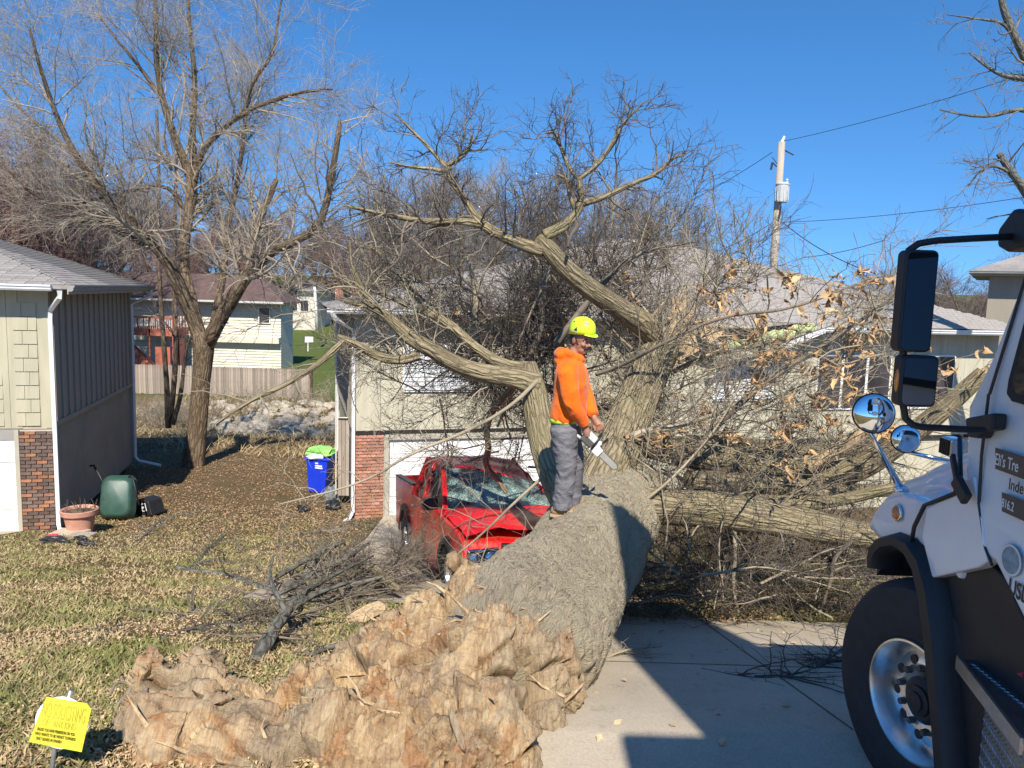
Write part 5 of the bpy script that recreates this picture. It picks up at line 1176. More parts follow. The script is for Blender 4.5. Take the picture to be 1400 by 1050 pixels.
# riprap stones
rk = thing('rock_bank', 'pale rubble stones lining the creek bank', 'rocks', tuple(G(370, 575)))
RMS = []
for i in range(5):
    bm = bmesh.new(); bmesh.ops.create_icosphere(bm, subdivisions=2, radius=1.0)
    for v in bm.verts:
        n_ = mnoise.noise(v.co*1.3+Vector((i*7, 0, 0))); n2 = mnoise.cell(v.co*1.7+Vector((i*3, 1, 0))); v.co *= 1+0.35*n_+0.12*n2; v.co.z *= 0.7
    me = bpy.data.meshes.new('stone'); bm.to_mesh(me); bm.free(); me.materials.append(MATS['rock']); RMS.append(me)
pi3 = wmat(rk).inverted()
for i in range(299):
    px = random.uniform(270, 462); py = random.uniform(553, 598)
    if px < 330 and random.random() < 0.5: continue
    g = G(px, py); o = bpy.data.objects.new('stone', random.choice(RMS)); COL.objects.link(o); o.parent = rk; s = random.choice((0.1, 0.13, 0.16, 0.2, 0.26, 0.34))
    o.matrix_local = pi3 @ Matrix.Translation((g.x, g.y, g.z+s*0.35)) @ Matrix.Rotation(random.uniform(0, 6.28), 4, 'Z') @ Matrix.Rotation(random.uniform(-.5, .5), 4, 'X') @ Matrix.Diagonal((s*1.2, s, s, 1))
# cream house with red deck
CY = 55.0; cx0, cx1 = P(60, 450, CY).x, P(384, 450, CY).x; zt, zm0, zm1, zbt = P(300, 412, CY).z, P(300, 457, CY).z, P(300, 467, CY).z, P(300, 515, CY).z
ch = thing('cream_house', 'cream lap sided house with dark red roof and red deck beyond the fence', 'house', ((cx0+cx1)/2, CY, zbt))
MB().box((cx0, CY+0.05, zbt-1), (cx1, CY+3, zt)).build('wall', 'lap_cream', ch)
n = 0; z = zm1
for (za, zb_) in ((zbt-0.5, zm0-0.42), (zm1-0.02, zt)):
    z = za
    while z < zb_:
        MB().add([(cx0, CY-0.02, z), (cx1, CY-0.02, z), (cx1, CY+0.03, z+0.2), (cx0, CY+0.03, z+0.2), (cx0, CY+.05, z), (cx1, CY+.05, z)], [(0, 1, 2, 3), (4, 5, 1, 0)]).build('lap_board', 'lap_cream', ch); z += 0.2
MB().box((cx0, CY-0.5, zm0-0.1), (cx1, CY+0.05, zm1)).build('overhang', 'lap_cream', ch)
rr2, _, _ = hip_roof('roof', ch, Matrix.Identity(4), cx0-0.5, cx1+0.5, CY-1.0, CY+4, zt+0.05, 0.75, 'roof_red')
gutter(ch, Matrix.Identity(4), (cx0-0.5, CY-1.0, zt-0.05), (cx1+0.5, CY-1.0, zt-0.05), (0, -1, 0), 'white_paint', 0.14, 0.12)
def fwin(x0_, x1_, y0_, y1_, par=ch, Y=CY):
    a = P(x0_, y1_, Y); b = P(x1_, y0_, Y)
    w = MB().box((a.x, Y-0.12, a.z), (b.x, Y-0.02, b.z)).build('window', 'white_paint', par)
    MB().box((a.x+.07, Y-0.14, a.z+.07), (b.x-.07, Y-0.115, (a.z+b.z)/2-.03)).build('pane', 'window_house', w)
    MB().box((a.x+.07, Y-0.14, (a.z+b.z)/2+.03), (b.x-.07, Y-0.115, b.z-.07)).build('pane', 'window_house', w)
fwin(300, 312, 415, 440); fwin(354, 370, 420, 442); fwin(214, 222, 412, 430)
dk = thing('red_deck', 'red painted raised wooden deck with stairs behind the fence', 'deck', tuple(P(210, 500, CY-2.5)))
DY = CY-3.2; a = P(172, 458, DY); b = P(236, 450, DY)
MB().box((a.x, DY, a.z), (b.x, CY-0.6, b.z)).build('platform', 'deck_red', dk)
for i in range(9):
    x = a.x+(b.x-a.x)*i/8
    big_ = i % 4 == 0; MB().box((x-.05 if big_ else x-.025, DY, a.z-3.5 if big_ else b.z), (x+.05 if big_ else x+.025, DY+.1, P(200, 433, DY).z)).build('post' if big_ else 'baluster', 'deck_red', dk)
for i in range(22):
    x = a.x+(b.x-a.x)*(i+.5)/22; MB().box((x-.02, DY+.03, b.z), (x+.02, DY+.06, P(200, 435, DY).z)).build('baluster', 'lap_cream', dk)
MB().box((a.x, DY-.03, P(200, 435, DY).z), (b.x, DY+.1, P(200, 432, DY).z)).build('handrail', 'deck_red', dk)
s1_ = P(178, 468, DY-.3); s2_ = P(212, 500, DY-.3)
MB().prism([(s1_.x, DY-.3, s1_.z), (s2_.x, DY-.3, s2_.z), (s2_.x, DY-.3, s2_.z-1), (s1_.x, DY-.3, s1_.z-1.6)], (0, .05, 0)).build('stair_panel', 'deck_red', dk)
MB().bar((s1_.x, DY-.4, s1_.z+.1), (s2_.x, DY-.4, s2_.z+.1), .08, .1).build('stair_rail', 'deck_dark', dk)
p1, p2 = P(212, 474, DY), P(233, 500, DY); MB().box((p1.x, DY, p2.z-1), (p2.x, DY+.05, p1.z)).build('lattice_panel', 'deck_red', dk)
p1, p2 = P(234, 430, DY+1), P(253, 500, DY+1); MB().box((p1.x, DY+1, p2.z-1), (p2.x, DY+1.1, P(240, 462, DY+1).z)).build('stair_screen', 'deck_dark', dk)
for i in range(5): MB().box((p1.x+.1+i*.2, DY+1, P(240, 462, DY+1).z), (p1.x+.16+i*.2, DY+1.06, p1.z)).build('baluster', 'deck_dark', dk)
MB().box((p1.x, DY+.98, p1.z-.08), (p2.x, DY+1.1, p1.z)).build('handrail', 'deck_dark', dk)
# houses further away
def far_house(name, label, px0, px1, py0, py1, Y, wall, roof, chimney=False):
    a = P(px0, py1, Y); b = P(px1, py0, Y); t = thing(name, label, 'house', ((a.x+b.x)/2, Y, a.z))
    MB().box((a.x, Y, a.z-2), (b.x, Y+7, b.z)).build('wall', wall, t)
    r_, _, _ = hip_roof('roof', t, Matrix.Identity(4), a.x-.5, b.x+.5, Y-.6, Y+7.6, b.z+.02, 0.5, roof)
    w = (b.x-a.x)/3
    for i in range(2):
        x = a.x+w*(i+.6); f = MB().box((x, Y-.08, a.z+1.2), (x+1.0, Y, a.z+2.5)).build('window', 'white_paint', t); MB().box((x+.08, Y-.1, a.z+1.28), (x+.92, Y-.075, a.z+2.42)).build('pane', 'window_house', f)
    if chimney: MB().box((a.x+.3, Y+2, b.z), (a.x+1.0, Y+2.8, b.z+2.0)).build('chimney', 'lap_cream', r_)
    return t
far_house('far_house', 'small cream house with chimney on the far slope behind red shrubs', 386, 432, 398, 440, 85, 'lap_cream', 'shingle_sheet', True)
far_house('far_house', 'brick house half hidden by bare trees on the far slope', 436, 500, 385, 425, 98, 'brick_red', 'shingle_sheet')
# neighbour house at the right, only its eave shows beside the truck
nb = thing('neighbour_house', 'dark house with pale eave showing beside the white truck', 'house', (17.6, 27, -2.5))
ea = P(1325, 372, 26); NM = Matrix.Translation(ea) @ Matrix.Rotation(R(-32), 4, 'Z'); hip_roof('roof', nb, NM, 0, 10, 0, 6, 0.05, 0.42)
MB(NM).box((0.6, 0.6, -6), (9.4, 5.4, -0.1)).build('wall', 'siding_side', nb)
gutter(nb, NM, (0, 0, -.06), (10, 0, -.06), (0, -1, 0), 'grey_trim')
MB(NM).box((.1, .1, -.1), (9.9, 5.9, -.06)).build('soffit', 'soffit', nb)
# utility pole
UY = 36.0; ub, ut = P(1057, 372, UY), P(1069, 194, UY); dv = (ut-ub)
up_ = thing('utility_pole', 'wooden utility pole with grey transformer can and wires', 'pole', tuple(ub-dv*2))
MB().tube([ub-dv*1.9, ub, ut], [0.19, 0.185, 0.15], 12).build('pole', 'post_wood', up_, smooth=True)
tc = P(1069, 264, UY-.25)
can = MB().lathe([(0.02, -.42), (0.27, -.40), (0.29, 0.34), (0.31, 0.36), (0.31, 0.40), (0.24, 0.46), (0.05, 0.5)], tc, (0.04, 0, 1), 20).build('transformer', 'transformer', up_, angle=30)
for k in range(7):
    t = math.pi+math.pi*k/6.0; MB().box((tc.x+0.29*math.cos(t)-.015, tc.y+0.29*math.sin(t)-.02, tc.z-.34), (tc.x+0.29*math.cos(t)+.015, tc.y+0.29*math.sin(t)+.02, tc.z+.28)).build('cooling_fin', 'transformer', can)
MB().lathe([(.04, 0), (.07, .05), (.04, .1), (.07, .15), (.03, .22)], tc+Vector((.18, -.05, .42)), (0, 0, 1), 10).build('bushing', 'transformer', can)
br = P(1062, 228, UY-.1); MB().tube([br, P(1056, 222, UY-.1)], .03, 6).tube([P(1056, 222, UY-.1), P(1054, 232, UY-.1)], .05, 6).tube([P(1064, 226, UY), P(1056, 215, UY)], .02, 5).build('cutout', 'wire', up_)
MB().tube([P(1072, 205, UY), P(1085, 212, UY)], .03, 6).build('insulator_arm', 'wire', up_)
MB().tube([ut, ut+Vector((.1, 0, .25))], [.07, .05], 8).build('insulator', 'white_paint', up_)
def wire(a, b, sag, label, r=0.014, par=up_):
    a = Vector(a); b = Vector(b); pts = [a.lerp(b, i/14)-Vector((0, 0, sag*4*(i/14)*(1-i/14))) for i in range(15)]
    MB().tube(pts, r, 5).build('wire', 'wire', par)
wire(P(1072, 193, UY), P(1460, 82, 24), 0.15, '', 0.012)
wire(P(1068, 304, UY), P(1470, 258, 26), 0.2, '', 0.012)
wire(P(1056, 208, UY), P(880, 300, 48), 0.3, '')
wire(P(1054, 306, UY), P(930, 360, 34), 0.2, '', 0.02)
wire(P(1070, 304, UY), P(1200, 375, 30), 0.25, '', 0.02)
wire(P(1210, 328, 30), P(1098, 352, 32), 0.1, '', 0.014)
wire(P(1068, 282, UY-.3), P(1064, 302, UY-.2), 0.05, '', 0.03)
# small far street pole seen between the houses
fp = thing('utility_pole', 'distant pale pole between the two houses', 'pole', tuple(P(432, 440, 70)))
MB().tube([P(434, 450, 70), P(430, 392, 70)], [.16, .12], 8).build('pole', 'white_paint', fp, smooth=True)
ys = thing('realty_sign', 'small white sign on a post on the far lawn', 'sign', tuple(P(420, 474, 60)))
a = P(415, 468, 60); MB().box((a.x, 60, a.z), (a.x+.75, 60.04, a.z+.45)).build('board', 'white_paint', ys); MB().box((a.x+.3, 60.01, a.z-.7), (a.x+.38, 60.05, a.z)).build('post', 'white_paint', ys)
# ================================================================== crushed red pickup
PA = P(540, 652, 14.1); PB = P(617, 732, 9.3)
hd = Vector((PB.x-PA.x, PB.y-PA.y, 0)).normalized(); lf = Vector((-hd.y, hd.x, 0))         # heading, vehicle left
pitch = math.atan2(0.76, 4.8)
hd3 = (hd*math.cos(pitch)+Vector((0, 0, math.sin(pitch)))).normalized(); upv = hd3.cross(lf).normalized()
if upv.z < 0: upv = -upv
org = PA-hd3*(-1.2)-lf*(-0.98)-upv*1.38
KM = Matrix(((hd3.x, lf.x, upv.x, org.x), (hd3.y, lf.y, upv.y, org.y), (hd3.z, lf.z, upv.z, org.z), (0, 0, 0, 1)))
pk = thing('pickup_truck', 'red pickup truck crushed under the fallen trunk with shattered windshield', 'pickup', tuple(org))
def crush(v):
    x, y, z = v; 
    roof = max(0, z-1.2)/0.7
    z -= roof*(0.12+0.30*max(0, min(1, (y+0.35)/1.2)))*max(0, min(1, (x-0.6)/1.2))
    x += roof*0.05*math.sin(y*3)
    if x > 2.6 and z > 0.75: z -= (x-2.6)*0.02+0.05*max(0, y+0.3)*(x-2.6)
    z += 0.012*mnoise.noise((x*3, y*3, z*3)); y += 0.012*mnoise.noise((x*3+7, y*3, z*3))
    return (x, y, z)
class KB(MB):
    def add(s, vs, fs): return MB.add(s, [crush(tuple(v)) for v in vs], fs)
def arch(cx, cz, r, n=12, a0=168, a1=12):
    return [(cx-r*math.cos(R(180-a)) if False else cx+r*math.cos(R(a)), cz+r*math.sin(R(a))) for a in np.linspace(a0, a1, n)]
prof = [(-1.2, 0.55)]+[(-0.55, 0.50)]+arch(0, 0.42, 0.50)+[(0.6, 0.40), (2.9, 0.40)]+arch(3.55, 0.42, 0.50)+[(4.15, 0.48), (4.40, 0.60), (4.45, 0.92), (4.38, 1.10), (4.0, 1.17), (3.4, 1.21), (2.80, 1.24), (0.75, 1.26), (0.72, 0.95), (-1.2, 0.95)]
def grid_side(y, yo, name, pr, mat):
    b = KB(KM); b.prism([(x, y, z) for x, z in pr], (0, yo, 0)); return b
bd = KB(KM); bd.prism([(x, -0.97, z) for x, z in prof], (0, 1.94, 0)); body = bd.build('body', 'red_dusty', pk, bevel=0.03, seg=3)
# hood skin with creases
hb = KB(KM); nx, ny = 18, 22; vs = []
for j in range(ny+1):
    for i in range(nx+1):
        x = 2.72+(4.40-2.72)*i/nx; y = -0.93+1.86*j/ny; e = abs(y)/0.93
        z = 1.245+0.05*(1-e**4)-0.06*((x-2.72)/1.68)**3*1.2+0.03*math.exp(-((e-0.55)/0.12)**2)
        z += 0.035*mnoise.noise((x*2.5, y*2.5, 4.0))+0.05*max(0, mnoise.noise((x*1.4+9, y*1.6, 1)))
        vs.append((x, y, z))
fs = [(j*(nx+1)+i, j*(nx+1)+i+1, (j+1)*(nx+1)+i+1, (j+1)*(nx+1)+i) for j in range(ny) for i in range(nx)]
hb.add(vs, fs); hb.build('hood', 'red_paint', pk, smooth=True)
# bed walls
for y0_, y1_ in ((-0.97, -0.86), (0.86, 0.97)):
    KB(KM).box((-1.2, y0_, 0.94), (0.70, y1_, 1.40)).build('bed_side', 'red_dusty', pk, bevel=0.02)
    KB(KM).box((-1.2, y0_-0.005, 1.40), (0.70, y1_+0.005, 1.425)).build('rail_cap', 'black_plastic', pk, bevel=0.01)
KB(KM).box((-1.22, -0.86, 0.7), (-1.14, 0.86, 1.40)).build('tailgate', 'red_dusty', pk, bevel=0.02)
KB(KM).box((-1.14, -0.86, 0.955), (0.68, 0.86, 0.97)).build('bed_floor', 'black_plastic', pk)
# cab: roof, pillars, glass
B_ = {}; 
for s in (-1, 1):
    B_[('a', s)] = (2.86, 0.86*s, 1.25); B_[('b', s)] = (1.62, 0.93*s, 1.26); B_[('c', s)] = (0.76, 0.93*s, 1.26)
    B_[('A', s)] = (2.02, 0.70*s, 1.87); B_[('B', s)] = (1.50, 0.73*s, 1.90); B_[('C', s)] = (0.92, 0.71*s, 1.87)
rb2 = KB(KM); nx, ny = 14, 14; vs = []
for j in range(ny+1):
    for i in range(nx+1):
        x = 0.90+(2.06-0.90)*i/nx; y = -0.74+1.48*j/ny; e = abs(y)/0.74
        vs.append((x, y, 1.93-0.06*e**3-0.05*((i/nx-0.45)/0.55)**4+0.03*mnoise.noise((x*3, y*3, 2))))
fs = [(j*(nx+1)+i, j*(nx+1)+i+1, (j+1)*(nx+1)+i+1, (j+1)*(nx+1)+i) for j in range(ny) for i in range(nx)]
nt = len(vs); vs += [(x, y, z-0.05) for x, y, z in vs]; fs += [tuple(nt+i for i in f[::-1]) for f in fs]
edge = [(i, i+1) for i in range(nx)]+[(ny*(nx+1)+i+1, ny*(nx+1)+i) for i in range(nx)]+[((j+1)*(nx+1), j*(nx+1)) for j in range(ny)]+[(j*(nx+1)+nx, (j+1)*(nx+1)+nx) for j in range(ny)]
fs += [(a, b, nt+b, nt+a) for a, b in edge]
rb2.add(vs, fs); rb2.build('roof', 'red_paint', pk, smooth=True)
for s in (-1, 1):
    for lo, hi, w in (('a', 'A', 0.09), ('b', 'B', 0.10), ('c', 'C', 0.13)):
        KB(KM).bar(B_[(lo, s)], B_[(hi, s)], w, 0.07, (0, 1, 0)).build('pillar', 'red_paint', pk, bevel=0.015)
    def quad(p, q, r_, t_, name, mat, off):
        n_ = 6; vs = []; 
        for j in range(n_+1):
            for i in range(n_+1):
                a = Vector(p).lerp(Vector(q), i/n_); b = Vector(t_).lerp(Vector(r_), i/n_); c = a.lerp(b, j/n_); vs.append((c.x+off[0], c.y+off[1], c.z+off[2]))
        f = [(j*(n_+1)+i, j*(n_+1)+i+1, (j+1)*(n_+1)+i+1, (j+1)*(n_+1)+i) for j in range(n_) for i in range(n_)]
        return KB(KM).add(vs, f).build(name, mat, pk, smooth=True)
    quad(B_[('b', s)], B_[('a', s)], B_[('A', s)], B_[('B', s)], 'side_window', 'window_dark', (0, -0.015*s, 0))
    quad(B_[('c', s)], B_[('b', s)], B_[('B', s)], B_[('C', s)], 'side_window', 'window_dark', (0, -0.015*s, 0))
    # doors, handles, mirrors, steps
    for xa, xb in ((0.80, 1.60), (1.66, 2.78)):
        dr = KB(KM).box((xa, 0.965*s-0.012, 0.50), (xb, 0.965*s+0.012, 1.25)).build('door', 'red_dusty', pk, bevel=0.01)
        KB(KM).bar((xa+0.10, 1.0*s, 1.10), (xa+0.28, 1.0*s, 1.10), 0.03, 0.035).build('handle', 'chrome', dr, bevel=0.008)
    mr = KB(KM).box((2.40, 1.02*s-0.09, 1.22), (2.58, 1.02*s+0.12, 1.42)).build('wing_mirror', 'black_plastic', pk, bevel=0.03)
    KB(KM).box((0.55, 1.03*s-0.07, 0.34), (2.98, 1.03*s+0.07, 0.41)).build('running_board', 'black_plastic', pk, bevel=0.02)
    for cx in (0.0, 3.55):
        oa = arch(cx, 0.42, 0.60, 14, 172, 8); ia = arch(cx, 0.42, 0.50, 14, 172, 8)
        KB(KM).prism([(x, 0.96*s, z) for x, z in oa+ia[::-1]], (0, 0.05*s, 0)).build('wheel_arch_flare', 'black_plastic', pk)
    for cx in (0.0, 3.55):
        c = KM @ Vector((cx, 0.86*s, 0.40 if cx == 0 else 0.52)); ax = (lf*s)
        ty = MB().lathe([(0.22, -0.12), (0.36, -0.135), (0.40, -0.09), (0.41, 0.0), (0.40, 0.09), (0.36, 0.135), (0.22, 0.12)], c, ax, 28, True).build('tyre', 'black_rubber', pk, angle=40)
        rim = MB().lathe([(0.225, 0.12), (0.20, 0.10), (0.19, 0.03), (0.06, 0.06), (0.05, 0.09), (0.0, 0.09)], c, ax, 20, cap0=False).build('rim', 'polished_alloy', pk, angle=30)
def wquad(name, mat, p, q, r_, t_, off):
    n_ = 14; vs = []
    for j in range(n_+1):
        for i in range(n_+1):
            a = Vector(p).lerp(Vector(q), i/n_); b = Vector(t_).lerp(Vector(r_), i/n_); c = a.lerp(b, j/n_); bow = 0.10*(1-(2*i/n_-1)**2)
            dn = -0.10*max(0, mnoise.noise((c.x*1.5, c.y*2.0, 3.3)))
            vs.append((c.x+bow*off+dn, c.y, c.z+dn*0.6))
    f = [(j*(n_+1)+i, j*(n_+1)+i+1, (j+1)*(n_+1)+i+1, (j+1)*(n_+1)+i) for j in range(n_) for i in range(n_)]
    return KB(KM).add(vs, f).build(name, mat, pk, smooth=True)
wquad('windshield', 'broken_glass', B_[('a', -1)], B_[('a', 1)], B_[('A', 1)], B_[('A', -1)], 1)
wquad('rear_window', 'window_dark', B_[('c', -1)], B_[('c', 1)], B_[('C', 1)], B_[('C', -1)], -0.3)
KB(KM).box((2.74, -0.84, 1.26), (2.86, 0.84, 1.285)).build('cowl', 'black_plastic', pk, bevel=0.01)
for y in (-0.35, 0.25): KB(KM).bar((2.84, y, 1.30), (2.60, y-0.45, 1.45), 0.02, 0.02).build('wiper', 'black_plastic', pk)
# front: grille with cross bars, lamps, bumper
gri = KB(KM).box((4.36, -0.50, 0.74), (4.47, 0.50, 1.06)).build('grille', 'black_plastic', pk, bevel=0.02)
KB(KM).box((4.46, -0.50, 0.87), (4.50, 0.50, 0.93)).build('cross_bar', 'red_paint', gri, bevel=0.01); KB(KM).box((4.46, -0.04, 0.74), (4.505, 0.04, 1.06)).build('cross_bar', 'red_paint', gri, bevel=0.01)
for s in (-1, 1):
    hl = KB(KM).box((4.28, min(0.53*s, 0.93*s), 0.78), (4.46, max(0.53*s, 0.93*s), 1.02)).build('headlight', 'chrome', pk, bevel=0.03)
    for yy in (0.63, 0.82): MB(KM).lathe([(0.085, 0), (0.08, 0.02), (0.04, 0.035), (0, 0.04)], crush((4.46, yy*s, 0.90)), (1, 0, 0), 16).build('lamp', 'mirror_glass', hl, smooth=True)
    KB(KM).box((4.2, min(0.93*s, 0.975*s), 0.80), (4.40, max(0.93*s, 0.975*s), 0.98)).build('turn_signal', 'amber', hl, bevel=0.01)
KB(KM).box((4.36, -0.96, 0.46), (4.58, 0.96, 0.70)).build('bumper', 'galvanised', pk, bevel=0.05, seg=3)
KB(KM).box((4.40, -0.4, 0.50), (4.60, 0.4, 0.62)).build('bumper_intake', 'black_plastic', pk, bevel=0.02)
KB(KM).box((0.9, -0.7, 0.9), (2.5, 0.7, 0.95)).build('cabin_floor', 'black_plastic', pk)
for y in (-0.4, 0.4): KB(KM).box((1.5, y-0.26, 0.95), (1.75, y+0.26, 1.55)).build('seat', 'saw_grey', pk, bevel=0.06)
# ================================================================== white work truck at the right
XS = 1.92
def X(px, py, x=XS):
    d = ray(px, py); t = x/d.x; return Vector((x, d.y*t, CAMZ+d.z*t))
tk = thing('work_truck', 'white tree service truck with black mirrors standing beside the fallen tree', 'truck', (3.1, 3.0, 0.0))
XR = 4.28
def sidepoly(pts, x): return [(x, y, z) for y, z in pts]
# cab shell with tumblehome
cabp = [(1.15, 1.00), (2.42, 1.00), (2.93, 1.39), (3.16, 1.40), (3.22, 1.98), (3.12, 2.20), (2.99, 2.66), (2.86, 2.90), (2.60, 3.02), (1.15, 3.05)]
cb = MB()
def tum(z): return 0.0 if z < 2.0 else (z-2.0)*0.10
n = len(cabp); vs = [(XS+tum(z), y, z) for y, z in cabp]+[(XR-tum(z), y, z) for y, z in cabp]
cb.add(vs, [tuple(range(n-1, -1, -1)), tuple(range(n, 2*n))]+[(i, (i+1) % n, n+(i+1) % n, n+i) for i in range(n)])
cab = cb.build('cab', 'white_truck_paint', tk, bevel=0.035, seg=4)
# windshield
MB().add([(XS+.12, 3.20, 2.03), (XR-.12, 3.20, 2.03), (XR-.2, 3.00, 2.72), (XS+.2, 3.00, 2.72)], [(0, 1, 2, 3)]).build('windshield', 'window_dark', tk)
# door: window, seam, bracket
def panel(name, pts, mat, x, th, parent=tk, bevel=0.0, smooth=False):
    b = MB(); return b.prism([(x+tum(p.z), p.y, p.z) for p in pts], (th, 0, 0)).build(name, mat, parent, bevel=bevel)
def rp(px, py): return X(px, py)
wpts = [rp(1360, 520), rp(1361, 538), rp(1368, 549), rp(1382, 549), rp(1410, 543)]
wy = [(2.93, 2.62), (2.975, 2.12), (2.97, 2.065), (2.93, 2.04), (1.85, 2.00), (1.8, 2.06), (1.8, 2.66), (2.88, 2.70)]
fr_ = MB().prism([(XS+tum(z)-0.006, y, z) for y, z in wy], (0.03, 0, 0)).build('door_window', 'black_rubber', tk, bevel=0.008)
cy_, cz_ = 2.38, 2.33
MB().prism([(XS+tum(z)-0.010, cy_+(y-cy_)*0.93, cz_+(z-cz_)*0.88) for y, z in wy], (0.02, 0, 0)).build('pane', 'window_dark', fr_)
MB().tube([(XS-0.002, 3.07, 2.05), (XS-0.002, 3.075, 1.80), (XS-0.002, 3.06, 1.60), (XS-0.002, 3.00, 1.45), (XS-0.002, 2.935, 1.385)], 0.006, 6).build('door_seam', 'decal_black', tk)
MB().tube([(XS+tum(2.05)-0.003, 3.07, 2.05), (XS+tum(2.6)-.003, 2.96, 2.68)], 0.006, 6).build('door_seam', 'decal_black', tk)
MB().bar((XS-.03, 2.05, 1.72), (XS-.03, 1.88, 1.72), .04, .05).build('door_handle', 'truck_black', tk, bevel=0.01)
# hood and fenders as one smooth shell
hb = MB()
hb.prism([(2.40, y, z) for y, z in [(3.20, 1.15), (3.20, 1.97), (3.45, 1.92), (3.72, 1.80), (4.0, 1.63), (4.3, 1.48), (4.48, 1.36), (4.52, 1.05), (4.45, 0.85), (4.2, 0.9)]], (1.4, 0, 0))
for x0_, s in ((XS+.01, 1), (XR-.01, -1)):
    fp_ = [(3.16, 1.34), (3.16, 1.60), (3.30, 1.55), (3.46, 1.50), (3.70, 1.48), (3.86, 1.42), (3.98, 1.30), (4.02, 1.20)]
    arc = [(3.44+0.72*math.cos(a), 0.54+0.74*math.sin(a)) for a in np.linspace(R(58), R(112), 9)]
    hb.prism([(x0_, y, z) for y, z in fp_+arc], (0.62*s, 0, 0))
    hb.prism([(x0_+.22*s, y, z) for y, z in [(3.2, 1.42), (3.2, 1.78), (3.6, 1.68), (4.1, 1.45), (4.3, 1.3), (4.2, 1.25)]], (0.5*s, 0, 0))
hood = hb.build('hood', 'white_truck_paint', tk, smooth=True); remesh(hood, 0.016, 14, 0.6)
hood.data.materials.clear(); hood.data.materials.append(MATS['white_truck_paint'])
# lower cowl panel between wheel arch and door
panel('cowl_panel', [X(1262, 735), X(1268, 694), X(1285, 685), X(1308, 676), X(1322, 655), X(1334, 650), X(1352, 768), X(1340, 776), X(1276, 790)], 'white_truck_paint', XS-0.008, 0.06, bevel=0.01)
MB().tube([X(1246, 742, XS-.012), X(1250, 720, XS-.012), X(1264, 691, XS-.012), X(1284, 683, XS-.012), X(1306, 674, XS-.012), X(1313, 650, XS-.012), X(1312, 600, 2.0)], 0.010, 8).build('hood_seal', 'truck_black', tk, smooth=True)
MB().bar(X(1302, 622, XS-.03), X(1309, 660, XS-.05), .02, .035).bar(X(1307, 655, XS-.05), X(1322, 684, XS-.05), .03, .06).build('hood_latch', 'truck_black', tk, bevel=0.008)
vg = MB().box((2.03, 3.49, 1.70), (2.10, 3.58, 1.79)).build('side_vent', 'chrome', tk, bevel=0.015)
for i in range(5): MB().box((2.022, 3.498+i*0.016, 1.71), (2.034, 3.506+i*0.016, 1.78)).build('slat', 'truck_black', vg)
# marker lamp
ml = MB().lathe([(0.034, 0), (0.034, 0.012), (0.026, 0.022), (0, 0.026)], X(1228, 701, XS+.003), (-1, 0.05, 0), 20).build('marker_lamp', 'amber', tk, smooth=True)
MB().lathe([(0.043, -0.004), (0.043, 0.008), (0.036, 0.012), (0.034, 0.004)], X(1228, 701, XS+.003), (-1, 0.05, 0), 20, True).build('bezel', 'chrome', ml, smooth=True)
# black wheel arch flare
outer = [(1183, 775), (1182, 762), (1184, 747), (1194, 733), (1216, 727), (1238, 736), (1256, 760), (1268, 800), (1276, 850), (1283, 920), (1290, 1000), (1296, 1080)]
inner = [(1192, 778), (1193, 768), (1197, 759), (1206, 752), (1220, 751), (1233, 762), (1243, 785), (1250, 820), (1256, 870), (1262, 930), (1268, 1000), (1274, 1080)]
fl = MB(); xo = XS-0.045
vs = []; 
for (a, b) in zip(outer, inner):
    p_, q_ = X(a[0], a[1], xo), X(b[0], b[1], xo)
    vs += [p_+Vector((0.05, 0, 0)), p_.lerp(q_, 0.25), p_.lerp(q_, 0.75), q_+Vector((0.03, 0, 0)), q_+Vector((0.16, 0, 0)), p_+Vector((0.16, 0, 0))]
m_ = len(outer); fs = [(i*6+k, i*6+(k+1) % 6, (i+1)*6+(k+1) % 6, (i+1)*6+k) for i in range(m_-1) for k in range(6)]+[tuple(range(5, -1, -1)), tuple((m_-1)*6+k for k in range(6))]
fl.add(vs, fs).build('wheel_arch_flare', 'truck_black', tk, angle=40)
# black skirt under the cab and inner wheel liner
panel('cab_skirt', [X(1268, 794, 1.96), X(1276, 788, 1.96), X(1352, 771, 1.96), X(1372, 790, 1.96), X(1400, 850, 1.96), X(1430, 905, 1.96), X(1440, 1150, 1.96), X(1290, 1150, 1.96)], 'truck_black', 1.965, 0.4, bevel=0.01)
MB().box((2.52, 2.85, 0.25), (2.56, 4.2, 1.35)).build('wheel_liner', 'truck_black', tk)
la = [(3.44+0.69*math.cos(a), 0.54+0.70*math.sin(a)) for a in np.linspace(R(35), R(125), 14)]
lb_ = MB(); lb_.prism([(2.0, y, z) for y, z in la]+[(2.0, y, z+.03) for y, z in la[::-1]], (.6, 0, 0)); lb_.build('wheel_liner', 'truck_black', tk)
MB().box((2.42, 4.36, 0.45), (3.8, 4.52, 0.8)).build('bumper', 'chrome', tk, bevel=0.04)
MB().box((2.4, 1.0, 0.5), (3.8, 4.3, 0.8)).build('chassis', 'truck_black', tk)
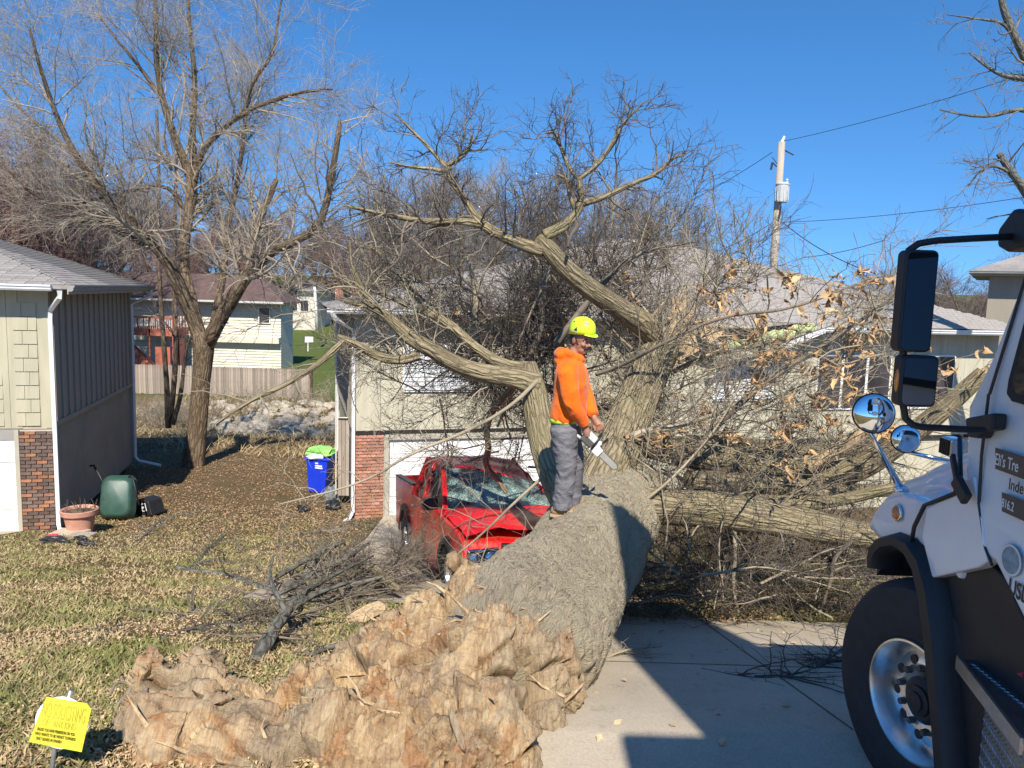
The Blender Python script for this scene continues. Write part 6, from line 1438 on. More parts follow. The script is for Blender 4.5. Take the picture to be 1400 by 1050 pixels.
# front wheels, steered a little
def wheel(cx, cy, cz, steer, side, full=True):
    c = Vector((cx, cy, cz)); kt, kr = 1.07, 0.94; ax = Vector((-side*math.cos(steer), -side*math.sin(steer), 0)) if side > 0 else Vector((math.cos(steer), math.sin(steer), 0))
    w = MB().lathe([(r__*(kt if r__ > .33 else kr), h__) for r__, h__ in [(0.30, -0.13), (0.40, -0.15), (0.485, -0.13), (0.515, -0.10), (0.522, -0.06), (0.512, -0.055), (0.512, -0.045), (0.522, -0.04), (0.524, 0.0), (0.522, 0.04), (0.512, 0.045), (0.512, 0.055), (0.522, 0.06), (0.515, 0.10), (0.485, 0.135), (0.46, 0.14), (0.40, 0.15), (0.33, 0.145), (0.30, 0.13)]], c, ax, 56, True).build('tyre', 'black_rubber', tk, angle=35)
    rim = MB().lathe([(r__*kr, h__) for r__, h__ in [(0.305, 0.135), (0.300, 0.150), (0.290, 0.152), (0.280, 0.135), (0.262, 0.085), (0.245, 0.050), (0.240, 0.040), (0.228, 0.046), (0.205, 0.062), (0.175, 0.070), (0.150, 0.066), (0.128, 0.055), (0.10, 0.05), (0.0, 0.05)]], c, ax, 56, cap0=False).build('rim', 'polished_alloy', tk, angle=25)
    e1_ = ax.cross(Vector((0, 0, 1))).normalized(); e2_ = ax.cross(e1_)
    for k in range(10):
        t = 2*math.pi*k/10+0.2; q = c+(e1_*math.cos(t)+e2_*math.sin(t))*0.182+ax*0.064
        MB().lathe([(0.023, -0.01), (0.023, 0.006), (0.0, 0.007)], q, ax, 14).build('hand_hole', 'truck_black', rim)
        q = c+(e1_*math.cos(t+.31)+e2_*math.sin(t+.31))*0.146+ax*0.066
        MB().lathe([(0.017, 0), (0.015, 0.03), (0.0, 0.034)], q, ax, 6).build('lug_nut', 'saw_grey', rim)
    MB().lathe([(0.112, 0.05), (0.108, 0.085), (0.085, 0.10), (0.07, 0.10), (0.068, 0.112), (0.045, 0.118), (0.042, 0.128), (0.0, 0.13)], c, ax, 30).build('hub', 'truck_black', rim, angle=30)
wheel(2.05, 3.43, 0.555, R(13), 1)
wheel(4.10, 3.42, 0.555, R(13), -1)
# checker plate step box
stp = [(1.90, 3.06), (1.84, 2.78), (1.77, 2.45), (1.72, 1.5), (2.35, 1.5), (2.35, 3.06)]
st_ = MB().prism([(x, y, 0.905) for x, y in stp], (0, 0, 0.03)).build('step_plate', 'checker_plate', tk, bevel=0.006)
sb = MB().prism([(1.885, 2.84, 0.30), (1.79, 2.45, 0.30), (1.75, 1.5, 0.30), (2.3, 1.5, 0.30), (2.3, 2.84, 0.30)], (0, 0, 0.60)).build('step_box', 'checker_plate', tk, bevel=0.006)
lz = MB()
def lozenge(c, u_, n_, L=0.026, W=0.008, h=0.004):
    w_ = n_.cross(u_); lz.add([c-u_*L*.5, c-w_*W*.5, c+u_*L*.5, c+w_*W*.5, c+n_*h-u_*L*.2, c+n_*h+u_*L*.2], [(0, 1, 5, 4), (1, 2, 5), (2, 3, 4, 5), (3, 0, 4)])
i = 0
for yy in np.arange(1.9, 3.03, 0.027):
    for xx in np.arange(1.93, 2.33, 0.027):
        a = R(45) if i % 2 else R(-45); lozenge(Vector((xx, yy, 0.9345)), Vector((math.cos(a), math.sin(a), 0)), Vector((0, 0, 1))); i += 1
    i += 1
sd_dir = Vector((1.885-1.79, 2.84-2.45, 0)).normalized(); sd_n = Vector((-sd_dir.y, sd_dir.x, 0))
if sd_n.x > 0: sd_n = -sd_n
for kk in range(0, 24):
    for zz in np.arange(0.34, 0.89, 0.027):
        a = R(45) if i % 2 else R(-45); c = Vector((1.885, 2.84, zz))-sd_dir*(0.015+kk*0.027)+sd_n*0.001
        if c.y < 2.1: continue
        lozenge(c, sd_dir*math.cos(a)+Vector((0, 0, 1))*math.sin(a), sd_n); i += 1
    i += 1
o = lz.build('tread_pattern', 'checker_plate', tk); o['kind'] = 'stuff'
MB().bar((1.897, 3.06, 0.92), (1.838, 2.78, 0.92), .012, .06).bar((1.838, 2.78, .92), (1.765, 2.45, .92), .012, .06).build('step_edge', 'polished_alloy', tk)
# mirror assembly
MY = 2.95
def Mp(px, py, dy=0.0): return P(px, py, MY+dy)
MB().tube([Mp(1395, 323), Mp(1330, 326), Mp(1280, 329), Mp(1256, 333), Mp(1243, 342), Mp(1237, 358), Mp(1236, 400), Mp(1235, 480), Mp(1235, 555), Mp(1238, 572), Mp(1248, 581), Mp(1262, 584), Mp(1300, 586), Mp(1345, 588)], 0.0135, 10).build('mirror_arm', 'truck_black', tk, smooth=True)
panel('mirror_bracket', [X(1335, 572), X(1375, 565), X(1373, 588), X(1358, 590), X(1353, 600), X(1338, 598)], 'truck_black', 1.87, 0.06, bevel=0.01)
panel('mirror_bracket', [X(1380, 315), X(1400, 285), X(1425, 290), X(1425, 335), X(1395, 345), X(1382, 338)], 'truck_black', 1.80, 0.12, bevel=0.015)
def rrect(x0_, x1_, z0_, z1_, r_, y, n_=5):
    pts = []
    for (cx, cz, a0) in ((x1_-r_, z1_-r_, 0), (x0_+r_, z1_-r_, 90), (x0_+r_, z0_+r_, 180), (x1_-r_, z0_+r_, 270)):
        for k in range(n_+1):
            a = R(a0+90*k/n_); pts.append((cx+r_*math.cos(a), y, cz+r_*math.sin(a)))
    return pts
def mirror_head(px0, px1, py0, py1, glass, name):
    a = Mp(px0, py1, -.03); b = Mp(px1, py0, -.03); y = MY-.03
    h = MB().prism(rrect(a.x, b.x, a.z, b.z, 0.022, y), (0, 0.07, 0)).build(name, 'truck_black', tk, bevel=0.012, seg=3)
    g = 0.010; MB().prism(rrect(a.x+g, b.x-g, a.z+g, b.z-g, 0.018, y-.002), (0, 0.004, 0)).build('mirror_pane', glass, h)
    return h
mirror_head(1227, 1286, 342, 481, 'dark_mirror', 'mirror_head')
mh = mirror_head(1228, 1286, 487, 556, 'dark_mirror', 'mirror_head')
q = Mp(1227, 520); MB().ell(q, (0.008, 0.02, 0.05), 10, 8).build('turn_lamp', 'amber', mh, smooth=True)
def round_mirror(px, py, Y, rpx, base, lean):
    c = P(px, py, Y); r_ = rpx*Y/FPX; ax = Vector((lean[0], -1, lean[1])).normalized()
    prof = [(r_*1.0, -0.012), (r_*1.04, 0.0), (r_*1.0, 0.008), (r_*0.97, 0.010)]
    h = MB().lathe([(0.0, -0.05), (r_*0.5, -0.045), (r_*0.9, -0.025), (r_*1.03, -0.005), (r_*1.04, 0.004), (r_*0.98, 0.010)], c, ax, 32).build('hood_mirror', 'truck_black', tk, smooth=True)
    k = 10; MB().lathe([(r_*0.98*math.cos(R(90*i/k)), 0.008+0.028*math.sin(R(90*i/k))) for i in range(k)]+[(0.0, 0.036)], c, ax, 32).build('mirror_pane', 'mirror_glass', h, smooth=True)
    lo = c-Vector((0, 0, r_*0.95)); MB().tube([lo+Vector((0, 0.03, 0)), Vector(base).lerp(lo, .5)+Vector((0, .02, 0)), base], [0.010, 0.014, 0.018], 10).build('stalk', 'chrome', h, smooth=True)
    MB().lathe([(0.04, -0.01), (0.035, 0.006), (0.02, 0.02), (0, 0.022)], base, (0, 0, 1), 16).build('stalk_foot', 'chrome', h, smooth=True)
round_mirror(1194, 565, 3.62, 27, X(1232, 668, 1.98), (-0.25, 0.12))
round_mirror(1238, 600, 4.25, 19, Vector((2.62, 4.22, 1.50)), (-0.2, 0.12))
# lettering on the door
def text(body, y0_, z0_, h, mat, x, parent, squeeze=1.0, bold=0.0, name='lettering'):
    cu = bpy.data.curves.new(name, 'FONT'); cu.body = body; cu.size = h/0.70; cu.offset = bold; cu.extrude = 0.0006
    ob = bpy.data.objects.new('tmp', cu); COL.objects.link(ob); dg = bpy.context.evaluated_depsgraph_get(); dg.update()
    me = bpy.data.meshes.new_from_object(ob.evaluated_get(dg)); bpy.data.objects.remove(ob); me.name = name
    me.materials.clear(); me.materials.append(MATS[mat]); o = link(name, me, parent)
    o.matrix_basis = Matrix(((0, 0, -1, x), (-squeeze, 0, 0, y0_), (0, 1, 0, z0_), (0, 0, 0, 1))); return o
def band(pa, pb, y1_, x, mat='decal_brown'):
    return MB().prism([(x, pa.y, pa.z), (x, pb.y, pb.z), (x, y1_, pb.z), (x, y1_, pa.z)], (0.003, 0, 0)).build('sticker', mat, tk)
a, b = X(1362, 612), X(1362, 641); d1 = band(a, b, 2.30, XS-.004); text("Eli's Tre", a.y-.008, b.z+.018, a.z-b.z-.036, 'decal_pale', XS-.0055, d1, 0.66, 0.0004)
a, b = X(1381, 653), X(1381, 669); text("Inde", a.y, b.z, a.z-b.z, 'decal_black', XS-.003, tk, 0.8, 0.0004)
a, b = X(1371, 673), X(1372, 699); d2 = band(a, X(1371, 699), 2.30, XS-.004); text("816.2", a.y-.008, X(1371, 699).z+.018, a.z-b.z-.036, 'decal_pale', XS-.0055, d2, 0.66, 0.0004)
a, b = X(1381, 789), X(1381, 812); text("USD", a.y, b.z, a.z-b.z, 'decal_black', XS-.003, tk, 0.72, 0.0012)
se = MB().lathe([(0.062, 0), (0.062, 0.003)], X(1383, 766, XS-.001), (-1, 0, 0), 32).build('round_seal', 'seal', tk)
MB().lathe([(0.060, 0.0035), (0.052, 0.0035), (0.052, 0.0045), (0.060, 0.0045)], X(1383, 766, XS-.001), (-1, 0, 0), 32, True).build('seal_ring', 'decal_pale', se)
# tool handles lying on the step
tl = thing('lopper', 'pair of red gripped loppers on the checker plate step', 'tool', (2.02, 2.75, 0.94))
for (p0_, p1_) in (((2.00, 2.93, 0.955), (1.98, 2.76, 1.02)), ((2.02, 2.90, 0.955), (2.05, 2.74, 1.05))):
    MB().tube([p0_, Vector(p0_).lerp(Vector(p1_), .6)], .010, 8).build('shaft', 'green_grip', tl); MB().tube([Vector(p0_).lerp(Vector(p1_), .6), p1_], .019, 10).build('grip', 'red_grip', tl, smooth=True)
# unseen body behind the cab, added to throw shade into view
MB().box((1.86, -4.5, 0.9), (4.35, 1.05, 3.35)).build('unseen_body', 'white_truck_paint', tk, bevel=0.02)

# unseen box and beams, added and shaped to throw shade on the concrete
al = thing('shade_caster', 'unseen white box and beams added behind the camera to cast shade', 'lift', (2.6, -2.5, 3.35))
g0 = G(845, 1000); tipy = g0.y; bx0 = g0.x+0.05*4.9
MB().box((bx0, tipy-5.0-0.55, 3.95), (bx0+1.35, tipy-5.0, 5.0)).build('shade_box', 'white_truck_paint', al, bevel=0.04)
MB().bar((bx0+1.05, tipy-5.2, 4.95), (bx0+0.95, -0.05, 7.45), 1.15, 0.30).bar((bx0+1.25, -0.05, 7.45), (2.9, -2.6, 3.4), 0.40, 0.36).build('shade_beams', 'white_truck_paint', al, bevel=0.02)
MB().lathe([(.35, 0), (.33, .35), (.2, .45), (0, .46)], (2.9, -2.6, 3.3), (0, 0, 1), 20).build('shade_post', 'white_truck_paint', al)
# ================================================================== worker with chainsaw
FT = P(772, 703, 6.80)
pr = thing('person', 'worker in orange hoodie and yellow green helmet standing on the trunk with a chainsaw', 'person', tuple(FT), R(-8))
PM = wmat(pr)
def loft(b, rings, n=20):
    vs = []; fs = []
    for (x, y, z, rx, ry) in rings:
        for k in range(n):
            t = 2*math.pi*k/n; vs.append((x+rx*math.cos(t), y+ry*math.sin(t), z))
    m = len(rings)
    for i in range(m-1):
        for k in range(n): fs.append((i*n+k, i*n+(k+1) % n, (i+1)*n+(k+1) % n, (i+1)*n+k))
    fs += [tuple(range(n-1, -1, -1)), tuple((m-1)*n+k for k in range(n))]; b.add(vs, fs)
def wrinkle(o, amp, sc, stretch=(1, 1, 1)):
    co = vcos(o); no = vnor(o); out = co.copy()
    for i in range(len(co)):
        c = Vector(co[i].tolist()); q = Vector((c.x*stretch[0], c.y*stretch[1], c.z*stretch[2]))*sc
        d = 1-2*abs(mnoise.noise(q+mnoise.noise_vector(q*0.5)*0.8)); out[i] = co[i]+no[i]*amp*d*0.5
    setco(o, out)
# body: head, neck, hands in one skin surface running through the clothes
HR = Matrix.Rotation(R(-40), 4, 'Z') @ Matrix.Rotation(R(9), 4, 'Y'); HC = Vector((0.085, -0.005, 1.585))
b = MB(PM)
def hp(x, y, z): return HC + HR.to_3x3() @ Vector((x, y, z))
R3 = HR.to_3x3()
b.ell(hp(-0.005, 0, 0.035), (0.098, 0.077, 0.098), 24, 16, R3); b.ell(hp(0.012, 0, -0.03), (0.078, 0.066, 0.085), 20, 14, R3)
b.ell(hp(0.045, 0, -0.092), (0.040, 0.042, 0.030), 16, 10, R3); b.ell(hp(0.030, 0.030, -0.075), (0.05, 0.026, 0.03), 12, 8, R3); b.ell(hp(0.030, -0.030, -0.075), (0.05, 0.026, 0.03), 12, 8, R3)
b.tube([hp(0.085, 0, 0.018), hp(0.104, 0, -0.018), hp(0.112, 0, -0.032)], [0.010, 0.014, 0.017], 10); b.ell(hp(0.092, 0.012, -0.034), 0.012, 10, 8); b.ell(hp(0.092, -0.012, -0.034), 0.012, 10, 8)
b.ell(hp(0.080, 0, 0.022), (0.018, 0.06, 0.012), 14, 8, R3); b.ell(hp(0.07, 0.04, -0.022), (0.025, 0.022, 0.02), 12, 8, R3); b.ell(hp(0.07, -0.04, -0.022), (0.025, 0.022, 0.02), 12, 8, R3)
b.ell(hp(0.086, 0, -0.062), (0.014, 0.026, 0.008), 12, 8, R3); b.ell(hp(0.085, 0, -0.074), (0.014, 0.022, 0.009), 12, 8, R3)
for s in (-1, 1): b.ell(hp(-0.012, 0.078*s, 0.0), (0.022, 0.010, 0.034), 12, 8, R3)
b.tube([hp(-0.02, 0, -0.05), (0.02, 0, 1.44), (0.0, 0, 1.36)], [0.055, 0.06, 0.075], 16)
# torso/limb core hidden in the clothing
b.tube([(0, 0, 1.38), (0.01, 0, 1.15), (0.0, 0, 0.88)], [0.085, 0.11, 0.11], 12)
WR, WL = Vector((0.165, -0.150, 0.835)), Vector((0.235, -0.02, 0.895))
b.tube([(-.01, -.17, 1.36), (0.02, -0.225, 1.10), WR], [0.05, 0.04, 0.028], 10); b.tube([(0.0, .17, 1.36), (0.13, 0.17, 1.12), WL], [0.05, 0.04, 0.028], 10)
for s, dx in ((-1, 0), (1, 0.06)): b.tube([(0, .08*s, .88), (0.02+dx*.6, .085*s, .48), (dx-.02, .08*s, .1)], [0.09, 0.06, 0.045], 10)
def hand(w, palm_d, curl_d, side):
    """palm from wrist w along palm_d; fingers curl round curl_d"""
    pd = Vector(palm_d).normalized(); cd = Vector(curl_d).normalized(); sd_ = pd.cross(cd).normalized()
    c = w+pd*0.045; b.tube([w-pd*.02, w, w+pd*0.04, w+pd*0.082], [0.027, 0.027, 0.036, 0.034], 12)
    for k, (off, L) in enumerate(((-0.030, 0.062), (-0.010, 0.070), (0.010, 0.066), (0.030, 0.052))):
        s0 = w+pd*0.078+sd_*off; s1 = s0+(pd*0.8+cd*0.6)*L*0.42; s2 = s1+(cd)*L*0.36; s3 = s2+(cd*0.5-pd*0.9)*L*0.32
        b.tube([s0-pd*.01, s0, s1, s2, s3], [0.011, 0.0115, 0.0105, 0.0095, 0.0085], 8)
    t0 = w+pd*0.025-sd_*0.030*side; b.tube([t0, t0+(cd*0.5-sd_*side*0.35+pd*0.3)*0.045, t0+(cd*1.0+pd*0.45-sd_*side*.1)*0.07], [0.014, 0.012, 0.010], 8)
hand(WR, (0.25, 0.12, -0.95), (0.55, 0.75, -0.1), 1); hand(WL, (0.55, -0.45, -0.65), (0.1, -0.9, -0.35), -1)
body = remesh(b.build('body', 'skin', pr, smooth=True), 0.0055, 3)
# eyes, brows, moustache, hair
for s in (-1, 1):
    MB(PM).ell(hp(0.079, 0.032*s, 0.006), (0.008, 0.012, 0.007), 10, 8, R3).build('eye', 'white_paint', pr, smooth=True)
    MB(PM).ell(hp(0.085, 0.031*s, 0.006), (0.005, 0.006, 0.006), 8, 6, R3).build('iris', 'hair', pr, smooth=True)
    MB(PM).tube([hp(0.088, 0.014*s, 0.028), hp(0.086, 0.034*s, 0.032), hp(0.074, 0.052*s, 0.024)], [0.005, 0.006, 0.003], 6).build('eyebrow', 'hair', pr)
MB(PM).tube([hp(0.082, -0.036, -0.062), hp(0.097, -0.018, -0.050), hp(0.103, 0, -0.047), hp(0.097, 0.018, -0.050), hp(0.082, 0.036, -0.062)], [0.004, 0.010, 0.010, 0.010, 0.004], 8).build('moustache', 'hair', pr, smooth=True)
MB(PM).ell(hp(0.078, 0, -0.103), (0.014, 0.020, 0.012), 10, 8, R3).build('goatee', 'hair', pr, smooth=True)
hb_ = MB(PM); hb_.ell(hp(-0.038, 0, 0.015), (0.078, 0.080, 0.085), 18, 12, R3); hb_.build('hair', 'hair', pr, smooth=True)
# hoodie
b = MB(PM)
loft(b, [(-0.015, 0, 0.865, .135, .175), (-0.01, 0, 0.90, .150, .188), (0.0, 0, 0.97, .152, .19), (0.01, 0, 1.08, .146, .19), (0.015, 0, 1.20, .150, .205), (0.01, 0, 1.30, .142, .215), (0.0, 0, 1.375, .115, .195), (0.005, 0, 1.42, .09, .13), (0.02, 0, 1.47, .078, .085)])
b.tube([(-.01, -.165, 1.365), (-.005, -.205, 1.30), (0.015, -0.235, 1.17), (0.04, -0.245, 1.06), (0.10, -0.205, 0.95), WR+Vector((-.012, -.005, .03))], [0.080, 0.083, 0.074, 0.068, 0.058, 0.044], 16)
b.tube([(0.0, .165, 1.365), (0.03, .20, 1.28), (0.10, 0.205, 1.14), (0.15, 0.16, 1.05), (0.19, 0.07, 0.97), WL+Vector((-.01, .01, .03))], [0.080, 0.080, 0.072, 0.064, 0.055, 0.044], 16)
b.ell((-0.075, 0, 1.455), (0.075, 0.115, 0.058), 18, 12); b.ell((-0.09, 0, 1.40), (0.06, 0.10, 0.06), 16, 10)
for k in range(9):
    t = R(-125+250*k/8); b.ell((0.015+0.085*math.cos(t), 0.095*math.sin(t), 1.455-0.03*math.cos(t)), (0.032, 0.032, 0.036), 10, 8)
hoodie = remesh(b.build('hoodie', 'hoodie', pr, smooth=True), 0.009, 5); wrinkle(hoodie, 0.024, 8, (1, 1, 0.55))
# hi-vis shirt hem
b = MB(PM); loft(b, [(-0.025, 0, 0.852, .145, .175), (-0.02, 0, 0.87, .148, .182), (-0.02, 0, 0.905, .146, .18)], 28); b.build('shirt_hem', 'hi_vis', pr, smooth=True)
# trousers
b = MB(PM); loft(b, [(-0.015, 0, 0.72, .11, .16), (-0.02, 0, 0.79, .135, .175), (-0.02, 0, 0.86, .133, .168)])
for s, dx in ((-1, -0.01), (1, 0.055)):
    b.tube([(-0.025+dx*.3, .088*s, .80), (-0.01+dx*.5, .09*s, .65), (0.015+dx*.8, .09*s, .47), (0.01+dx, .088*s, .33), (-0.005+dx, .085*s, .18), (-.005+dx, .085*s, .075)], [0.118, 0.107, 0.088, 0.083, 0.078, 0.080], 18)
    for z in (0.095, 0.15, 0.23): b.ell((-0.005+dx+random.uniform(-.008, .008), .085*s, z), (.086, .086, .018), 16, 8, Matrix.Rotation(random.uniform(-.3, .3), 3, 'Y'))
tro = remesh(b.build('trousers', 'work_trousers', pr, smooth=True), 0.009, 4); wrinkle(tro, 0.024, 8, (1, 1, 1.25))
# boots
for s, dx in ((-1, -0.02), (1, 0.05)):
    b = MB(PM); y = .085*s; b.tube([(-.02+dx, y, .16), (-.02+dx, y, .07)], [.058, .062], 14); b.ell((-.03+dx, y, .055), (.075, .052, .055), 16, 10); b.ell((.085+dx, y, .048), (.105, .053, .045), 18, 10); b.ell((.14+dx, y, .042), (.06, .052, .036), 14, 10)
    bt = remesh(b.build('boot', 'boot', pr, smooth=True), 0.008, 3)
    MB(PM).prism([(-.105+dx, y-.035, 0), (-.05+dx, y-.05, 0), (.06+dx, y-.048, 0), (.15+dx, y-.054, 0), (.20+dx, y-.03, 0), (.205+dx, y+.02, 0), (.15+dx, y+.052, 0), (.06+dx, y+.046, 0), (-.05+dx, y+.05, 0), (-.105+dx, y+.035, 0)], (0, 0, .026)).build('sole', 'boot_sole', bt, bevel=0.005)
# helmet
HM = PM @ Matrix.Translation(hp(0.0, 0, 0.075)) @ HR
b = MB(HM); n = 28; rings = [(0.0, 1.0), (0.03, 1.0), (0.06, .96), (0.09, .86), (0.112, .70), (0.128, .48), (0.137, .22), (0.139, .02)]
vs = []
for z, k in rings:
    for j in range(n):
        t = 2*math.pi*j/n; dip = 0.020*max(0, -math.cos(t)) if z == 0 else 0
        vs.append((0.128*k*math.cos(t)*(1.0 if math.cos(t) > 0 else 1.02), 0.103*k*math.sin(t), z-0.035*(1 if z == 0 else 0.4 if z == .03 else 0)*(0.5-0.5*math.cos(t))-(0.0)))
fs = [(i*n+j, i*n+(j+1) % n, (i+1)*n+(j+1) % n, (i+1)*n+j) for i in range(len(rings)-1) for j in range(n)]+[tuple((len(rings)-1)*n+j for j in range(n))]
b.add(vs, fs)
hel = b.build('helmet', 'helmet', pr, smooth=True); sm = hel.modifiers.new('t', 'SOLIDIFY'); sm.thickness = 0.006
br_ = MB(HM); br_.prism([(0.10, -.085, -.006), (0.135, -.06, -.010), (0.165, -.03, -.013), (0.172, 0, -.014), (0.165, .03, -.013), (0.135, .06, -.010), (0.10, .085, -.006)], (0, 0, .010)); br_.build('brim', 'helmet', hel, bevel=0.004)
for s in (-1, 1):
    MB(HM).prism([(-.005, .1045*s, .020), (.03, .1025*s, .018), (.018, .0995*s, .050)], (0, .004*s, 0)).build('vent', 'black_plastic', hel)
    MB(HM).ell((-.035, .085*s, .09), (.010, .006, .005), 8, 6).build('vent', 'black_plastic', hel)
    MB(HM).prism([(-.03, .1065*s, .004), (.035, .104*s, .002), (.035, .1035*s, .016), (-.03, .106*s, .018)], (0, .002*s, 0)).build('sticker', 'decal_grey', hel)
    MB(HM).tube([(0.0, .098*s, -.005), (0.03, .075*s, -.09), (.05, .0, -.165)], .004, 6).build('chin_strap', 'black_plastic', hel)
MB(HM).ell((.075, -.045, .095), (.022, .02, .018), 10, 8).build('sticker', 'decal_grey', hel, smooth=True)
# ---------------- chainsaw, its own thing, held in both hands
SC = PM @ Vector((0.205, -0.115, 0.70))
cs = thing('chainsaw', 'white and dark grey chainsaw held low by the worker', 'chainsaw', tuple(SC), R(-8))
SM_ = wmat(cs) @ Matrix.Rotation(R(42), 4, 'Y') @ Matrix.Scale(0.88, 4)
MB(SM_).box((-.10, -.055, -.045), (.13, .055, .055)).build('engine_cover', 'saw_grey', cs, bevel=0.018, seg=3)
MB(SM_).box((-.09, -.06, .02), (.10, .058, .085)).build('top_cover', 'saw_white', cs, bevel=0.02, seg=3)
MB(SM_).prism([(.03, -.062, -.05), (.15, -.062, -.045), (.15, -.062, .04), (.06, -.062, .05)], (0, .012, 0)).build('clutch_cover', 'saw_white', cs, bevel=0.006)
MB(SM_).tube([(-.09, 0, .075), (-.16, 0, .085), (-.215, 0, .05), (-.22, 0, -.02), (-.16, 0, -.045), (-.08, 0, -.035)], .016, 10).build('rear_handle', 'saw_white', cs, smooth=True)
MB(SM_).tube([(.05, -.075, -.03), (.035, -.085, .07), (.03, -.03, .135), (.03, .04, .135), (.04, .08, .06), (.05, .07, -.03)], .011, 10).build('front_handle', 'black_plastic', cs, smooth=True)
MB(SM_).prism([(.09, -.045, .06), (.105, -.05, .15), (.10, .05, .15), (.09, .045, .06)], (.008, 0, 0)).build('hand_guard', 'black_plastic', cs)
MB(SM_).prism([(.10, -.035, -.030), (.33, -.035, -.028), (.36, -.035, -.018), (.372, -.035, .002), (.36, -.035, .022), (.33, -.035, .032), (.10, -.035, .032)], (0, .006, 0)).build('bar', 'saw_bar', cs)
bc = [(.10, -.032, -.034), (.33, -.032, -.033), (.365, -.032, -.021), (.378, -.032, .002), (.365, -.032, .026), (.33, -.032, .037), (.10, -.032, .036)]
MB(SM_).tube(bc, .005, 6).build('chain', 'saw_grey', cs)
# ================================================================== small things on the lawn
def gl(px, py): return G(px, py)
# yard sign
sY = 3.45
sb_ = P(75, 1075, sY); st0 = P(97, 945, sY+0.05)
yd = thing('yard_sign', 'bright yellow handwritten no soliciting sign on a metal stake', 'sign', tuple(P(70, 1090, sY)))
MB().tube([P(64, 1110, sY), P(75, 1022, sY+.01), P(97, 944, sY+.04)], .011, 8).build('stake', 'galvanised', yd, smooth=True)
c4 = [P(66, 951, sY), P(121, 960, sY), P(127, 968, sY), P(114, 1026, sY-.02), P(42, 1012, sY-.02)]
nn_ = (Vector(c4[1])-Vector(c4[0])).cross(Vector(c4[4])-Vector(c4[0])).normalized()
if nn_.y > 0: nn_ = -nn_
card = MB().prism([p+nn_*.012 for p in c4], nn_*.004).build('card', 'yellow_card', yd)
MB().lathe([(.0, .004), (.125, .004), (.128, .008), (.125, .011), (0, .011)], (Vector(c4[0])+Vector(c4[1])+Vector(c4[3])+Vector(c4[4]))/4, nn_, 28).build('backing_disc', 'sign_white', yd)
def card_text(body, u, v, h, mat, squeeze=1.0, bold=0.0):
    o0 = Vector(c4[0]); ux = (Vector(c4[1])-o0); vx = (Vector(c4[4])-o0)
    cu = bpy.data.curves.new('lettering', 'FONT'); cu.body = body; cu.size = h/0.7; cu.offset = bold; cu.extrude = 0.0005
    ob = bpy.data.objects.new('tmp', cu); COL.objects.link(ob); dg = bpy.context.evaluated_depsgraph_get(); dg.update()
    me = bpy.data.meshes.new_from_object(ob.evaluated_get(dg)); bpy.data.objects.remove(ob); me.materials.clear(); me.materials.append(MATS[mat])
    o = link('lettering', me, card); p = o0+ux*u+vx*v+nn_*.0175; a = ux.normalized(); b_ = nn_.cross(a)
    o.matrix_basis = Matrix(((a.x*squeeze, b_.x, nn_.x, p.x), (a.y*squeeze, b_.y, nn_.y, p.y), (a.z*squeeze, b_.z, nn_.z, p.z), (0, 0, 0, 1)))
card_text('NO SOLICITING', 0.05, 0.42, 0.075, 'ink_faint', 0.27); card_text('OF', 0.16, 0.60, 0.035, 'ink_faint', 0.46); card_text('ANY KIND', 0.42, 0.60, 0.035, 'ink_faint', 0.46)
card_text('UNLESS YOU HAVE PERMISSION ON YOU', 0.08, 0.72, 0.0145, 'ink', 0.47, .0004); card_text('WHO WANTS TO BE WENDT TOWARDS', 0.08, 0.82, 0.0145, 'ink', 0.50, .0004); card_text('ONLY SIGNED IN SPANISH', 0.14, 0.92, 0.0145, 'ink', 0.5, .0004)
# terracotta planter
pc = P(110, 735, 14.95); pc.z = float(gz(0, 14.95))
pot = thing('plant_pot', 'cracked terracotta planter full of dry soil at the house corner', 'plant pot', tuple(pc))
MB().lathe([(.0, 0), (.22, 0), (.29, .40), (.34, .41), (.35, .50), (.33, .51), (.30, .49), (.28, .43), (0, .43)], pc, (0, 0, 1), 32).build('pot', 'terracotta', pot, angle=30)
MB().ell(pc+Vector((0, 0, .44)), (.28, .28, .04), 20, 8).build('soil', 'soil', pot, smooth=True)
w0 = np.array([[pc.x+rng.uniform(-.2, .3), pc.y+rng.uniform(-.15, .2), pc.z+.45] for _ in range(26)]); dd = nrm(rng.normal(size=(26, 3))*.5+np.array([.3, 0, .7])); pts = np.stack([w0+dd*k*.09 for k in range(4)], 1)
twig_object('dead_stems', [(pts, np.full((26, 4), .005), 4)], 'twig_dark', pot)
# leaning green tub (wheelbarrow tray)
tb0 = P(160, 706, 16.3); tb0.z = float(gz(0, 16.3))
tub = thing('wheelbarrow', 'dark green wheelbarrow tray tipped up against the batten wall', 'wheelbarrow', tuple(tb0))
Mt = Matrix.Translation(tb0) @ Matrix.Rotation(R(8), 4, 'Z') @ Matrix.Rotation(R(-16), 4, 'X')
b = MB(Mt); ringz = [(-.04, 1.0, 0), (0, 1.03, 0), (0.0, 1.0, 0), (-.10, .93, 0), (-.20, .80, 0), (-.24, .66, 0)]
base = rrect(-.36, .36, 0.02, .96, .20, 0, 6); cz = .49; vs = []
for (y, k, _) in ((.02, 1.0, 0), (0, 1.04, 0), (-.03, 1.0, 0), (-.14, .92, 0), (-.21, .84, 0), (-.235, .74, 0)):
    vs += [(x*k, y, cz+(z-cz)*k) for x, _, z in base]
n = len(base); fs = [(i*n+j, i*n+(j+1) % n, (i+1)*n+(j+1) % n, (i+1)*n+j) for i in range(5) for j in range(n)]+[tuple(5*n+j for j in range(n))]
b.add(vs, fs).build('tray', 'green_plastic', tub, angle=50)
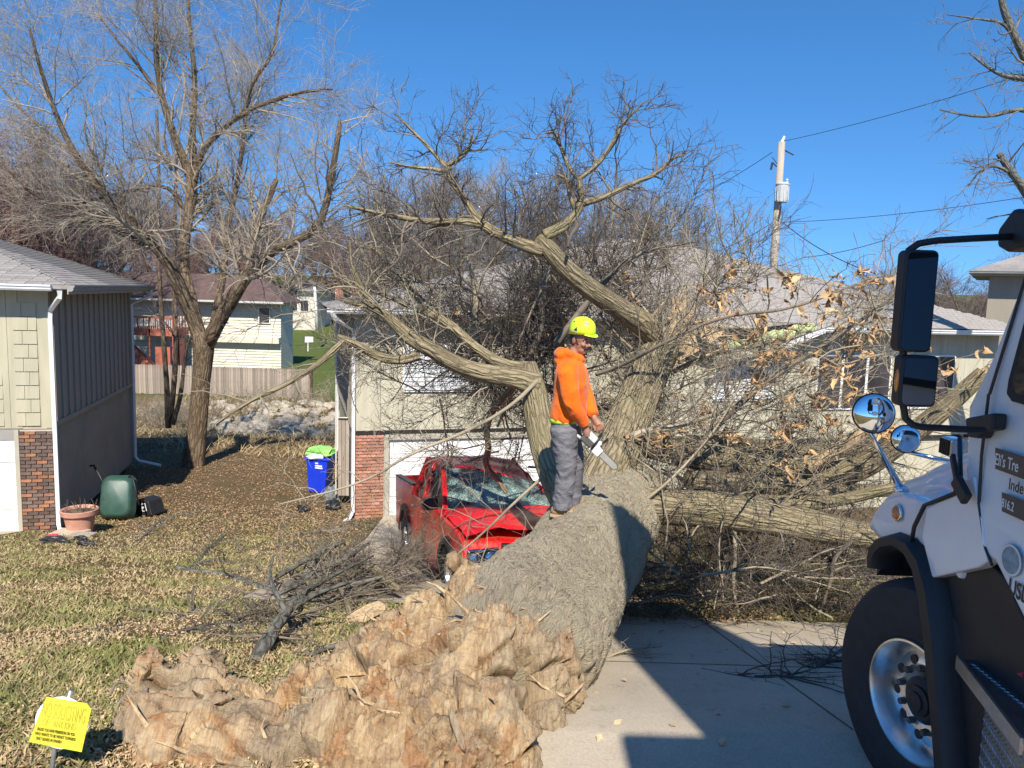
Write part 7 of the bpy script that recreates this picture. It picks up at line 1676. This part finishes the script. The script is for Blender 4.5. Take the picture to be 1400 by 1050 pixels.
MB().tube([P(123, 637, 16.7), P(128, 636, 16.7), P(136, 650, 16.6), P(145, 668, 16.5)], .025, 8).build('handle', 'black_plastic', tub, smooth=True)
MB().tube([P(176, 652, 16.5), P(181, 650, 16.4), P(190, 690, 16.3)], .02, 8).build('handle', 'black_plastic', tub, smooth=True)
bx = P(205, 686, 16.9); bx.z = float(gz(0, 16.9))
bb_ = thing('black_bin', 'small tipped black plastic bin with white label beside the green tray', 'bin', tuple(bx))
Mb = Matrix.Translation(bx) @ Matrix.Rotation(R(-20), 4, 'Z') @ Matrix.Rotation(R(-14), 4, 'Y')
MB(Mb).prism([(-.22, -.2, .0), (.26, -.2, 0), (.24, -.2, .33), (.05, -.2, .42), (-.20, -.2, .40)], (0, .4, 0)).build('tub', 'black_plastic', bb_, bevel=0.03)
MB(Mb).prism([(.02, -.207, .13), (.15, -.207, .13), (.15, -.207, .31), (.02, -.207, .31)], (0, .004, 0)).build('label_plate', 'sign_white', bb_); MB(Mb).prism([(.04, -.211, .15), (.13, -.211, .15), (.13, -.211, .29), (.04, -.211, .29)], (0, .003, 0)).build('label_print', 'black_plastic', bb_)
MB(Mb).prism([(.045, -.213, .20), (.125, -.213, .20), (.125, -.213, .24), (.045, -.213, .24)], (0, .002, 0)).build('label_print', 'sign_white', bb_)
# splash stones, litter at the corner
def flat(name, label, cat, px, py, Y, pts, mat, h=.04):
    c = P(px, py, Y); c.z = float(gz(0, Y)); t = thing(name, label, cat, tuple(c)); MB(Matrix.Translation(c)).prism([(x, y, 0.005) for x, y in pts], (0, 0, h)).build('slab', mat, t, bevel=0.01); return t
flat('splash_block', 'grey concrete splash slab below the white downspout', 'paving slab', 92, 742, 14.7, [(-.25, -.2), (.25, -.25), (.4, .15), (-.2, .2)], 'concrete', .07)
flat('paving_stone', 'tilted flat stone in front of the terracotta planter', 'stone', 112, 752, 14.4, [(-.2, -.12), (.22, -.1), (.25, .12), (-.18, .14)], 'rock', .06)
def crumple(name, label, cat, px, py, Y, r_, mat, seed, part='heap'):
    c = P(px, py, Y); c.z = float(gz(0, Y)); t = thing(name, label, cat, tuple(c)); bm = bmesh.new(); bmesh.ops.create_icosphere(bm, subdivisions=3, radius=1.0)
    for v in bm.verts:
        k = 1+0.45*mnoise.noise(v.co*1.6+Vector((seed, 0, 0)))+0.25*mnoise.noise(v.co*4+Vector((seed, 5, 0))); v.co = Vector((v.co.x*r_[0]*k, v.co.y*r_[1]*k, max(-.02, v.co.z*r_[2]*k+r_[2]*.75)))
    me = bpy.data.meshes.new(part); bm.to_mesh(me); bm.free(); me.materials.append(MATS[mat]); o = link(part, me, t); o.matrix_parent_inverse = Matrix.Identity(4); return t
crumple('red_rag', 'crumpled bright red cloth on the leaf litter', 'rag', 73, 752, 14.0, (.14, .08, .05), 'red_cloth', 3)
crumple('black_bag', 'flattened black plastic bag lying beside the red cloth', 'bag', 76, 772, 13.4, (.26, .10, .07), 'black_plastic', 8)
crumple('black_bag', 'small scrap of black plastic below the planter', 'bag', 112, 760, 13.9, (.13, .06, .05), 'black_plastic', 14)
crumple('black_bag', 'dark plastic scrap on grass beyond the black bag', 'bag', 118, 777, 13.2, (.16, .06, .05), 'black_plastic', 21)
crumple('black_bag', 'torn black plastic scrap on bare earth near the downspout', 'bag', 416, 712, 17.6, (.16, .10, .10), 'black_plastic', 27)
t = crumple('trash_bag', 'grey green full trash bag leaning beside the blue bin', 'trash bag', 455, 692, 18.4, (.17, .16, .26), 'grey_bag', 33)
crumple('trash_bag', 'black lower trash bag under the grey one', 'trash bag', 456, 704, 17.9, (.17, .14, .14), 'black_plastic', 39)
# blue recycling bin
bc_ = P(437, 675, 19.6); bc_.z = float(gz(0, 19.6))
rb_ = thing('recycling_bin', 'blue wheeled recycling bin with white lettering beside the house', 'bin', tuple(bc_), R(-6))
BM_ = wmat(rb_) @ Matrix.Rotation(R(3), 4, 'Y')
b = MB(BM_); vs = [(-.22, -.24, .02), (.22, -.24, .02), (.22, .24, .02), (-.22, .24, .02), (-.29, -.33, .92), (.29, -.33, .92), (.29, .33, .92), (-.29, .33, .92)]
b.add(vs, [(0, 3, 2, 1), (0, 1, 5, 4), (1, 2, 6, 5), (2, 3, 7, 6), (3, 0, 4, 7), (4, 5, 6, 7)]).build('bin_body', 'blue_plastic', rb_, bevel=0.03, seg=3)
MB(BM_).box((-.33, -.36, .90), (.33, .36, .96)).build('rim', 'blue_plastic', rb_, bevel=0.02)
for s in (-1, 1): MB(BM_).lathe([(0, -.03), (.12, -.03), (.125, 0), (.12, .03), (0, .03)], (.25*s, .22, .12), (1, 0, 0), 18).build('wheel', 'black_rubber', rb_, angle=40)
def face_text(body, par, M, x, z, y, h, mat, sq=.8):
    cu = bpy.data.curves.new('lettering', 'FONT'); cu.body = body; cu.size = h/.7; cu.offset = .002; cu.extrude = .0008
    ob = bpy.data.objects.new('tmp', cu); COL.objects.link(ob); dg = bpy.context.evaluated_depsgraph_get(); dg.update()
    me = bpy.data.meshes.new_from_object(ob.evaluated_get(dg)); bpy.data.objects.remove(ob); me.materials.clear(); me.materials.append(MATS[mat]); o = link('lettering', me, par)
    o.matrix_basis = M @ Matrix(((sq, 0, 0, x), (0, -.1, -1, y), (0, 1, 0, z), (0, 0, 0, 1)))
for i, (w_, z_) in enumerate((((.06), .80), (.14, .735), (.15, .68))):
    x_ = -.04; MB(BM_).prism([(x_+.0, -.334+(.92-z_)*.1, z_), (x_+w_*1.3, -.334+(.92-z_)*.1, z_), (x_+w_*1.3, -.336+(.92-z_)*.1-.0, z_+.035), (x_+.0, -.336+(.92-z_)*.1, z_+.035)], (0, -.012, 0)).build('printed_line', 'sign_white', rb_)
gb = crumple('green_bag', 'lime green plastic bag bulging on top of the blue bin', 'bag', 437, 620, 19.6, (.36, .30, .15), 'green_bag', 51); gb.location = BM_ @ Vector((0, 0, .95))
wb = crumple('white_bag', 'white plastic bag squeezed under the lime green bag', 'bag', 437, 620, 19.6, (.20, .10, .07), 'sign_white', 57); wb.location = BM_ @ Vector((-.05, -.31, .93))
# gate panel leaning by the damaged house
ga = P(467, 712, 18.2); ga.z = float(gz(0, 18.2)); gt = thing('gate_panel', 'weathered wooden gate panel with pale frame leaning at the house side', 'gate', tuple(ga))
gz1 = P(467, 572, 18.2).z
for i in range(3): MB().box((ga.x-.10+i*.09, 18.25, ga.z+.25), (ga.x-.02+i*.09, 18.28, gz1)).build('board', 'fence_wood', gt)
MB().tube([(ga.x-.14, 18.2, ga.z+.3), (ga.x-.14, 18.2, gz1+.02), (ga.x+.14, 18.2, gz1+.02)], .018, 6).build('conduit', 'lap_cream', gt)
# ================================================================== grass and leaf litter
def scatter(n, x0_, x1_, y0_, y1_, pw=2.0):
    u_ = rng.random(n); y = (y0_**(1-pw)+u_*(y1_**(1-pw)-y0_**(1-pw)))**(1/(1-pw)); x = rng.uniform(x0_, x1_, n); return x, y
def keep_lawn(x, y):
    on = ((x > -0.35) & (y < 7.55)) | ((x > -2.95) & (x < 1.65) & (y > 7.95) & (y < 18.3)) | ((x < -9.7) & (y > 9.1) & (y < 15.9))
    return ~on
def clump(x, y, sc, seed): return np.array([mnoise.noise((a*sc+seed, b*sc, seed)) for a, b in zip(x, y)])
def grass(name, label, n, mat, region, h, thr, seed, dry=False):
    x, y = scatter(n, *region); k = keep_lawn(x, y); x, y = x[k], y[k]; c = clump(x, y, 0.9, seed)+0.6*clump(x, y, 3.5, seed+4); k = c > thr; x, y = x[k], y[k]; n = len(x)
    z = gz(x, y); a = rng.uniform(0, 6.28, n); hh = rng.uniform(h[0], h[1], n); w = rng.uniform(.004, .009, n)*(1+y*.07); lean = rng.normal(size=(n, 2))*hh[:, None]*1.1
    p0 = np.stack([x-np.cos(a)*w, y-np.sin(a)*w, z-.005], 1); p1 = np.stack([x+np.cos(a)*w, y+np.sin(a)*w, z-.005], 1); p2 = np.stack([x+lean[:, 0], y+lean[:, 1], z+hh], 1)
    V = np.stack([p0, p1, p2], 1).reshape(-1, 3); o = link(name, fast_mesh(name, V, np.arange(3*n).reshape(-1, 3), 3, [mat])); return tag(o, label, 'grass', kind='stuff')
grass('grass', 'short patchy green grass on the sloping lawn', 200000, 'grass_green', (-13, 3, 3.0, 17, 1.9), (.02, .06), 0.0, 2.0)
grass('dry_grass', 'straw coloured dead grass on the sloping lawn', 210000, 'grass_dry', (-13, 3, 3.0, 18, 1.9), (.012, .045), -0.45, 7.0)
grass('grass', 'green grass strip under the fallen logs', 30000, 'grass_green', (0.2, 9, 7.6, 14, 1.6), (.03, .09), 0.0, 5.0)
grass('dry_grass', 'dead grass along the creek bank', 16000, 'grass_dry', (-20, -4, 24, 46, 0.5), (.1, .35), -0.1, 9.0)
def litter(name, label, n, mat, region, size, thr, seed, allow=None):
    x, y = scatter(n, *region); k = keep_lawn(x, y) if allow is None else allow(x, y); x, y = x[k], y[k]; c = clump(x, y, 0.6, seed)+0.5*clump(x, y, 2.4, seed+3); k = c > thr; x, y = x[k], y[k]; n = len(x)
    z = gz(x, y)+rng.uniform(.004, .035, n); a = rng.uniform(0, 6.28, n); s = rng.uniform(size[0], size[1], n); e = np.stack([np.cos(a), np.sin(a), rng.normal(size=n)*.3], 1); f = np.stack([-np.sin(a), np.cos(a), rng.normal(size=n)*.35], 1)
    c0 = np.stack([x, y, z], 1); S = s[:, None]; up_v = np.array([[0, 0, 1.0]]); cu = rng.uniform(.0, .35, n)[:, None]
    P0 = c0-e*S; P1 = c0+f*S*.5+up_v*S*cu; P2 = c0+e*S*.9; P3 = c0-f*S*.5+up_v*S*cu*.8
    V = np.stack([P0, P1, P2, P3], 1); V[:, :, 2] = np.maximum(V[:, :, 2], gz(V[:, :, 0], V[:, :, 1])+.003); b_ = (np.arange(n)*4)[:, None]
    F = np.concatenate([b_+np.array([[0, 2, 1]]), b_+np.array([[0, 3, 2]])]); o = link(name, fast_mesh(name, V.reshape(-1, 3), F, 3, [mat])); return tag(o, label, 'leaves', kind='stuff')
litter('leaf_litter', 'tan dead leaves scattered thickly over the lawn', 80000, 'litter_a', (-13, 2, 3.0, 18, 1.9), (.007, .019), -0.02, 1.0)
litter('leaf_litter', 'dark brown dead leaves over the lawn', 60000, 'litter_b', (-13, 2, 3.0, 18, 1.8), (.007, .018), 0.0, 6.0)
litter('leaf_litter', 'leaves lodged under the fallen logs', 9000, 'litter_b', (0.0, 8, 7.0, 12, 1.2), (.02, .045), -0.2, 3.0, lambda x, y: y > 7.3)
litter('leaf_litter', 'dead leaves on bare ground between the houses', 36000, 'litter_b', (-13, -3.2, 15, 30, .6), (.014, .034), -0.45, 8.0)
litter('leaf_litter', 'few loose leaves on the concrete', 90, 'litter_a', (-.2, 3, 3.6, 7.4, .5), (.02, .045), -9, 8.0, lambda x, y: x > -.2)

# expansion joints cut in the concrete
for i, (a_, b_) in enumerate((((-.25, 5.6), (9, 5.6)), ((2.0, 3.0), (2.0, 7.55)), ((-.25, 3.3), (9, 3.3)))):
    n_ = 12; V = []
    for k in range(n_+1):
        x = a_[0]+(b_[0]-a_[0])*k/n_; y = a_[1]+(b_[1]-a_[1])*k/n_; w_ = 0.006
        dx, dy = (0, w_) if a_[1] == b_[1] else (w_, 0)
        V += [(x-dx, y-dy, float(gz(x, y-dy))+.016), (x+dx, y+dy, float(gz(x, y+dy))+.016)]
    o = MB().add(V, [(2*k, 2*k+1, 2*k+3, 2*k+2) for k in range(n_)]).build('slab_joint', 'soil'); o['kind'] = 'structure'
